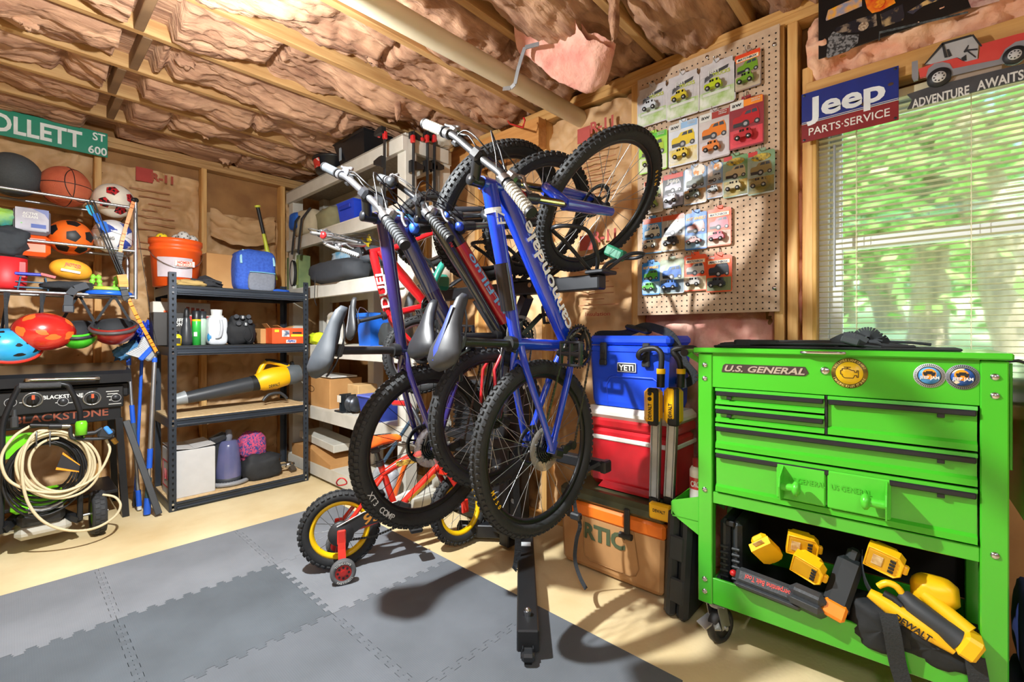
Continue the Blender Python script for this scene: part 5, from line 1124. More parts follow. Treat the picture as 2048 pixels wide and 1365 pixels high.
    if S.get('stan', .42) > 0:
        b = MB(XS); m_ = cw.lerp(fh, S.get('stan', .42) + .06); o = (fh - cw).normalized(); pf = V((o.y, -o.x, 0)); pf = pf if pf.x > 0 else -pf
        b.tube([m_ + V((0, 0, legs)), m_ - o*.05 + pf*.02 + V((0, 0, legs*.75)), m_ - o*.075 + pf*.028, m_ - o*.05 + pf*.02 - V((0, 0, legs*.75)), m_ - V((0, 0, legs))], .021, 12, smoothpath=4); b.build('fork_arch', S['fork'], crown)
        for s_ in (1, -1): b = MB(XS); c_ = cw + V((.008, .012, legs*s_)); e_ = fh + V((0, 0, legs*s_)); b.cyl(c_, c_.lerp(e_, .13), .022, .020, n=14); b.build('fork_collar', mat('#26282b', .35), crown); b = MB(XS); q_ = (e_ - c_).normalized(); b.lathe([(0, -.028), (.018, -.026), (.021, -.018), (.021, -.006), (.017, 0)], c_, q_, 14); b.build('fork_cap', S.get('cap', mat('#8e1f24', .3, .5)), crown)
    # cockpit
    b = MB(XS); b.cyl(ht, ht + ax*.05, .019, n=16); b.cyl(ht + ax*.035, bc, .018, n=14); b.box(bc, (.045, .045, .052), .01); b.lathe([(0, .05), (.020, .05), (.019, .058), (0, .060)], ht, ax, 16); stm = b.build('stem', S.get('stem', mat('#2c2e31', .3, .5)), root)
    rise = S.get('rise', .02); hb_ = MB(XS)
    L_ = [V((-.03, rise*.4, -bw)), V((-.015, rise, -bw*.62)), V((-.0, rise, -bw*.45)), V((0, 0, -bw*.16)), V((0, 0, bw*.16)), V((0, rise, bw*.45)), V((-.015, rise, bw*.62)), V((-.03, rise*.4, bw))]
    L_ = catmull([bc + p_ for p_ in L_], 4); hb_.tube(L_, .0125, 12); bar = hb_.build('handlebar', S['bar'], root)
    for s_ in (1, -1):
        e = L_[-1] if s_ > 0 else L_[0]; i_ = L_[-7] if s_ > 0 else L_[6]; dd = (e - i_).normalized(); gl = S.get('grip_len', .125)
        b = MB(XS); g0 = e - dd*gl; b.cyl(g0, e + dd*.004, .0165, n=16)
        for q_ in range(9): b.lathe([(.0165, 0), (.0182, .002), (.0182, .007), (.0165, .009)], g0 + dd*(gl*q_/9.0), dd, 14)
        g = b.build('grip', S['grip'], bar)
        b = MB(XS); b.cyl(e - dd*.002, e + dd*.008, .0185, n=16); b.build('grip_ring', BLK, g); b = MB(XS); b.cyl(g0 - dd*.008, g0 + dd*.002, .019, n=16); b.build('grip_ring', BLK, g)
        b = MB(XS); o = g0 - dd*.03; fwd = V((.75, -.55, 0)).normalized()
        b.cyl(o - dd*.012, o + dd*.012, .018, n=14); b.box(o + fwd*.024, (.035, .03, .04), .008)
        b.tube([o + fwd*.035, o + fwd*.055 + dd*.02, o + fwd*.046 + dd*.045, o + fwd*.040 + dd*.075, o + fwd*.042 + dd*.088], [.007, .007, .006, .005, .005], 8, smoothpath=3); b.build('brake_lever', S.get('lever', mat('#85878b', .3, .8)), bar)
        b = MB(XS); b.box(o - dd*.035 - V((0, .022, 0)), (.045, .022, .045), .009); b.cyl(o - dd*.02 + fwd*.02, o - dd*.06 + fwd*.03, .004, n=8); b.build('shifter', BLK, bar)
        b = MB(XS); o2 = o - dd*.055 + fwd*.03
        mid = (ht + ax*.02 + V((.05 + .05*(s_ > 0), .045, .03*s_))); ex = cw + V((.03, .0, .05*s_))
        b.tube([o - dd*.02 + fwd*.025, o2, o2.lerp(mid, .45) + V((.02, .02, 0)), mid + V((.03, .01, 0)), mid.lerp(ex, .6) + V((.02, 0, .02*s_)), ex], .0024, 6, smoothpath=5)
        b.tube([o - dd*.05, o - dd*.09 + V((.03, .01, 0)), mid + V((.045, .03, -.04*s_)), hbm + V((.02, -.01, -.04*s_)), k2.lerp(BB, .2) + V((0, -.02, -.02*s_))], .0024, 6, smoothpath=5)
        b.build('cable', BLK, bar)
    if S.get('bell'):
        b = MB(XS); o = L_[6].lerp(L_[10], .6) + V((0, .032, 0)); b.sph(o, .030, 20, (1, .8, 1)); b.build('bell', S['bell'], bar)
    return root, X, XS
WTX = mat('#e8ecf0', .5)
blue = mat('#1038b8', .22, coat=.9, var=.03)
BQ = [1.387, 1.139, .712, -.071, .336, -.027, -.666, 1, .32, .047, .042, .333]
r1, X1, XS1 = bike('mountain_bike', 'bright blue mountain bike with white grips hanging nearest on the rack', BQ, dict(
    frame=blue, Ls=.57, tube=1.36, saddle=mat('#2b2d31', .5), stripe=mat('#22389c', .45), rim=mat('#1a1b1d', .35, .3), spoke=mat('#9a9c9e', .35, .9), disc=True, rings=(.086, .068, .046), crank=2.05, ptilt=.3,
    down=[('cannondale', .46, .052, .46, WTX, -.002)], top=[('F7', .80, .04, .05, WTX)], bands=[('sj', 'k', .22, .52, .0268, mat('#1b1c22', .25, coat=.6)), ('k', 'sj', .14, .17, .0295, WTX)],
    fork=blue, fork_crown=mat('#1a1c20', .3), stanchion=mat('#b8a878', .15, 1), bar=mat('#18191b', .5, .0), grip=mat('#b9b5a6', .8, hex2='#8d897c', scale=260, bump=.6, lo=.4, hi=.6), guard=mat('#8e8b84', .35, alpha=.5), rise=.012, sW=.15, post=mat('#2b2e2a', .35, .4),
    wtext=[('M350', 2.3, .075, .016, YEL, 'r', .284), ('M350', -.62, .075, .015, YEL, 'f', .292)], lever=mat('#8d8f92', .3, .9), blocks=84))
dbk = mat('#1b1d1f', .25, coat=.7)
BQ = [1.421, 1.439, .786, -.027, .286, .109, -.606, .9, .094, .026, .014, .341]
r2, X2, XS2 = bike('mountain_bike', 'black mountain bike with red down tube hanging behind the bright blue bike', BQ, dict(
    frame=dbk, Ls=.47, tube=1.3, saddle=mat('#202226', .42), sW=.215, sL=.28, rim=mat('#17181a', .4), spoke=mat('#c8cacc', .3, .9), crank=-.6, tr=.027, knob=.005, blocks=56, ringguard=mat('#8a8884', .3, alpha=.5),
    bands=[('k2', 'BB', .18, .86, .0355, mat('#b01a20', .3, coat=.7)), ], down=[('uuLFILuo', .45, .03, .33, mat('#7fc3dc', .5), .006)], top=[('ROGUE', .86, .014, .09, RED)],
    fork=mat('#202326', .35), fork_crown=BLK, stanchion=mat('#8b8e92', .2, .9), bar=mat('#2a2c2f', .3, .6), grip=mat('#3f4245', .75, hex2='#1c1e20', scale=200, lo=.45, hi=.55), bell=mat('#2e3033', .25, .3), rise=.06, cap=mat('#2a48b0', .4), pedal=BLK, lever=mat('#85878b', .3, .8)))
# red rear stays showing on the black bike
b = MB(X2)
for s_ in (-1, 1): b.tube([V((.36, .02, .03*s_)), V((.22, .07, .045*s_)), V((.06, .03, .062*s_))], .0085, 8)
b.build('red_stay', mat('#b81e24', .3, coat=.6), r2)
b = MB(X2); b.box((.21, -.19, .012), (.02, .09, .006), .003, Matrix.Rotation(.8, 3, 'Z')); b.build('wheel_reflector', mat('#e8eaea', .2), r2)
pur = mat('#2c1f5e', .22, coat=1, hex2='#19244f', scale=2.5)
BQ = [1.249, 1.663, .659, -.131, .318, -.093, -.565, 1.06, .313, -.032, -.01, .346]
r3, X3_, XS3 = bike('mountain_bike', 'dark purple mountain bike with silver handlebar and plain grey saddle on the rack', BQ, dict(
    frame=pur, Ls=.555, tube=1.3, saddle=mat('#343a41', .6), sW=.14, sL=.27, rim=mat('#131416', .4), spoke=mat('#26282a', .4, .6), crank=2.3, tr=.031, knob=.004, blocks=80, rows=(-.6, -.2, .2, .6),
    guard=mat('#d8d2d8', .2, alpha=.3), fork=mat('#2a2d33', .3), fork_crown=mat('#1d6f78', .2, .6, hex2='#3a2a6a', scale=3), stanchion=mat('#3c3f46', .2, .8), bar=mat('#6e7074', .38, .85), grip=mat('#2c3034', .8), cap=mat('#2f5fd0', .35), rise=.015,
    down=[], bands=[('k2', 'BB', .15, .5, .0345, mat('#46506e', .2, coat=.9, hex2='#2c3c7c', scale=3))], wtext=[('XT3 COMP', 2.36, .068, .024, mat('#c9ccd0', .5), 'r', .300)], wz=.0318, stem=mat('#2b2e33', .3, .5), disc=True))
redm = mat('#b8151c', .25, coat=.8)
BQ = [1.585, 2.168, 1.032, -.199, .051, 0, -.451, .663, .385, -.055, .014, .26]
r4, X4, XS4 = bike('childs_bike', 'small red bike with red bell hanging last on the rack by the white shelf', BQ, dict(
    frame=redm, Ls=.62, tube=1.7, saddle=mat('#26282b', .5), sW=.18, sL=.34, stripe=mat('#7b7e82', .5), rim=mat('#b9bec4', .3, .8), spoke=mat('#8a8c8e', .35, .9), crank=2.2, tr=.036, knob=.005, blocks=50, nsp=20,
    top=[('DUEL', .42, .045, .21, mat('#d8d2cf', .4))], fork=redm, fork_crown=redm, stan=0, stanchion=CHR, bar=mat('#a4a7ab', .3, .9), grip=mat('#85878c', .6), bell=RED, rise=.30, guard=mat('#2b2d30', .4)))
# ================================================================ small red bike on the floor
KR, KF = V((1.087, 2.138, FZ + .192)), V((1.655, 1.906, .190))
u = (V((KF.x, KF.y, 0)) - V((KR.x, KR.y, 0))).normalized(); n = V((u.y, -u.x, 0)); sl = (KF - KR).length
XK = Matrix(((u.x, 0, n.x, KR.x), (u.y, 0, n.y, KR.y), (0, 1, 0, KR.z), (0, 0, 0, 1)))
kb = thing('kids_bike', 'small red bike with yellow rims and training wheels standing on the foam floor', 'bicycle', (KR.x, KR.y, FZ))
kred = mat('#d42a1c', .25, coat=.8); KY = mat('#f2c40c', .35, var=.03)
hb0, ht0 = V((sl - .11, .235, 0)), V((sl - .15, .36, 0)); ax = (ht0 - hb0).normalized(); XKS = XK @ axisrot(hb0, ax, .36)
fh = V((sl, -.0, 0)); ro = .190
wheel(XK, (0, 0, 0), ro, .027, kb, 'rear_wheel', KY, mat('#7a7c7e', .3, .9), 18, .005, False, 40, .017, (-.62, 0, .6))
wheel(XKS, fh, ro, .027, kb, 'front_wheel', KY, mat('#7a7c7e', .3, .9), 18, .005, False, 40, .017, (-.62, 0, .6))
BBk = V((.27, .045, 0)); sjk = V((.20, .25, 0))
b = MB(XK); b.tube([ht0 - ax*.03, V((.32, .30, 0)), sjk + V((.0, -.01, 0))], [.02, .021, .018], 14, smoothpath=4); b.tube([hb0 + ax*.02, BBk], .0185, 14); b.tube([BBk, sjk + V((-.012, .05, 0))], .0165, 12); b.cyl(hb0, ht0, .02, n=16)
for s_ in (-1, 1): b.tube([sjk + V((0, -.02, .012*s_)), V((.1, .12, .045*s_)), V((0, 0, .055*s_))], .0105, 10, smoothpath=3); b.tube([BBk + V((0, 0, .02*s_)), V((.14, .022, .05*s_)), V((0, 0, .055*s_))], .0105, 10, smoothpath=3)
b.cyl(BBk - V((0, 0, .04)), BBk + V((0, 0, .04)), .024, n=16); fr = b.build('frame', kred, kb)
b = MB(XK); b.box(V((.33, .293, .0205)), (.13, .028, .003), .001, Matrix.Rotation(.1, 3, 'Z')); b.build('frame_decal', mat('#6b3a1c', .4, hex2='#d8b24a', scale=60), fr)
b = MB(XK); d_ = (hb0 - BBk).normalized(); b.bar(BBk.lerp(hb0, .25) + V((0, 0, .0185)), BBk.lerp(hb0, .85) + V((0, 0, .0185)), .014, .003, (0, 0, 1)); b.build('gold_stripe', mat('#c79a3c', .3, .5), fr)
b = MB(XK); b.cyl(sjk, sjk + V((-.034, .125, 0)), .0125, n=12); b.build('seatpost', mat('#585c60', .35, .7), kb)
b = MB(XK); b.cyl(sjk + V((-.010, .035, 0)), sjk + V((-.016, .06, 0)), .021, n=14); b.build('seat_clamp', mat('#2b2526', .4), kb)
ps = sjk + V((-.036, .115, 0)); XSd = XK @ axisrot(ps, V((0, 0, 1)), .12)
saddle(XSd, ps, mat('#e2461c', .4, hex2='#f08a2c', scale=7), kb, .23, .115, BLK, .03)
# black chain guard with gold number
b = MB(XK); b.prism([(-.02, .035), (.10, .085), (.27, .115), (.33, .09), (.33, .05), (.27, .04), (.10, .02), (.03, -.02)], (0, 0, .058), (1, 0, 0), (0, 1, 0), (0, 0, .012)); cg = b.build('chain_cover', mat('#232427', .35), kb)
b = MB(XK); b.tube([V((-.02, .039, .072)), V((.10, .089, .072)), V((.26, .118, .072))], .0025, 6); b.build('cover_line', WHT, cg)
text('95', .05, mat('#c98a3c', .4, .3), cg, XK @ V((.145, .062, .0706)), XK.to_3x3() @ V((.97, .2, 0)), XK.to_3x3() @ V((-.2, .97, 0)), .02, w=.09, shear=.2)
b = MB(XK); b.lathe([(0, .050), (.058, .050), (.060, .060), (.056, .070), (0, .072)], (0, 0, 0), (0, 0, 1), 28); b.build('hub_cover', mat('#2a2b2e', .4), kb)
b = MB(XK); b.lathe([(0, .040), (.062, .040), (.062, .052), (.055, .056), (0, .056)], BBk, (0, 0, 1), 30); cd = b.build('crank_disc', mat('#30261f', .35), kb)
b = MB(XK); b.lathe([(.038, .0565), (.052, .0565), (.052, .058), (.038, .058)], BBk, (0, 0, 1), 30, closed=True); b.build('gold_ring', mat('#a5824a', .35, .3), cd)
for s_ in (1, -1):
    e = BBk + V((.07*s_, -.06*s_, .07*s_)); b = MB(XK); b.bar(BBk + V((0, 0, .06*s_)), e, .018, .012, (0, 0, 1)); b.build('crank_arm', BLK, cd)
    b = MB(XK); b.box(e + V((0, 0, .045*s_)), (.06, .022, .075), .006); b.build('pedal', BLK, kb)
b = MB(XK); pts = [BBk + V((.03, -.055, .05)), V((.15, -.045, .05)), V((.0, -.04, .05))]
for p_, q_ in zip(pts, pts[1:]):
    for i in range(12): b.bar(p_.lerp(q_, i/12), p_.lerp(q_, (i + .9)/12), .009, .006, (0, 0, 1))
b.build('chain', mat('#2e2c2a', .4, .6), kb)
# fork, bar
b = MB(XKS); b.cyl(hb0 - ax*.02, hb0, .02, n=12); b.box(hb0 - ax*.02, (.045, .035, .11), .008)
for s_ in (-1, 1): b.tube([hb0 - ax*.02 + V((0, 0, .05*s_)), hb0.lerp(fh, .5) + V((.01, 0, .052*s_)), fh + V((0, 0, .052*s_))], [.015, .014, .013], 10); b.box(fh + V((-.005, .02, .054*s_)), (.045, .07, .014), .005)
b.build('fork', kred, kb)
b = MB(XKS); top = ht0 + ax*.06; b.cyl(ht0, top, .014, n=12); b.tube([top + V((-.06, .17, -.23)), top + V((-.03, .16, -.14)), top + V((0, .01, -.05)), top, top + V((0, .01, .05)), top + V((-.03, .16, .14)), top + V((-.06, .17, .23))], .011, 10, smoothpath=4); hbk = b.build('handlebar', mat('#3a3c40', .4, .4), kb)
for s_ in (-1, 1): b = MB(XKS); b.cyl(top + V((-.045, .165, .15*s_)), top + V((-.062, .171, .25*s_)), .015, n=12); b.build('grip', RED, hbk)
# training wheels
for s_ in (1, -1):
    zc = .155*s_; yc = -.192 + .056; b = MB(XK); b.bar((.0, .02, .075*s_), (.0, -.07, .085*s_), .034, .008, (0, 0, 1)); b.bar((0, -.065, .085*s_), (0, yc, .120*s_), .034, .008, (0, 0, 1)); b.cyl((0, yc, .115*s_), (0, yc, zc), .007, n=10); b.box((0, -.01, .079*s_), (.04, .07, .012), .008); br = b.build('stabiliser_bracket', kred, kb)
    b = MB(XK); b.lathe([(.036, -.016), (.052, -.016), (.056, -.010), (.056, .010), (.052, .016), (.036, .016)], (0, yc, zc), (0, 0, 1), 36, closed=True); tw = b.build('training_wheel', mat('#56585a', .7), kb)
    b = MB(XK); b.lathe([(0, -.010), (.037, -.010), (.037, .012), (.012, .014), (.012, .018), (0, .018)], (0, yc, zc), (0, 0, 1), 28, sm=False); b.build('wheel_disc', mat('#a52420', .4), tw)
    if s_ > 0:
        for k in range(8): a = 2*PI*k/8; b = MB(XK); b.lathe([(0, .0142), (.0055, .0142)], (.024*math.cos(a), yc + .024*math.sin(a), zc), (0, 0, 1), 10); b.build('hole', BLK, tw)
        arctext('LIGHTYEAR', .010, WHT, tw, XK, (0, yc, zc), .0445, 2.4, -.19, .0168)
        arctext('LIGHTYEAR', .010, WHT, tw, XK, (0, yc, zc), .0445, -.6, -.19, .0168)
b = MB(XK); b.tube([V((-.005, .205, -.02)), V((-.015, .225, -.015)), V((.0, .245, 0)), V((.02, .24, .005)), V((.03, .215, 0))], .0035, 6, closed=True, smoothpath=3); b.build('red_loop', RED, kb)
# ================================================================ rack that carries the bikes
RK = mat('#24262a', .4, .3)
t = thing('bike_rack', 'black steel floor stand with a cross beam and wire wheel baskets holding the hanging bikes', 'bike rack', (1.72, 1.62, 0))
b = MB(); b.box((1.735, 1.70, 1.375), (.065, 1.26, .065), .006); b.build('cross_beam', RK, t)
b = MB(); b.box((1.735, 1.68, .58), (.05, 1.26, .045), .005); b.box((1.735, 1.055, .58), (.056, .03, .052), .006); b.build('lower_beam', RK, t)
b = MB(); b.box((1.81, 1.70, .72), (.07, .07, 1.40), .005); b.bar((1.81, 1.70, 1.08), (1.76, 1.52, 1.34), .05, .05); b.bar((1.81, 1.70, 1.08), (1.76, 1.88, 1.34), .05, .05); b.build('post', RK, t)
b = MB(); b.box((1.80, 1.70, .30), (.03, .20, .46), .006); pl = b.build('mount_plate', mat('#1d1f22', .35), t)
for y in (1.63, 1.77):
    for z in (.14, .28, .42): b = MB(); b.cyl((1.783, y, z), (1.772, y, z), .014, n=6); b.build('bolt', CHR, pl)
rA, rB = V((1.86, 1.62, .075)), V((1.225, 1.055, .075))
b = MB(); b.bar(rA, rB, .078, .078, (0, 0, 1), .005); rl = b.build('floor_rail', mat('#26282b', .35, .3), t)
b = MB(); dd = (rB - rA).normalized(); b.cyl(rB - dd*.09 + V((0, 0, .036)), rB - dd*.09 + V((0, 0, .058)), .015, n=6); b.sph(rB - dd*.09 + V((0, 0, .058)), .010, 10); b.build('bolt', CHR, rl)
b = MB(); m_ = rA.lerp(rB, .22); b.bar(m_ + V((0, 0, .0405)) - dd*.02, m_ + V((0, 0, .0405)) + dd*.02, .05, .002, (0, 0, 1)); b.build('sticker', mat('#cfd6da', .4), rl)
b = MB(); b.bar(V((1.86, 1.78, .06)), V((1.70, 1.98, .06)), .07, .07, (0, 0, 1), .005); b.build('floor_rail', RK, t)
def caster(b0, p, r=.028, w=.03, d=V((1, 0, 0))):
    return p
b = MB(); c = rB + V((-.0, -.0, -.047)); pr = V((dd.y, -dd.x, 0)); b.cyl(c - pr*.013, c + pr*.013, .028, n=22); cw_ = b.build('caster_wheel', mat('#1b1c1e', .5), t)
b = MB(); b.bar(c + pr*.018 + V((0, 0, .034)), c + pr*.018, .035, .004, tuple(pr)); b.bar(c - pr*.018 + V((0, 0, .034)), c - pr*.018, .035, .004, tuple(pr)); b.box(c + dd*.015 + V((0, 0, .012)), (.05, .045, .03), .008, Matrix.Rotation(math.atan2(dd.y, dd.x), 3, 'Z')); b.build('caster_fork', mat('#2d2f32', .3, .3), cw_)
# wire cradles for the four front wheels
for XW_, yb, sc in ((XS1, 1.10, 1), (XS2, 1.40, .9), (XS3, 1.60, 1.06), (XS4, 2.14, .663)):
    hub = XW_ @ V((1.07, 0, 0)); low = V((hub.x, hub.y, 1.415)); fx = (XW_.to_3x3() @ V((0, 1, 0))); fx = V((fx.x, fx.y, 0)).normalized(); px_ = V((fx.y, -fx.x, 0))
    b = MB(); b.box((1.735, low.y, 1.415), (.12, .09, .016), .004); b.tube([V((1.70, low.y, 1.42)), V((1.66, low.y - .03, 1.47)), V((1.58, low.y - .04, 1.56)), V((1.50, low.y - .01, 1.575)), V((1.47, low.y + .05, 1.575)), V((1.52, low.y + .09, 1.57)), V((1.60, low.y + .08, 1.53)), V((1.72, low.y + .04, 1.42))], .0085, 8, smoothpath=4)
    b.tube([V((1.76, low.y, 1.42)), V((1.86, low.y - .06, 1.50)), V((1.93, low.y - .10, 1.51)), V((1.96, low.y - .05, 1.50)), V((1.93, low.y + .02, 1.50)), V((1.84, low.y + .03, 1.47)), V((1.77, low.y + .02, 1.42))], .0085, 8, smoothpath=4)
    b.build('wheel_basket', RK, t)
b = MB(); b.cyl((1.70, 1.76, 1.385), (1.695, 1.76, 1.385), .012, n=10); b.cyl((1.70, 1.45, 1.385), (1.695, 1.45, 1.385), .012, n=10); b.build('bolt', CHR, t)
b = MB(); b.box((1.62, 2.06, 1.44), (.16, .05, .09), .02); b.tube([V((1.56, 2.02, 1.42)), V((1.60, 2.0, 1.52)), V((1.66, 2.02, 1.56))], .02, 8, smoothpath=3); tag(b.build('helmet_clip', mat('#1f7a68', .4)), 'teal green plastic clip piece under the wheel of the small red hanging bike', 'clip')
b = MB(); b.box((1.93, 1.12, 1.53), (.05, .10, .05), .008, Matrix.Rotation(.5, 3, 'X')); tag(b.build('strap_pad', mat('#1f6e50', .5)), 'green pad in the wire basket behind the blue bike front wheel', 'pad')
# straps hanging from the rack
def ribbon(nm, lab, pts, w, up=(.7, .7, 0), buckle=None, m=FAB):
    t_ = thing(nm, lab, 'strap', pts[-1]); b = MB(); q = catmull([V(p) for p in pts], 5)
    for a, c in zip(q, q[1:]): b.bar(a, c + (c - a)*.1, w, .003, up)
    b.build('webbing', m, t_)
    if buckle is not None: b = MB(); b.box(buckle, (.03, .05, .03), .006); b.build('buckle', mat('#232528', .35), t_)
p = lambda x, y, X: aX(x, y, X)
ribbon('rack_strap', 'flat black strap hanging to the floor below the blue bike rear wheel', [(1.68, 1.36, .58), p(1033, 900, 1.62), p(1036, 1040, 1.60), p(1036, 1090, 1.60), p(1033, 1128, 1.60), p(1028, 1140, 1.58)], .030, (.735, .678, 0))
ribbon('rack_strap', 'long black strap with a buckle dangling in front of the tan cooler', [(1.70, 1.06, .60), p(1152, 960, 1.66), p(1150, 1015, 1.66), p(1160, 1050, 1.66), p(1153, 1080, 1.66), p(1150, 1120, 1.66), p(1160, 1155, 1.64), p(1172, 1178, 1.62)], .016, (.735, .678, 0), p(1152, 1033, 1.66))
# things on the floor behind the bikes
t = thing('storage_tote', 'black ribbed plastic tote standing behind the bike rack against the right wall', 'tote', (2.05, 2.08, 0))
b = MB(); b.box((2.06, 2.08, .42), (.26, .44, .84), .02)
for k in range(26): b.box((1.928, 2.08, .05 + .03*k), (.012, .42, .014), .004)
b.build('body', mat('#222427', .5), t); b = MB(); b.box((2.06, 2.08, .85), (.29, .47, .03), .01); b.build('lid', mat('#2b2d31', .4), t)
t = thing('kick_scooter', 'orange framed kick scooter leaning against the white shelf behind the purple bike', 'scooter', (1.50, 2.32, 0))
b = MB(); b.tube([aX(820, 905, 1.58), aX(805, 945, 1.56), aX(786, 1000, 1.54)], .014, 10); b.build('steering_tube', mat('#ee6a22', .35), t)
b = MB(); q = aX(800, 985, 1.56); b.box(q + V((0, .03, -.06)), (.07, .30, .05), .015, Matrix.Rotation(-.5, 3, 'X')); b.build('deck', mat('#d5d2cb', .4), t)
b = MB(); q = aX(772, 965, 1.58); b.blob(q, (.10, .22, .20), .6, .15, 2, 61); b.build('side_panel', mat('#c6cad0', .4, hex2='#5a5e66', scale=7), t)
b = MB(); q = aX(790, 1015, 1.55); b.cyl(q - V((.02, 0, 0)), q + V((.02, 0, 0)), .05, n=20); b.build('wheel', RUB, t)
p0, p1 = aX(826, 835, 1.62), aX(760, 935, 1.58); b = MB(); b.cyl(p0 + (p0-p1)*.15, p1 + (p1 - p0)*.6, .011, n=12); tag(b.build('metal_pole', mat('#4f6a84', .35, .5)), 'slim blue grey pole leaning on the white shelf behind the purple bike rear wheel', 'pole')

t = thing('spare_saddle', 'grey horseshoe shaped seat with red mark behind the black leather saddle', 'bike seat', aX(835, 692, 1.70))
b = MB(); b.tube([aX(820, 692, 1.66), aX(817, 650, 1.66), aX(818, 612, 1.66), aX(828, 586, 1.67), aX(846, 577, 1.69), aX(868, 590, 1.72), aX(876, 630, 1.74), aX(874, 690, 1.75)], [.022, .026, .028, .028, .028, .026, .022, .02], 12, smoothpath=4); b.build('padding', mat('#60666c', .6), t)
b = MB(); b.sph(aX(826, 641, 1.632), .016, 12, (.3, .6, 1.4)); b.build('red_mark', RED, t)
# ================================================================ coolers against the right wall
def cooler(name, lab, x0, y0, y1, z0, z1, parts, m):
    t = thing(name, lab, 'cooler', ((x0 + XR)/2, (y0+y1)/2, z0)); return t
x0, y0, y1 = 1.90, .868, 1.415; xc = (x0 + 2.24)/2; dx = 2.24 - x0
t = thing('cooler', 'tan hard cooler with orange band and dark camouflage lid on the floor', 'cooler', (xc, (y0+y1)/2, 0))
TAN = mat('#b98d5e', .5, var=.04)
b = MB(); P = []
for z, k in ((.012, .93), (.03, .97), (.26, 1)): P += [(xc + sx*dx/2*k, (y0+y1)/2 + sy*(y1-y0)/2*k, z) for sx, sy in ((-1, -.94), (-.94, -1), (.94, -1), (1, -.94), (1, .94), (.94, 1), (-.94, 1), (-1, .94))]
b.add(P, [tuple(range(8))[::-1]] + [(8*r+i, 8*r+(i+1) % 8, 8*r+8+(i+1) % 8, 8*r+8+i) for r in range(2) for i in range(8)] + [tuple(range(16, 24))]); b.build('body', TAN, t)
b = MB(); b.box((xc, (y0+y1)/2, .292), (dx + .012, y1-y0 + .012, .068), .012); b.build('orange_band', mat('#ee7a22', .45), t)
b = MB(); b.box((xc, (y0+y1)/2, .358), (dx + .016, y1-y0 + .016, .068), .02); b.build('lid', mat('#3a3d2c', .35, hex2='#565a40', scale=9), t)
b = MB(); b.box((xc - dx/2 - .010, y0 + .17, .30), (.016, .028, .12), .005); b.cyl((xc - dx/2 - .012, y0 + .145, .235), (xc - dx/2 - .012, y0 + .205, .235), .014, n=10); b.build('latch', mat('#2c2f30', .5), t)
b = MB(); b.box((xc - dx/2 - .010, y1 - .06, .30), (.016, .028, .12), .005); b.build('latch', mat('#2c2f30', .5), t)
xf = xc - dx/2 - .001
text('RTIC', .072, mat('#4c5a40', .6), t, (xf, 1.165, .198), (0, -1, 0), (0, 0, 1), .045, w=.225)
b = MB(); b.tube([(xf, .99 + .02, .26), (xf - .0005, .985, .10), (xf, 1.0, .065), (xf, 1.03, .055), (xf, 1.24, .055), (xf, 1.27, .07), (xf, 1.275, .10), (xf, 1.272, .26)], .002, 5); b.build('panel_groove', mat('#a47b4e', .6), t)
# red cooler
IX = 1.985; t = thing('cooler', 'red and white hard cooler stacked on the tan cooler', 'cooler', (2.1, 1.09, .392))
b = MB(); b.box(((IX + 2.235)/2, 1.085, .55), (2.235 - IX, .45, .30), .03); P0 = (IX - .004, 1.085, .475); b.build('body', mat('#c3202a', .3, coat=.5), t)
b = MB(); b.box(((IX + 2.235)/2 - .003, 1.085, .64), (2.242 - IX, .458, .022), .004); b.build('white_band', mat('#dedbd6', .4), t)
b = MB(); b.box(((IX + 2.235)/2, 1.085, .712), (2.24 - IX, .455, .05), .012); b.build('lid_skirt', mat('#b81d26', .3, coat=.5), t)
b = MB(); b.box(((IX + 2.235)/2 - .004, 1.085, .762), (2.25 - IX, .47, .06), .022); b.build('lid', mat('#dcd9d4', .4), t)
b = MB(); b.prism([(-.15, 0), (.15, 0), (.12, .035), (-.12, .035)], (IX - .004, 1.09, .40), (0, 1, 0), (0, 0, 1), (-.012, 0, 0)); b.build('base_arch', mat('#b01b24', .3, coat=.5), t)
text('IGLOO', .012, mat('#b9b6b0', .4), t, (IX - .008, .96, .64), (0, -1, 0), (0, 0, 1), .02, w=.06)
# blue cooler
YXf = 1.985; yb0, yb1 = .885, 1.30; t = thing('cooler', 'bright blue rotomoulded cooler on top of the red cooler, carry strap over its lid', 'cooler', (2.1, 1.09, .795)); YB = mat('#1848d8', .4, var=.03)
cx_ = (YXf + 2.235)/2; ddx = 2.235 - YXf; cy_ = (yb0 + yb1)/2
b = MB(); P = []
for z, k in ((.796, .90), (.82, .94), (1.06, 1)): P += [(cx_ + sx*ddx/2*k, cy_ + sy*(yb1-yb0)/2*k, z) for sx, sy in ((-1, -.92), (-.9, -1), (.9, -1), (1, -.92), (1, .92), (.9, 1), (-.9, 1), (-1, .92))]
b.add(P, [tuple(range(8))[::-1]] + [(8*r+i, 8*r+(i+1) % 8, 8*r+8+(i+1) % 8, 8*r+8+i) for r in range(2) for i in range(8)] + [tuple(range(16, 24))]); b.build('body', YB, t)
b = MB(); b.box((cx_, cy_, 1.075), (ddx + .012, yb1-yb0 + .012, .034), .008); b.box((cx_, cy_, 1.118), (ddx + .006, yb1-yb0 + .006, .045), .014); b.build('lid', YB, t)
for y in (1.21, .985):
    b = MB(); b.box((YXf - .014, y, 1.065), (.016, .036, .085), .005); b.box((YXf - .016, y, 1.012), (.018, .04, .03), .005); b.box((YXf - .022, y, 1.075), (.008, .016, .04), .002); b.build('latch', mat('#23262a', .5), t)
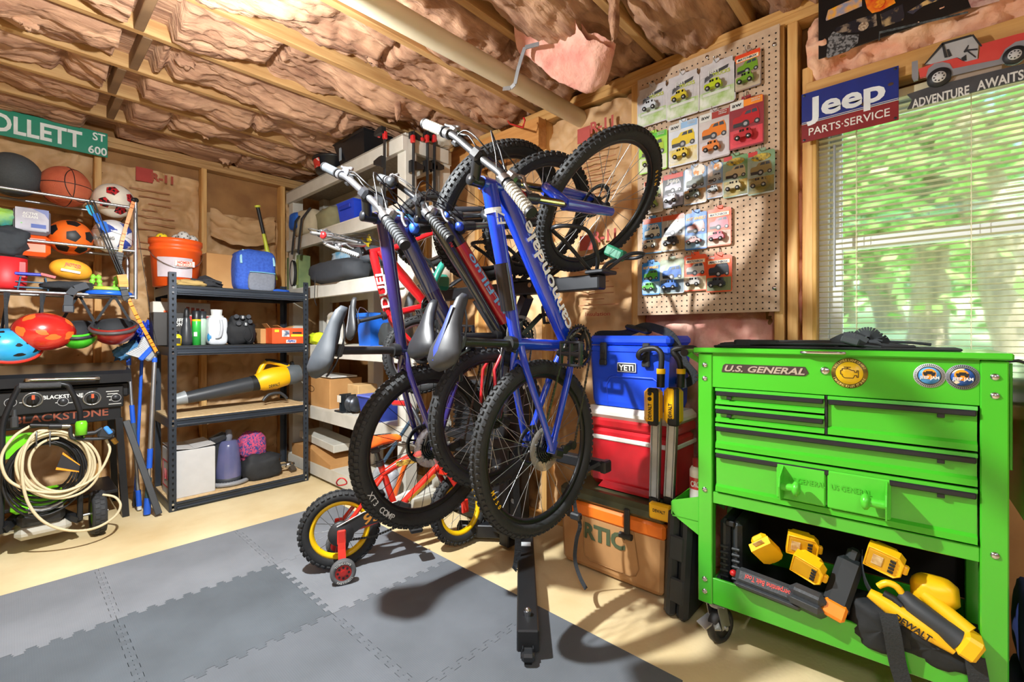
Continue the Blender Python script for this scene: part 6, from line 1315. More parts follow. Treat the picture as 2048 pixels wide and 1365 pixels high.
b = MB(); b.box((YXf - .004, 1.09, .99), (.006, .098, .044), .002); b.build('name_plate', WHT, t); b = MB(); b.box((YXf - .0065, 1.09, .99), (.004, .091, .037), .001); b.build('plate_field', BLK, t)
text('YETI', .027, WHT, t, (YXf - .0092, 1.09, .99), (0, -1, 0), (0, 0, 1), .03, w=.078)
b = MB(); xs = YXf - .0005; b.tube([(xs + .012, 1.20, .81), (xs + .006, 1.205, .90), (xs + .003, 1.185, .935), (xs + .003, 1.16, .945), (xs + .003, .96, .945), (xs + .003, .935, .93), (xs + .005, .925, .90), (xs + .012, .93, .81)], .006, 8); b.build('moulded_panel', YB, t)
b = MB(); q = catmull([V(p_) for p_ in ((2.06, 1.31, 1.12), (2.05, 1.28, 1.146), (2.05, 1.15, 1.148), (2.04, 1.09, 1.165), (2.04, 1.02, 1.185), (2.03, .95, 1.17), (2.03, .90, 1.148), (2.04, .875, 1.11), (2.05, .84, 1.02), (2.06, .80, .96), (2.07, .86, .92), (2.08, .885, .95))], 5)
for a, c in zip(q, q[1:]): b.bar(a, c + (c - a)*.15, .038, .004, (1, 0, .1))
b.build('carry_strap', FAB, t); b = MB(); b.box((2.04, 1.06, 1.172), (.06, .12, .022), .008, Matrix.Rotation(.25, 3, 'X')); b.build('strap_pad', mat('#1b1d20', .6), t)
# twin work lights on folded stand
t = thing('work_light_stand', 'folded twin work light stand with yellow heads leaning in front of the coolers', 'work light', (1.93, .86, .385))
A = lambda x, y, X=1.93: aX(x, y, X)
for (px0, px1, hx, lab_) in ((1313, 1309, 1307, 0), (1346, 1338, 1347, 1)):
    top, bot = A(px0, 835), A(px1, 1000)
    b = MB(); b.bar(top, bot, .022, .046, (0, 1, 0), .003); pole_ = b.build('leg_tube', mat('#b9bcbf', .3, .9), t)
    b = MB()
    for s_ in (-.014, .014): b.bar(top + V((-.012, s_, 0)), bot + V((-.012, s_, 0)), .004, .004, (0, 1, 0))
    b.build('tube_groove', mat('#85888b', .4, .8), pole_)
    hc = A(hx, 812); b = MB(); b.box(hc, (.065, .072, .155), .016); hd = b.build('light_head', DY, t)
    b = MB(); b.box(hc + V((-.03, -.012, 0)), (.02, .05, .165), .008); b.build('head_trim', BLK, hd)
    b = MB(); b.box(hc + V((-.036, -.004, .012 if lab_ else .0)), (.016, .034, .13), .006); b.build('head_panel', DY, hd)
    text('DEWALT', .016, BLK, hd, hc + V((-.0448, -.004, -.02)), (0, 0, 1), (0, 1, 0), .03, w=.07)
    if not lab_: 
        for dz in (.035, .058): b = MB(); b.cyl(hc + V((-.044, -.004, dz)), hc + V((-.047, -.004, dz)), .009, n=12); b.build('button', BLK, hd)
    b = MB(); b.tube([A(hx + 14, 775), A(hx + 15, 742)], .017, 12); b.build('neck', BLK, t)
    b = MB(); b.tube([A(hx + 15, 748), A(hx + 15, 738)], .019, 12); b.build('neck_ring', DY, t)
h1 = MB(); h1.tube([A(1322, 742), A(1323, 712), A(1316, 700), A(1304, 697), A(1284, 701), A(1277, 711), A(1281, 717, 1.95), A(1290, 712, 1.97)], .0125, 10, smoothpath=4); h1.build('hook', BLK, t)
h1 = MB(); h1.tube([A(1362, 742), A(1358, 722), A(1347, 706), A(1349, 700), A(1362, 697), A(1386, 697), A(1394, 703)], .0125, 10, smoothpath=4); h1.build('hook', BLK, t)
b = MB(); c = aX(1321, 1024, 1.872); b.box(c, (.03, .098, .07), .008); cl = b.build('end_clip', DY, t); text('DEWALT', .013, BLK, cl, c + V((-.0155, 0, .005)), (0, -1, 0), (0, 0, 1), .03, w=.055)
for px in (1309, 1338): b = MB(); b.box(A(px, 1000), (.034, .04, .03), .004); b.build('clamp_block', BLK, t)
# black case leaning between cooler and cart
b = MB(); R = Matrix.Rotation(.05, 3, 'X'); c = V((1.945, .770, .225)); t = thing('tool_case', 'tall black plastic case standing between the tan cooler and the green cart', 'case', (1.80, .775, 0))
b.box(c + V((0, -.027, 0)), (.29, .048, .44), .016, R); b.box(c + V((0, .027, 0)), (.29, .048, .44), .016, R); b.build('shell', mat('#272d33', .5), t)
for dz in (.07, -.10): b = MB(); b.box(c + V((-.142, 0, dz)), (.016, .06, .10), .006, R); b.build('moulded_rib', mat('#2d343a', .5), t)
# ================================================================ green tool cart
P0, CD, CN = V((1.738, .657, 0)), V((.049, -.9988, 0)), V((-.9988, -.049, 0))      # CN points out of the front
CG = mat('#3fae24', .28, coat=.6, var=.02, scale=3); CGd = CG
XC = Matrix(((CD.x, 0, -CN.x, P0.x), (CD.y, 0, -CN.y, P0.y), (0, 1, 0, 0), (0, 0, 0, 1)))   # (s along front, height, depth inwards)
cart = thing('tool_cart', 'bright green rolling tool cart with drawers under the window', 'tool cart', XC @ V((.39, 0, .23)))
C = lambda: MB(XC)
W, Dp = .788, .42
def cb(nm, s0, s1, z0, z1, d0, d1, m=CG, bv=.003, par=None):
    b = C(); b.box(((s0+s1)/2, (z0+z1)/2, (d0+d1)/2), (abs(s1-s0), abs(z1-z0), abs(d1-d0)), bv); return b.build(nm, m, par or cart)
for nm, s0, s1 in (('corner_post', -.004, .046), ('corner_post', .738, .792)):
    for d0, d1 in ((0, .045), (Dp - .045, Dp)): cb(nm, s0, s1, .158, 1.078, d0, d1)
for s in (.020, .766):
    for z in (1.035, .985, .575, .245, .20):
        if s > .5 and z in (.245, .575): continue
        b = C(); b.lathe([(0, -.006), (.006, -.0055), (.0095, -.002), (.010, 0)], (s, z, 0), (0, 0, 1), 14); b.box((s, z, -.0062), (.012, .0022, .001)); b.build('screw', CHR, cart)
    if s > .5: 
        b = C(); b.lathe([(0, -.006), (.006, -.0055), (.0095, -.002), (.010, 0)], (s, .56, 0), (0, 0, 1), 14); b.build('screw', CHR, cart)
lid = cb('lid', -.018, .800, 1.080, 1.0985, -.014, Dp + .01, CG, .004)
b = C(); b.tube([(.327, 1.09, -.016), (.335, 1.09, -.022), (.345, 1.09, -.024), (.425, 1.09, -.024), (.435, 1.09, -.022), (.442, 1.09, -.016)], .0048, 8); b.build('lid_handle', CHR, lid)
body = cb('cabinet_shell', .046, .738, .955, 1.082, .004, .030, CG, .001)
cb('side_panel', .0, .012, .53, 1.08, .02, Dp - .01, CG, .001, body); cb('side_panel', .776, .788, .53, 1.08, .02, Dp - .01, CG, .001, body); cb('back_panel', .0, .788, .53, 1.08, Dp - .03, Dp - .012, CG, .001, body); cb('floor_panel', .04, .745, .535, .55, .03, Dp - .03, CG, .001, body)
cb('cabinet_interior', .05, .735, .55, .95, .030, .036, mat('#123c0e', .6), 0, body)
cb('lower_rail', .046, .738, .53, .572, .006, .03, CG, .002, body)
b = C(); b.add([(.046, .572, .012), (.738, .572, .012), (.738, .53, .006), (.046, .53, .006)], [(0, 1, 2, 3)]); 
def drawer(s0, s1, z0, z1, tabs):
    # sloped front: protruding top edge with black trim, recessed middle, flared lower lip
    h = z1 - z0; b = C(); hl = min(.028, h*.33)
    prof = [(z1, .016), (z1, -.004), (z1 - .010, -.006), (z1 - .014, .008), (z0 + hl, .010), (z0 + hl*.72, -.001), (z0 + .003, -.003), (z0, .016)]
    b.prism([(p_[1], p_[0]) for p_ in prof], (s0, 0, 0), (0, 0, 1), (0, 1, 0), (s1 - s0, 0, 0)); d = b.build('drawer', CG, cart)
    b = C(); b.box(((s0+s1)/2, z1 - .0185, -.006), (s1-s0 - .004, .0165, .010), .003); b.build('drawer_trim', mat('#1a1c22', .35), d)
    for s in tabs: b = C(); b.box((s, z1 - .032, -.003), (.016, .012, .006), .001); b.build('catch', BLK, d)
drawer(.058, .388, .893, .953, [.105]); drawer(.058, .388, .829, .889, [.105]); drawer(.397, .733, .829, .953, [.66]); drawer(.058, .733, .733, .825, [.66]); drawer(.058, .733, .576, .729, [.66])
for k in range(3): cb('divider', .389, .396, .829, .953, .0, .02, BLK, .001) if k == 0 else None
# name badge, lock, stickers
def C3(s, z, d): return XC @ V((s, z, d))
b = C(); b.prism([(.078, 1.012), (.335, 1.012), (.345, 1.022), (.335, 1.042), (.09, 1.042), (.083, 1.036)], (0, 0, .0035), (1, 0, 0), (0, 1, 0), (0, 0, -.002)); nb = b.build('name_badge', mat('#3b2f2a', .4), cart)
text('U.S. GENERAL', .021, mat('#d9d4c8', .25, .7), nb, C3(.212, 1.027, .0005), CD, (0, 0, 1), .03, w=.246, shear=.3, ext=.0008)
b = C(); b.lathe([(0, -.007), (.008, -.007), (.013, -.003), (.014, .004)], (.389, 1.032, .004), (0, 0, 1), 20); b.box((.389, 1.032, -.0075), (.003, .010, .001)); b.build('lock', CHR, cart)
def disc(s, z, r, d, m, nm, par): b = C(); b.lathe([(0, d - .0012), (r, d - .0012), (r, d)], (s, z, 0), (0, 0, 1), 36); return b.build(nm, m, par)
def cring(s, z, r0, r1, d, m, nm, par): b = C(); b.lathe([(r0, d - .0012), (r1, d - .0012), (r1, d), (r0, d)], (s, z, 0), (0, 0, 1), 40, closed=True); return b.build(nm, m, par)
def arc2(s_, size, m, par, sc_, zc_, r, a0, da, d, up=1):
    for k, ch in enumerate(s_):
        if ch == ' ': continue
        a = a0 + da*k; pos = C3(sc_ + r*math.cos(a), zc_ + r*math.sin(a), d)
        rad = CD*math.cos(a) + V((0, 0, 1))*math.sin(a); tn = CD*math.sin(a) - V((0, 0, 1))*math.cos(a)
        text(ch, size, m, par, pos, tn*up, rad*up, .01, ext=.0004)
ek = disc(.452, 1.028, .0465, .003, mat('#8a7020', .4, hex2='#4a3a18', scale=40), 'engine_emblem', cart); disc(.452, 1.028, .0345, .0015, mat('#eec51c', .4), 'emblem_field', ek)
EB = mat('#54421c', .4)
b = C()
pts = [(-.022, .008), (-.018, .008), (-.018, .0135), (-.002, .0135), (.006, .009), (.012, .009), (.014, .003), (.019, .003), (.019, .009), (.023, .009), (.023, -.012), (.019, -.012), (.019, -.006), (.014, -.006), (.010, -.015), (-.012, -.015), (-.018, -.009), (-.018, -.004), (-.022, -.004)]
for p_, q_ in zip(pts, pts[1:] + pts[:1]): b.bar((.452 + p_[0], 1.028 + p_[1], -.0002), (.452 + q_[0], 1.028 + q_[1], -.0002), .0022, .0012, (0, 0, 1))
b.bar((.452 - .014, 1.028 + .0185, -.0002), (.452 + .004, 1.028 + .0185, -.0002), .0022, .0012, (0, 0, 1)); b.bar((.452 - .005, 1.028 + .0185, -.0002), (.452 - .005, 1.028 + .0135, -.0002), .0022, .0012, (0, 0, 1)); b.build('engine_symbol', EB, ek)
arc2('THIS LITTLE LIGHT OF MINE', .0068, mat('#d8c26c', .4), ek, .452, 1.028, .0405, 2.75, -.098, .0014)
arc2("I'M GOING TO LET IT SHINE", .0068, mat('#d8c26c', .4), ek, .452, 1.028, .0405, -2.75, .098, .0014, -1)
for s, v in ((.636, 0), (.704, 1)):
    j = disc(s, 1.031, .0345, .003, mat('#c9cbcb', .4) if not v else mat('#8b8d90', .4), 'round_badge', cart)
    for k in range(48): a = 2*PI*k/48; 
    b = C()
    for k in range(48): a = 2*PI*k/48; b.bar((s + .0275*math.cos(a), 1.031 + .0275*math.sin(a), .0014), (s + .033*math.cos(a), 1.031 + .033*math.sin(a), .0014), .0014, .0008, (0, 0, 1))
    b.build('badge_knurl', BLK, j)
    cring(s, 1.031, .0235, .0262, .0014, BLK, 'badge_ring', j); disc(s, 1.031, .0237, .0014, mat('#2f7fc4', .4, hex2='#5fa6dc', scale=30) if not v else mat('#1d4fa0', .4, hex2='#e0d2b0', scale=26, lo=.55, hi=.62), 'badge_field', j)
    b = C(); b.lathe([(0, 0), (.015, 0)], (s - .002*v, 1.036, -.0002), (0, 0, -1), 24); b.build('badge_sun', mat('#f0921c', .4), j)
    b = C(); b.box((s, 1.038, -.0008), (.026, .006, .0006)); b.box((s, 1.042, -.0008), (.014, .004, .0006)); b.lathe([(0, 0), (.004, 0)], (s - .008, 1.034, -.001), (0, 0, -1), 12); b.lathe([(0, 0), (.004, 0)], (s + .008, 1.034, -.001), (0, 0, -1), 12); b.build('badge_car', BLK, j)
    text('JEEP JAM', .0085, WHT, j, C3(s, 1.026, -.0012), CD, (0, 0, 1), .03, w=.042)
# open bottom shelf
cb('shelf_front', .046, .738, .162, .256, .004, .016, CG, .002); cb('shelf_pan', .01, .778, .180, .19, .016, Dp - .02, CG, .002); cb('liner', .02, .768, .190, .197, .02, Dp - .03, mat('#17191b', .8), .001); cb('shade_backing', .02, .768, .262, .53, Dp - .022, Dp - .014, mat('#1a1614', .85), .001); cb('shelf_back', .01, .778, .162, .256, Dp - .02, Dp - .01, CG, .002)  # dark back panel is added, its near-black colour stands for shade behind the shelf
# casters
for s, d in ((.045, .05), (.745, .05), (.045, Dp - .05), (.745, Dp - .05)):
    b = C(); cc = V((s + .012, .062, d + .01)); b.lathe([(.04, -.016), (.056, -.017), (.062, -.010), (.062, .010), (.056, .017), (.04, .016)], cc, (1, 0, -.35), 28, closed=True); b.lathe([(0, -.012), (.04, -.014), (.04, .014), (0, .012)], cc, (1, 0, -.35), 24); cw2 = b.build('caster', mat('#26292b', .5), cart)
    b = C(); b.box((s, .155, d), (.08, .006, .08), .002); b.cyl((s, .155, d), (s, .135, d), .025, n=16)
    ax2 = V((1, 0, -.35)).normalized()
    for g in (-.024, .024): b.bar(V((s, .142, d)) + ax2*g, cc + ax2*g, .046, .004, tuple(ax2))
    b.build('caster_fork', mat('#b9bcbf', .3, .9), cw2)
    b = C(); o = cc + ax2*-.02 + V((0, .02, -.05)); b.bar(o + V((0, .015, .02)), o + V((-.03, -.012, -.022)), .05, .006, (0, 1, 0)); b.bar(o + V((0, .015, .02)), o + V((.03, -.006, -.02)), .022, .006, (0, 1, 0)); b.cyl(cc - ax2*.03, cc + ax2*.03, .008, n=8); b.build('brake_pedal', mat('#c3c6c8', .3, .8), cw2)
# side tray, push handle, right side panel
b = C(); b.prism([(-.004, .54), (-.105, .505), (-.11, .47), (-.085, .44), (-.004, .395)], (0, 0, .01), (1, 0, 0), (0, 1, 0), (0, 0, .004)); b.prism([(-.004, .54), (-.105, .505), (-.11, .47), (-.085, .44), (-.004, .395)], (0, 0, .34), (1, 0, 0), (0, 1, 0), (0, 0, .004)); b.box((-.055, .446, .175), (.10, .004, .33)); b.box((-.107, .475, .175), (.004, .05, .33)); b.build('side_tray', CG, cart)
b = C(); b.bar((-.002, 1.04, .05), (-.06, 1.075, .05), .02, .006, (0, 0, 1)); b.bar((-.002, 1.04, .36), (-.06, 1.075, .36), .02, .006, (0, 0, 1)); b.cyl((-.06, 1.078, .02), (-.06, 1.078, .39), .013, n=14); b.build('push_handle', CG, cart)
b = C(); b.cyl((-.06, 1.078, .012), (-.06, 1.078, .022), .014, n=14); b.build('handle_cap', BLK, cart)
cb('side_hanger', .800, .806, .78, 1.07, .06, .34, CG, .001); cb('side_shelf', .83, .838, .64, 1.07, .02, .40, CG, .003); b = C(); b.tube([(.792, 1.075, .05), (.815, 1.078, .05), (.834, 1.07, .05)], .004, 6); b.build('hinge_rod', BLK, cart)
# two magnetic towel holders on the lowest drawer
for (s0, s1, hs, lb, sd) in ((.255, .392, .285, 'left green magnetic towel holder on the lowest drawer of the cart', 1), (.397, .552, .528, 'right green magnetic towel holder on the lowest drawer of the cart', -1)):
    t = thing('towel_holder', lb, 'holder', C3((s0+s1)/2, .60, 0), 'magnetic holders on the cart')
    b = C(); b.box(((s0+s1)/2, .660, -.008), (s1-s0, .118 if sd < 0 else .116, .008), .004, Matrix.Rotation(0, 3, 'Z')); b.build('base_plate', mat('#4cbc30', .35, var=.02), t)
    text('US·GENERAL' if False else 'US GENERAL', .017, mat('#42b028', .35, var=.02), t, C3((s0+s1)/2 + .018*sd, .672, -.0132), CD, (0, 0, 1), .02, w=.10, ext=.0012)
    b = C(); b.prism([(-.008, .055), (-.075, .03), (-.085, .0), (-.07, -.045), (-.008, -.055)], (hs - .012*sd, .660, 0), (0, 0, 1), (0, 1, 0), (.004, 0, 0)); b.build('side_arm', mat('#4cbc30', .35, var=.02), t)
    b = C(); b.tube([(hs - .012*sd, .656, -.055), (hs + .025*sd, .656, -.055)], .0125, 14); b.lathe([(.0125, 0), (.022, .006), (.024, .014), (.016, .022), (0, .024)], (hs + .022*sd, .656, -.055), (sd, 0, 0), 18); b.build('spool_peg', mat('#4cbc30', .35, var=.02), t)
# on the lid: folded webbing net
t = thing('cargo_net', 'flat black cargo net with folded straps lying on top of the green cart', 'cargo net', C3(.39, 1.0985, .2))
b = C(); b.box((.37, 1.103, .17), (.68, .008, .20), .003); b.box((.33, 1.110, .18), (.56, .006, .16), .002); b.build('net', mat('#1c1f20', .8), t)
for k in range(7):
    b = C(); z_ = 1.114 + .0012*k; s0 = .03 + .05*rnd.random(); s1 = .50 + .18*rnd.random(); d_ = .07 + .025*k; b.tube([(s0, z_ - .008, d_), (s0 + .15, z_, d_ + .01), (s1 - .1, z_ + .002, d_), (s1, z_ - .006, d_ + .006)], .0045, 6, smoothpath=3); b.build('net_cord', mat('#23282a', .8), t)
t2 = thing('webbing_strap', 'bunched grey webbing strap looped on the cargo net on the cart', 'strap', C3(.46, 1.115, .12))
b = C()
for q in ([(.40, 1.118, .10), (.43, 1.135, .10), (.455, 1.142, .11), (.48, 1.130, .12)], [(.45, 1.12, .12), (.475, 1.15, .12), (.50, 1.155, .12), (.515, 1.135, .13), (.50, 1.118, .13)], [(.43, 1.14, .08), (.46, 1.135, .075), (.49, 1.120, .075)], [(.49, 1.12, .14), (.52, 1.138, .14), (.535, 1.118, .15)]):
    q = catmull([V(p_) for p_ in q], 5)
    for a, c in zip(q, q[1:]): b.bar(a, c + (c - a)*.12, .032, .003, (0, 0, 1))
b.build('webbing', mat('#33383b', .8), t2); b = C(); b.box((.45, 1.128, .07), (.05, .022, .03), .004, Matrix.Rotation(-.3, 3, 'Z')); b.build('fold', mat('#3a4042', .8), t2)
t2 = thing('webbing_strap', 'second flat folded strap at the left end of the cargo net on the cart', 'strap', C3(.16, 1.115, .12)); b = C()
b.box((.17, 1.120, .10), (.14, .016, .05), .004); b.box((.13, 1.116, .09), (.05, .026, .04), .005); b.build('webbing', mat('#23272a', .8), t2)
# spray can in the side tray
p = C3(-.036, .449, .10); t = thing('aerosol_can', 'red and white aerosol can standing in the green side tray of the cart', 'can', p)
b = MB(); b.lathe([(0, 0), (.031, 0), (.032, .004), (.032, .165), (.026, .178), (.02, .18)], p, n=24); b.build('body', mat('#dcd8d0', .35), t)
b = MB(); b.lathe([(.0324, .095), (.0324, .14)], p, n=24); b.build('red_band', RED, t); b = MB(); b.lathe([(.0324, .02), (.0324, .05)], p, n=24); b.build('dark_band', BLK, t); b = MB(); b.lathe([(.02, .178), (.022, .21), (.0, .212)], p, n=16); b.build('cap', mat('#8b1f1c', .4), t)
text('CRC', .022, WHT, t, p + V((-.0325, .0, .117)), (0, -1, 0), (0, 0, 1), .03, w=.034)
# ---------------------------------------------------------------- tools on the open shelf of the cart
CASE = mat('#262b2f', .5, bump=.15, scale=120); CASE2 = mat('#34383c', .5, bump=.15, scale=120)
def RC(rx=0, ry=0, rz=0): return Matrix.Rotation(rz, 3, 'Z') @ Matrix.Rotation(ry, 3, 'Y') @ Matrix.Rotation(rx, 3, 'X')
t = thing('hard_case', 'black ribbed hard case standing upright at the left of the cart shelf', 'case', C3(.09, .19, .2))
b = C(); b.box((.072, .325, .21), (.036, .27, .30), .014); b.box((.112, .325, .21), (.036, .27, .30), .014); 
b.build('shell', CASE, t)
for s_ in (.112, .072):
    b = C()
    for k in range(6): b.box((s_, .25 + .022*k, .058), (.030, .010, .010), .003)
    b.build('grip_ridges', CASE, t); b = C(); b.box((.092, .45, .06), (.03, .02, .014), .003); b.build('latch', GRYM, t)
t = thing('tool_case', 'dark case with red upside down lettering lying at the front of the cart shelf', 'case', C3(.20, .25, .05))
R = RC(.55, .0, -.08); c = V((.228, .278, .020)); b = C(); b.box(c, (.20, .056, .11), .014, R); b.box(c + R @ V((0, -.030, 0)), (.198, .014, .108), .006, R); b.build('shell', CASE2, t)
RT = mat('#d8453a', .5); o = c + R @ V((.0, .0, -.0557)); text('Serpentine Belt Tool', .017, RT, t, XC @ o, XC.to_3x3() @ (R @ V((-1, 0, 0))), XC.to_3x3() @ (R @ V((0, -1, 0))), .008, w=.135)
b = C(); b.sph(c + R @ V((-.112, .0, -.02)), .012, 12); b.build('red_button', RED, t)
t = thing('tool_case', 'smaller dark case lying right of the red lettered case on the cart shelf', 'case', C3(.345, .25, .05))
R = RC(.6, .12, -.10); c = V((.346, .296, .0)); b = C(); b.box(c, (.105, .045, .105), .018, R); b.box(c + R @ V((0, -.028, 0)), (.103, .03, .10), .014, R); b.build('shell', CASE2, t)
def battery_tool(name, lab, c, R, plate, front=True):
    t = thing(name, lab, 'battery adapter', C3(*c)); c = V(c); b = C(); b.prism([(-.045, -.036), (.03, -.036), (.045, -.022), (.045, .022), (.03, .036), (-.045, .036)], c + R @ V((0, 0, -.022)), R @ V((1, 0, 0)), R @ V((0, 1, 0)), R @ V((0, 0, .03))); b.box(c + R @ V((-.006, 0, .022)), (.07, .056, .04), .012, R); bd = b.build('body', DY, t)
    if front:
        b = C(); b.box(c + R @ V((-.006, 0, -.0225)), (.066, .054, .004), .001, R); b.build('recess', mat('#cf9a10', .5), t)
        b = C(); b.tube([c + R @ V(p_) for p_ in ((-.043, -.034, -.023), (.03, -.034, -.023), (.043, -.021, -.023), (.043, .021, -.023), (.03, .034, -.023), (-.043, .034, -.023))], .0028, 6, closed=True); b.build('rim', DY, t)
        b = C()
        for k in range(4): b.box(c + R @ V((.020, -.018 + .012*k, -.0262)), (.014, .008, .004), .001, R)
        b.build('contacts', BLK, t)
    b = C(); b.box(c + R @ V((.050, 0, -.010)), (.014, .03, .016), .004, R); b.build('latch_tab', DY, t)
    if plate: b = C(); b.box(c + R @ V(plate), (.026, .034, .002), .001, R); b.build('spec_label', mat('#b58a50', .5, hex2='#d8c090', scale=60), t)
battery_tool('battery_charger', 'yellow battery charger standing tilted on the red lettered case', (.214, .398, .04), RC(0, 0, -1.05) @ RC(.2, -.7, 0), (-.05, .0, -.01), False)
battery_tool('battery_adapter', 'yellow battery adapter facing out right of the tilted yellow charger', (.346, .392, .01), RC(-.35, .15, -.30), None)
battery_tool('battery_adapter', 'yellow battery body lying behind the outward facing yellow adapter', (.318, .438, .07), RC(-.2, -.2, -.1), (-.02, .0, -.026), True)
battery_tool('battery_adapter', 'yellow battery adapter on the saw handle, farthest right of the yellow adapters', (.538, .470, .03), RC(-.25, .1, -.24), (-.015, .0, -.026))
t = thing('hard_case', 'black tool body with orange end leaning in the middle of the cart shelf', 'tool', C3(.44, .2, .06)); R = RC(.5, 0, -.28); c = V((.432, .352, .04)); b = C(); b.box(c, (.07, .17, .06), .014, R); b.box(c + R @ V((.0, .09, .0)), (.035, .06, .04), .01, R); b.build('body', mat('#1f2427', .5), t)
b = C(); b.box(c + R @ V((0, -.085, -.004)), (.066, .05, .064), .008, R); b.build('orange_end', mat('#ef8a1c', .45), t)
t = thing('reciprocating_saw', 'yellow and black power saw lying at the right end of the cart shelf', 'power tool', C3(.58, .2, .05))
a0, a1 = V((.500, .362, .01)), V((.690, .282, -.005)); b = C(); b.tube([a0, a0.lerp(a1, .3), a0.lerp(a1, .7), a1], [.014, .026, .026, .018], 14); b.build('body', DY, t)
b = C(); b.tube([V((.580, .372, .03)), V((.600, .360, .012)), V((.665, .330, -.005)), V((.700, .312, -.015))], [.022, .027, .025, .031], 14); b.build('grip', mat('#2b2f33', .6), t)
b = C(); b.blob((.650, .392, .07), (.11, .09, .09), .7, .08, 2, 3); b.tube([V((.625, .39, .04)), V((.675, .362, .02)), V((.718, .335, .0))], [.018, .020, .022], 12); b.build('motor_housing', DY, t)
b = C(); b.box((.716, .312, -.02), (.042, .062, .07), .008, RC(0, 0, -.42)); b.build('battery_foot', DY, t)
b = C(); b.tube([V((.522, .385, .02)), V((.542, .402, .02)), V((.565, .398, .02)), V((.580, .375, .02)), V((.578, .358, .02))], [.009, .010, .010, .009, .009], 10, smoothpath=3); b.build('handle_guard', DY, t)
b = C(); b.tube([V((.535, .372, .01)), V((.558, .366, .005)), V((.575, .352, .0))], .011, 10); b.build('trigger', BLK, t)
d_ = (a1 - a0).normalized(); o = XC @ (a0.lerp(a1, .55) + V((-.004, -.004, -.0275))); text('DEWALT', .018, BLK, t, o, XC.to_3x3() @ d_, XC.to_3x3() @ V((-d_.y, d_.x, 0)), .03, w=.085)
t = thing('tool_bag_strap', 'wide black webbing strap hanging over the front edge of the cart shelf at the right', 'strap', C3(.6, .0, -.02))
def rib(pts, w):
    b = C(); q = catmull([V(p_) for p_ in pts], 6)
    for a, c in zip(q, q[1:]): b.bar(a, c + (c - a)*.12, w, .003, (0, 0, 1))
    return b
rib([(.545, .335, -.03), (.555, .285, -.034), (.57, .18, -.020), (.60, .09, -.02), (.65, .02, -.03), (.70, .012, -.03)], .042).build('webbing', mat('#24282b', .85, bump=.3, scale=200), t)
rib([(.725, .285, -.02), (.735, .20, -.022), (.73, .12, -.02), (.715, .05, -.03), (.70, .012, -.03)], .042).build('webbing', mat('#24282b', .85, bump=.3, scale=200), t)
b = C(); b.blob((.53, .265, .05), (.16, .14, .12), .6, .2, 2, 8); b.blob((.64, .26, .07), (.22, .13, .16), .6, .2, 2, 9); tag(b.build('tool_bag', mat('#1b1f22', .8, bump=.3)), 'black soft tool bag under the yellow saw on the cart shelf', 'bag')
b = C(); q = catmull([V(p_) for p_ in ((.478, .45, .10), (.482, .40, .06), (.50, .365, .03), (.53, .345, .02))], 5)
for a, c in zip(q, q[1:]): b.bar(a, c + (c - a)*.12, .03, .003, (1, 0, .2))
tag(b.build('shoulder_strap', mat('#20262a', .85)), 'narrow dark strap rising behind the yellow saw on the cart shelf', 'strap')
b = C(); b.blob((.87, .33, .12), (.10, .25, .3), .6, .15, 2, 77); b.blob((.87, .12, .12), (.12, .22, .3), .6, .15, 2, 78); tag(b.build('duffel_bag', mat('#1b2b66', .8, hex2='#16181c', scale=4)), 'dark blue and black bag beside the right end of the green cart', 'bag')
# ================================================================ pegboard with carded toy cars
PX = 2.205; py0, py1, pz0, pz1 = .497, 1.150, 1.245, 2.462
pg = thing('pegboard', 'tan pegboard on the right wall holding rows of carded toy cars', 'pegboard', (PX, (py0+py1)/2, pz0))
b = MB(); b.box((PX + .004, (py0+py1)/2, (pz0+pz1)/2), (.007, py1-py0, pz1-pz0)); b.build('board', mat('#b89c82', .75, hex2='#c6ab90', scale=30), pg)
b = MB(); st_ = .0254
for i in range(int((py1-py0)/st_)):
    for k in range(int((pz1-pz0)/st_)):
        y, z = py0 + .014 + i*st_, pz0 + .014 + k*st_; q = [(PX - .0003, y + .0038*math.cos(a), z + .0038*math.sin(a)) for a in [2*PI*j/8 for j in range(8)]]; b.add(q, [tuple(range(8))[::-1]])
b.build('holes', mat('#171310', .9), pg)
for y, z in ((py0 + .02, pz1 - .08), (py0 + .3, pz1 - .02), (py0 + .02, pz0 + .1)): b = MB(); b.lathe([(0, .003), (.008, .002), (.009, 0)], (PX, y, z), (-1, 0, 0), 12); b.build('screw', CHR, pg)
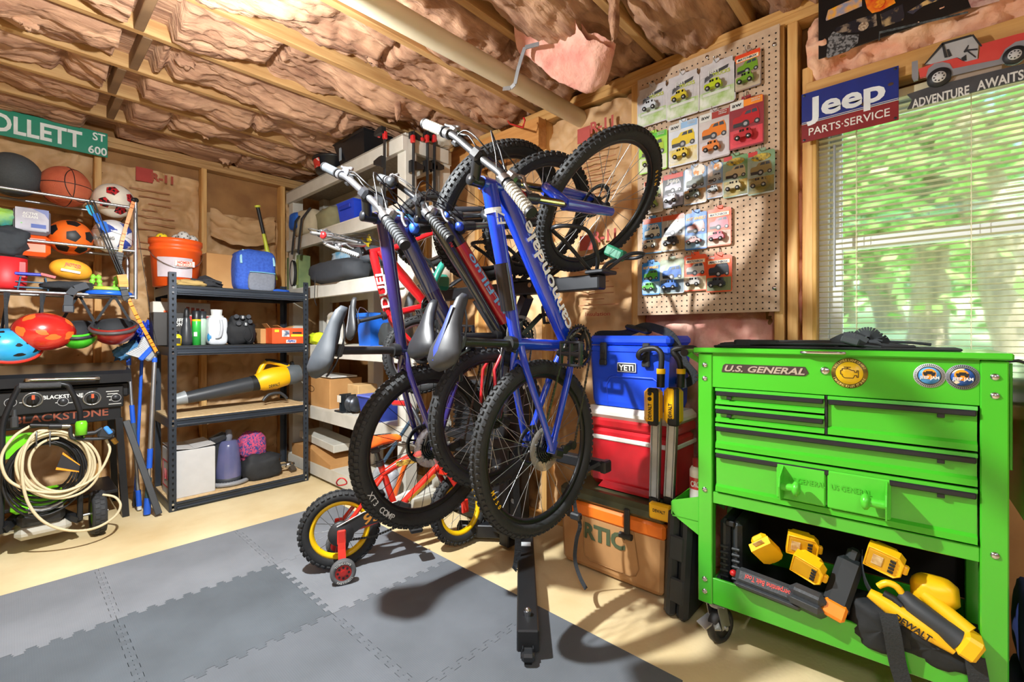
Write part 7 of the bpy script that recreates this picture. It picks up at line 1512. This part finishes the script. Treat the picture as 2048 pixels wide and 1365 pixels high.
def toycar(t, c, m, k=1.0, kind=0):
    """small off-road car, side view facing left (+y); c = centre"""
    c = V(c); L = .062*k; b = MB(); X = Matrix.Translation(c)
    pr = [(-.5, -.10), (-.5, .10), (-.46, .16), (-.40, .17), (-.36, .38), (.10, .40), (.20, .17), (.46, .15), (.5, .08), (.5, -.10)] if kind == 0 else [(-.5, -.08), (-.5, .10), (-.30, .14), (-.18, .30), (.14, .30), (.30, .12), (.5, .06), (.5, -.08)]
    b.prism([(p_[0]*L, p_[1]*L) for p_ in pr], c + V((-.012*k, 0, 0)), (0, 1, 0), (0, 0, 1), (.022*k, 0, 0)); cr = b.build('toy_car', m, t)
    b = MB()
    for y in ((-.30, -.06, .08) if kind == 0 else (-.12, .04)):
        b.box(c + V((-.0125*k, (y + .04)*L, .27*L if kind == 0 else .21*L)), (.002, .11*L, .13*L if kind == 0 else .10*L), .0004)
    b.build('car_window', mat('#15181c', .15), cr)
    b = MB()
    for y in (-.30, .30): b.lathe([(0, -.003), (.0080*k, -.003), (.0088*k, 0), (.0088*k, .006), (0, .006)], c + V((-.012*k, y*L, -.11*L)), (1, 0, 0), 16)
    b.build('car_tyre', BLK, cr)
    b = MB()
    for y in (-.30, .30): b.lathe([(0, -.0036), (.0052*k, -.0034), (.0052*k, -.003)], c + V((-.012*k, y*L, -.11*L)), (1, 0, 0), 12)
    b.build('car_hub', ALU, cr)
def picture_car(t, c, m, L, ang=0, x=0):
    """printed picture of a car on the card (flat)"""
    c = V(c); R = Matrix.Rotation(ang, 3, 'X'); b = MB()
    pr = [(-.5, -.12), (-.5, .10), (-.44, .18), (-.22, .20), (-.10, .36), (.40, .40), (.48, .2), (.5, -.1), (.2, -.2), (-.3, -.2)]
    b.prism([(-p_[0]*L, p_[1]*L) for p_ in pr], c, R @ V((0, 1, 0)), R @ V((0, 0, 1)), (-.0004, 0, 0)); o = b.build('printed_car', m, t)
    b = MB(); b.prism([(.06*L, .22*L), (-.02*L, .34*L), (-.18*L, .355*L), (-.18*L, .22*L)], c + V((-.0006, 0, 0)), R @ V((0, 1, 0)), R @ V((0, 0, 1)), (-.0003, 0, 0)); b.prism([(-.22*L, .22*L), (-.22*L, .355*L), (-.38*L, .365*L), (-.42*L, .22*L)], c + V((-.0006, 0, 0)), R @ V((0, 1, 0)), R @ V((0, 0, 1)), (-.0003, 0, 0)); b.build('printed_window', mat('#3a4450', .3), o)
    b = MB()
    for y, s_ in ((-.02, 1.15), (.40, .8)): b.lathe([(0, 0), (.13*L*s_, 0)], c + R @ V((-.0008, -y*L, -.15*L)), (-1, 0, 0), 18)
    b.box(c + R @ V((-.0007, .30*L, -.14*L)), (.0004, .36*L, .15*L), 0, R); b.build('printed_tyre', mat('#202225', .4), o)
    b = MB()
    for y, s_ in ((-.02, 1.15), (.40, .8)): b.lathe([(0, 0), (.065*L*s_, 0)], c + R @ V((-.0011, -y*L, -.15*L)), (-1, 0, 0), 14)
    b.build('printed_wheel', mat('#a9acb0', .3), o)
def toy(lab, tl, br, base, base2, logo, car, kind=0, top=None, shape='card', xo=0):
    X = PX - .016 - xo; a, c = aX(tl[0], tl[1], X), aX(br[0], br[1], X); y0_, y1_ = c.y, a.y; w_ = y1_ - y0_; h_ = a.z - c.z; mid = V((X, (y0_+y1_)/2, (a.z + c.z)/2)); zt, zb = a.z, c.z
    t = thing('carded_toy_car', lab, 'toy car', V((X, mid.y, zb)), 'carded toy cars on the pegboard')
    b = MB(); n_ = .016
    if shape == 'trucks': pl = [(-w_/2, -h_/2 + .01), (-w_/2 + .01, -h_/2), (w_/2 - .01, -h_/2), (w_/2, -h_/2 + .01), (w_/2, h_/2 - .045), (w_/2 - .012, h_/2 - .03), (w_/2 - .012, h_/2 - .008), (.018, h_/2 - .008), (.012, h_/2 + .006), (-.012, h_/2 + .006), (-.018, h_/2 - .008), (-w_/2 + .012, h_/2 - .008), (-w_/2 + .012, h_/2 - .03), (-w_/2, h_/2 - .045)]
    else: pl = [(-w_/2, -h_/2 + .006), (-w_/2 + .006, -h_/2), (w_/2 - .006, -h_/2), (w_/2, -h_/2 + .006), (w_/2, h_/2 - .022), (w_/2 - .008, h_/2 - .014), (.020, h_/2 - .014), (.018, h_/2), (-.018, h_/2), (-.020, h_/2 - .014), (-w_/2 + .008, h_/2 - .014), (-w_/2, h_/2 - .022)]
    b.prism(pl, mid, (0, -1, 0), (0, 0, 1), (.0012, 0, 0)); cd_ = b.build('card', base, t)
    def patch_(y, z, ww, hh, m, nm='print', dx_=.0005): b = MB(); b.box(mid + V((-dx_, y, z)), (.0006, ww, hh)); b.build(nm, m, cd_)
    if base2: patch_(0, -h_*.30, w_*.94, h_*.34, base2, 'lower_print')
    if top: patch_(0, h_*.36, w_*.94, h_*.13, top, 'top_print')
    U = lambda s, z, size, m, ww, y=0, sh=0: text(s, size, m, cd_, mid + V((-.0016, y, z)), (0, -1, .0), (0, 0, 1), .025, w=ww, shear=sh, name='logo')
    K_ = mat('#1d1f22', .4)
    if logo == 'trucks':
        b = MB(); b.prism([(-.32*w_, -.05*h_ + .0), (-.30*w_, .06*h_), (-.12*w_, .13*h_), (.33*w_, .19*h_), (.30*w_, .12*h_), (.05*w_, .08*h_)], mid + V((-.0006, 0, h_*.13)), (0, -1, 0), (0, 0, 1), (-.0003, 0, 0)); b.build('logo_shape', mat('#3a3b3d', .4), cd_)
        U('JUST', h_*.275, .019, mat('#d4d4d0', .4), w_*.32, .01); U('TRUCKS', h_*.19, .016, mat('#b6c42c', .4), w_*.46, -.022); patch_(.0, -h_*.19, w_*.72, h_*.06, WHT, 'white_strip', .0016)
    elif logo == 'matchbox':
        b = MB(); b.box(mid + V((-.001, 0, h_*.28)), (.0012, w_*.88, h_*.115), .0004); lg = b.build('logo_plate', mat('#ef7a22', .4), cd_); b = MB(); b.box(mid + V((-.0016, 0, h_*.28)), (.0012, w_*.82, h_*.085), .0004); b.build('logo_field', mat('#f2e6d0', .4), lg)
        text('MATCHBOX', h_*.055, mat('#1d2440', .4), cd_, mid + V((-.0026, 0, h_*.28)), (0, -1, 0), (0, 0, 1), .03, w=w_*.72, shear=.2, name='logo')
    elif logo == 'aw':
        b = MB(); b.box(mid + V((-.001, w_*.27, h_*.36)), (.0012, w_*.40, h_*.16), .0005); b.build('logo_plate', WHT, cd_); text('aw', h_*.08, K_, cd_, mid + V((-.0022, w_*.27, h_*.37)), (0, -1, 0), (0, 0, 1), .02, w=w_*.28, name='logo'); text('sport', h_*.028, WHT if base2 else K_, cd_, mid + V((-.002, -w_*.28, h_*.40)), (0, -1, 0), (0, 0, 1), .02, w=w_*.26, name='logo'); text('utility', h_*.028, WHT, cd_, mid + V((-.002, -w_*.28, h_*.36)), (0, -1, 0), (0, 0, 1), .02, w=w_*.26, name='logo')
    elif logo == 'Jeep': U('Jeep', h_*.24, h_*.105, WHT, w_*.6)
    elif logo == 'hw': U('HOT WHEELS', h_*.28, h_*.075, mat('#f2b21c', .4), w_*.86, 0, .25)
    elif logo == 'jm': U('Jeep', h_*.385, h_*.05, WHT, w_*.24, w_*.28); b = MB(); b.box(mid + V((-.001, 0, h_*.26)), (.0012, w_*.88, h_*.12), .0004); b.build('logo_plate', mat('#ef7a22', .4), cd_); b = MB(); b.box(mid + V((-.0016, 0, h_*.26)), (.0012, w_*.82, h_*.085), .0004); b.build('logo_field', mat('#f2e6d0', .4), cd_); text('MATCHBOX', h_*.052, mat('#1d2440', .4), cd_, mid + V((-.0026, 0, h_*.26)), (0, -1, 0), (0, 0, 1), .03, w=w_*.72, shear=.2, name='logo')
    elif logo == 'snake': b = MB(); b.sph(mid + V((-.001, 0, h_*.30)), w_*.36, 16, (.005, 1, .42)); b.build('printed_emblem', mat('#d8b81c', .4, hex2='#1d2a1c', scale=60), cd_); patch_(w_*.3, h_*.40, w_*.34, h_*.1, RED, 'red_corner')
    elif logo == 'cup': patch_(w_*.28, h_*.16, w_*.30, h_*.5, mat('#6e7076', .2, .6, hex2='#d0d2d6', scale=30), 'printed_panel'); b = MB(); b.lathe([(0, 0), (w_*.26, 0)], mid + V((-.0012, -w_*.18, h_*.33)), (-1, 0, 0), 18); b.build('printed_disc', mat('#e8e0d2', .4, hex2='#d88a2c', scale=24, lo=.55, hi=.6), cd_)
    if logo != 'trucks': picture_car(cd_, mid + V((-.0012, 0, h_*.03)), car, w_*.78)
    cz = -h_*.08 if logo == 'trucks' else -h_*.30
    toycar(t, mid + V((-.016, w_*.04, cz)), car, min(1.2, w_/.074*.74), kind)
    b = MB(); bh = h_*.42 if logo == 'trucks' else h_*.30; b.box(mid + V((-.017, w_*.02, cz + .004)), (.032, w_*.78, bh), .010); b.build('blister', mat('#f4f7f8', .06, trans=1, var=0, alpha=.10), t)
    b = MB(); zz = zt - .008; b.tube([(PX + .0, mid.y, zz + .03), (PX - .006, mid.y, zz + .03), (PX - .008, mid.y, zz + .022), (PX - .008, mid.y, zz - .002), (PX - .02 - xo, mid.y, zz - .006), (PX - .045 - xo, mid.y, zz - .003), (PX - .048 - xo, mid.y, zz + .008)], .0022, 6); b.build('peg_hook', CHR, t)
k1 = lambda x, y: (1270 + x*.2052, 80 + y*.2052); k2_ = lambda x, y: (1270 + x*.2344, 290 + y*.2344)
GY = mat('#b9b5b8', .4, hex2='#cfccce', scale=14); GG = mat('#8fb34a', .5, hex2='#d8dcd0', scale=16)
row = 'of the pegboard top row'
toy('white off-road toy car on a grey card, leftmost ' + row, k1(22, 490), k1(322, 775), GY, GG, 'trucks', mat('#c9d0d6', .3), 0, None, 'trucks')
toy('yellow and black off-road toy car on a grey card, second ' + row, k1(305, 375), k1(628, 700), GY, GG, 'trucks', mat('#c9b82c', .3), 0, None, 'trucks', .003)
toy('lime green toy car on the largest grey card, third ' + row, k1(612, 262), k1(980, 590), GY, GG, 'trucks', mat('#b4c71c', .3), 0, None, 'trucks')
toy('green toy car on a brown and grey card, rightmost ' + row, k1(968, 140), k1(1228, 430), mat('#a58a74', .4, hex2='#8b8084', scale=10), mat('#b9a890', .4), 'matchbox', mat('#6f9c2a', .3), 0, mat('#d8431c', .4))
toy('lime carded toy car half hidden behind the blue bike front wheel', k1(38, 925), k1(315, 1250), mat('#9fd83a', .4), mat('#dce0c8', .4), 'aw', mat('#a8c42c', .3), 0, mat('#54b81c', .4))
toy('yellow toy car on a white and blue card in the second row', k1(327, 815), k1(615, 1180), mat('#d5dbe4', .4), mat('#d9c24a', .4, hex2='#e8e4d8', scale=16), 'aw', mat('#e2c41c', .3), 0, mat('#8fb8e0', .4))
toy('orange toy car on a dark red and orange card in the second row', k1(622, 715), k1(925, 1120), mat('#c9c2c0', .4, hex2='#a89a98', scale=10), mat('#d0cbd0', .4), 'aw', mat('#e07a14', .3), 0, mat('#9c2a18', .4))
toy('red toy car on a crimson card, rightmost in the second row', k1(918, 595), k1(1255, 1000), mat('#8a1f2a', .4), mat('#d83a48', .4), 'aw', mat('#b41f28', .3), 0, mat('#ee8a1c', .4), xo=.003)
toy('toy car on a white and orange card half behind the wheel, third row', k2_(75, 300), k2_(240, 565), mat('#e2d8cc', .4), mat('#cdbfae', .4), 'cup', mat('#7f9a3a', .3), 0, mat('#e8581c', .4))
toy('silver toy car on a dark grey card, second in the third row', k2_(238, 245), k2_(415, 515), mat('#3f4248', .4), mat('#9a98a8', .4), 'Jeep', mat('#b0aec0', .3), 0, mat('#c8402c', .4))
toy('dark green toy car on a metallic print card, third in the third row', k2_(415, 190), k2_(610, 485), mat('#7f9ec4', .4, hex2='#c9cfd6', scale=9), mat('#b98a4a', .4, hex2='#d0c8ba', scale=20), 'cup', mat('#5d6a60', .3))
toy('grey toy car on a narrow blue card, fourth in the third row', k2_(612, 150), k2_(752, 440), mat('#5f8ec0', .4, hex2='#c9cfd6', scale=9), mat('#c08a4a', .4, hex2='#8b93a0', scale=20), 'cup', mat('#a9b0b4', .3), xo=-.003)
toy('cream toy car on a green and red card, fifth in the third row', k2_(750, 95), k2_(968, 420), mat('#5d8a50', .4, hex2='#c0c8cc', scale=8), mat('#c9a83a', .4, hex2='#5a6a48', scale=14), 'snake', mat('#c2b48c', .3))
toy('tan toy car on a green and red card, rightmost in the third row', k2_(960, 55), k2_(1195, 395), mat('#6a8a60', .4, hex2='#c6ced4', scale=8), mat('#a89040', .4, hex2='#4a5a48', scale=14), 'snake', mat('#8a7a4a', .3), xo=.003)
toy('white toy car on a blue desert card, leftmost in the fourth row', k2_(65, 620), k2_(232, 915), mat('#4f8fc4', .4), mat('#c79a72', .4), 'Jeep', mat('#d6cfb8', .3), 0, mat('#c8502c', .4))
toy('black toy car on a desert card, second in the fourth row', k2_(228, 590), k2_(425, 890), mat('#8fa8bc', .4, hex2='#c4a06a', scale=6), mat('#c09a68', .4), 'Jeep', mat('#2a2c30', .3), 0, mat('#c8502c', .4), xo=.003)
toy('rusty red toy car on a blue card with flame lettering in the fourth row', k2_(425, 570), k2_(618, 880), mat('#1f6cc0', .4), mat('#5aa4d8', .4, hex2='#c8d2d8', scale=14), 'hw', mat('#a8442a', .3), 1)
toy('pink red toy car on an orange card, rightmost in the fourth row', k2_(612, 535), k2_(822, 850), mat('#e8561c', .4), mat('#c9a894', .4), 'matchbox', mat('#c84458', .3))
toy('green topped toy car on a blue card, leftmost in the bottom row', k2_(60, 990), k2_(212, 1275), mat('#2a7cc8', .4), mat('#8fb0c0', .4), 'hw', mat('#58a83a', .3))
toy('blue toy car on a grey and green card, second in the bottom row', k2_(212, 965), k2_(420, 1262), mat('#8f9a7a', .4, hex2='#b4bcc4', scale=9), mat('#6a7a84', .4), 'none', mat('#2a62b4', .3), xo=.003)
toy('silver toy car on an orange and cream card, third in the bottom row', k2_(418, 925), k2_(614, 1240), mat('#e8562a', .4), mat('#d8c6a4', .4), 'jm', mat('#b9b6b0', .3))
toy('dark grey toy car on an orange and olive card, rightmost in the bottom row', k2_(606, 930), k2_(828, 1248), mat('#e0501c', .4), mat('#76805a', .4), 'jm', mat('#2a3440', .3), xo=.003)
# ================================================================ signs by the window
SXp = 2.195
t = thing('metal_sign', 'blue and dark red metal sign with white lettering hanging left of the window', 'sign', (SXp, .262, 1.93))
b = MB(); b.box((SXp, .262, 2.065), (.003, .305, .125), .001); b.build('blue_panel', mat('#0d2a80', .35, coat=.4), t)
b = MB(); b.box((SXp, .262, 1.965), (.003, .305, .072), .001); b.build('red_panel', mat('#8c2028', .4, coat=.3, hex2='#7a1a20', scale=12), t)
b = MB(); b.box((SXp - .002, .262, 2.0025), (.001, .303, .0022)); b.box((SXp - .002, .262, 2.0085), (.001, .303, .0022)); b.build('white_line', WHT, t)
text('Jeep', .082, mat('#dfe6ea', .4), t, (SXp - .0022, .272, 2.062), (0, -1, 0), (0, 0, 1), .03, w=.25)
text('PARTS·SERVICE', .030, mat('#e2e2de', .4), t, (SXp - .0022, .262, 1.967), (0, -1, 0), (0, 0, 1), .008, w=.255)
for y, z in ((.405, 2.118), (.119, 2.118), (.405, 1.938), (.119, 1.938)): b = MB(); b.lathe([(0, .002), (.005, .001)], (SXp - .002, y, z), (-1, 0, 0), 10); b.build('nail', mat('#1c1e24', .4), t)
for y, z, s_ in ((.132, 2.067, .010), (.21, 2.022, .012)): b = MB(); b.sph((SXp - .001, y, z), s_, 10, (.12, 1, .7)); b.build('rust_spot', mat('#4a3428', .8), t)
# cut-out sign
AX = 2.185; kq = lambda x, y: aX(1630 + x*.2041, y*.2041, AX)
t = thing('cutout_sign', 'wooden cut-out sign of a red car above a dark banner at the window top', 'sign', (AX, -.12, 1.95))
def poly(pts, m, nm, d0, d1, par=t, fx=None):
    P = [kq(*p_) for p_ in pts]; o = P[0]; b = MB(); b.prism([(-(p_.y - o.y), p_.z - o.z) for p_ in P], o + V((-d0, 0, 0)), (0, -1, 0), (0, 0, 1), (-(d1 - d0), 0, 0)); return b.build(nm, m, par)
bn = poly([(905, 935), (1100, 870), (1700, 720), (2600, 500), (2600, 660), (1700, 870), (905, 1078), (955, 985)], mat('#3a3b40', .7, hex2='#44454a', scale=20), 'banner', 0, .010)
text('ADVENTURE', .031, mat('#d6d8d6', .6), bn, (AX - .0105, -.0, 1.967), (0, -1, .0), (0, 0, 1), .025, w=.145)
text('AWAITS', .031, mat('#d6d8d6', .6), bn, (AX - .0105, -.143, 1.972), (0, -1, .0), (0, 0, 1), .025, w=.105)
poly([(1320, 800), (1380, 740), (1500, 690), (1760, 610), (1830, 625), (1830, 690), (1440, 800), (1330, 850)], mat('#a39384', .6), 'ground_shape', -.002, .004)
CR = mat('#c63c36', .5, hex2='#d24a42', scale=10); GRY = mat('#85868e', .5); SBK = mat('#24262a', .5)
poly([(950, 620), (1008, 605), (1015, 770), (1010, 790), (970, 805), (950, 770)], GRY, 'bumper', 0, .012)
poly([(1015, 690), (1150, 640), (1290, 605), (1390, 580), (1440, 610), (1480, 620), (1600, 590), (1620, 450), (1980, 350), (2200, 300), (2500, 240), (2500, 480), (2150, 560), (1850, 560), (1800, 640), (1330, 720), (1100, 760), (1030, 775)], CR, 'car_body', 0, .012)
poly([(1080, 640), (1255, 440), (1535, 360), (1600, 450), (1590, 600), (1480, 620), (1430, 590), (1390, 575), (1280, 605), (1150, 640)], mat('#a9aaae', .5), 'cab', 0, .010)
for q in ([(1070, 645), (1085, 640), (1262, 450), (1540, 370), (1530, 355), (1245, 435)], [(1240, 450), (1262, 445), (1300, 575), (1270, 580)], [(1535, 360), (1550, 352), (1635, 465), (1625, 475)]): poly(q, SBK, 'roll_bar', .008, .013)
poly([(1455, 520), (1500, 455), (1505, 460), (1490, 500), (1590, 490), (1590, 505), (1500, 512), (1575, 570), (1570, 580), (1490, 520), (1462, 530)], SBK, 'steering_wheel', .009, .012)
poly([(1430, 585), (1480, 550), (1482, 605), (1455, 610)], SBK, 'seat', .009, .012); poly([(1290, 500), (1310, 495), (1340, 560), (1310, 575)], SBK, 'seat', .009, .012)
poly([(1090, 760), (1110, 690), (1170, 640), (1250, 625), (1320, 640), (1350, 690), (1800, 600), (1860, 500), (1960, 430), (2100, 400), (2100, 470), (1850, 640), (1340, 760), (1100, 790)], GRY, 'fender', .010, .014)
for cx, cy in ((1215, 775), (1950, 560)):
    c = kq(cx, cy); r_ = (kq(cx - 112, cy) - c).length; b = MB(); b.lathe([(0, .018), (r_, .018), (r_, .002), (0, .002)], c, (-1, 0, 0), 32); wh = b.build('wheel', SBK, t)
    b = MB(); b.lathe([(0, .0195), (r_*.58, .0195), (r_*.58, .018)], c, (-1, 0, 0), 28); b.build('wheel_disc', mat('#c9cacc', .5), wh)
    for k in range(8): a = 2*PI*k/8; b = MB(); b.lathe([(0, .0203), (r_*.08, .0203)], c + V((0, r_*.4*math.cos(a), r_*.4*math.sin(a))), (-1, 0, 0), 10); b.build('hole', SBK, wh)
# dark poster: plain generic painting of bumper, lamp and tyre on black
t = thing('poster', 'black painted board with part of a car front, tyre and orange lamp above the window', 'poster', (2.19, .08, 2.245))
b = MB(); b.box((2.188, .10, 2.40), (.006, .51, .31), .001); b.build('board', mat('#141416', .3), t)
PXp = 2.1845; kp = lambda x, y: aX(1630 + x*.2041, y*.2041, PXp)
def pp_(pts, m, nm, d=.0008):
    P = [kp(*p_) for p_ in pts]; o = P[0]; b = MB(); b.prism([(-(p_.y - o.y), p_.z - o.z) for p_ in P], o, (0, -1, 0), (0, 0, 1), (-d, 0, 0)); return b.build(nm, m, t)
pp_([(105, 190), (130, 100), (300, 20), (460, -40), (460, 60), (300, 130), (110, 205)], mat('#8b8fa8', .4, hex2='#e8a41c', scale=38), 'painted_panel')
pp_([(490, 0), (760, -40), (790, 30), (640, 110), (560, 130), (510, 80)], mat('#d8401c', .4, hex2='#f09a1c', scale=30), 'painted_panel')
c = kp(630, 40); b = MB(); b.lathe([(0, .003), (.016, .003)], c, (-1, 0, 0), 24); b.build('painted_lamp', mat('#f0a01c', .4, hex2='#d85a1c', scale=120), t)
pp_([(195, 280), (380, 200), (600, 135), (610, 250), (420, 320), (215, 320)], mat('#22222a', .25, hex2='#8a7a6a', scale=34, lo=.5, hi=.62), 'painted_bumper')
pp_([(640, 140), (860, 40), (880, 160), (860, 200), (660, 270)], mat('#2a2a32', .25, hex2='#a8906a', scale=26, lo=.52, hi=.66), 'painted_bumper')
c = kp(475, 262); b = MB(); b.lathe([(0, .003), (.016, .003)], c, (-1, 0, 0), 24); b.build('painted_lamp', mat('#c9b49a', .4, hex2='#6a5040', scale=150), t)
pp_([(110, 560), (130, 370), (180, 310), (300, 345), (430, 340), (420, 420), (330, 500), (130, 570)], mat('#7d7d80', .5, hex2='#2a2a2c', scale=110, lo=.45, hi=.55), 'painted_tyre')
pp_([(900, 120), (1060, 20), (1200, -60), (1220, 0), (1060, 60), (960, 140)], mat('#3a3a48', .25, hex2='#c9a870', scale=30, lo=.5, hi=.6), 'painted_bumper')
pp_([(1500, 0), (1800, -60), (1810, 10), (1600, 70), (1530, 75)], mat('#7a2226', .4, hex2='#c9a8a0', scale=30), 'painted_panel')
pp_([(620, 400), (630, 310), (1500, 110), (1500, 130), (640, 330), (632, 395)], mat('#2c3034', .3, hex2='#5a6468', scale=90), 'painted_line')
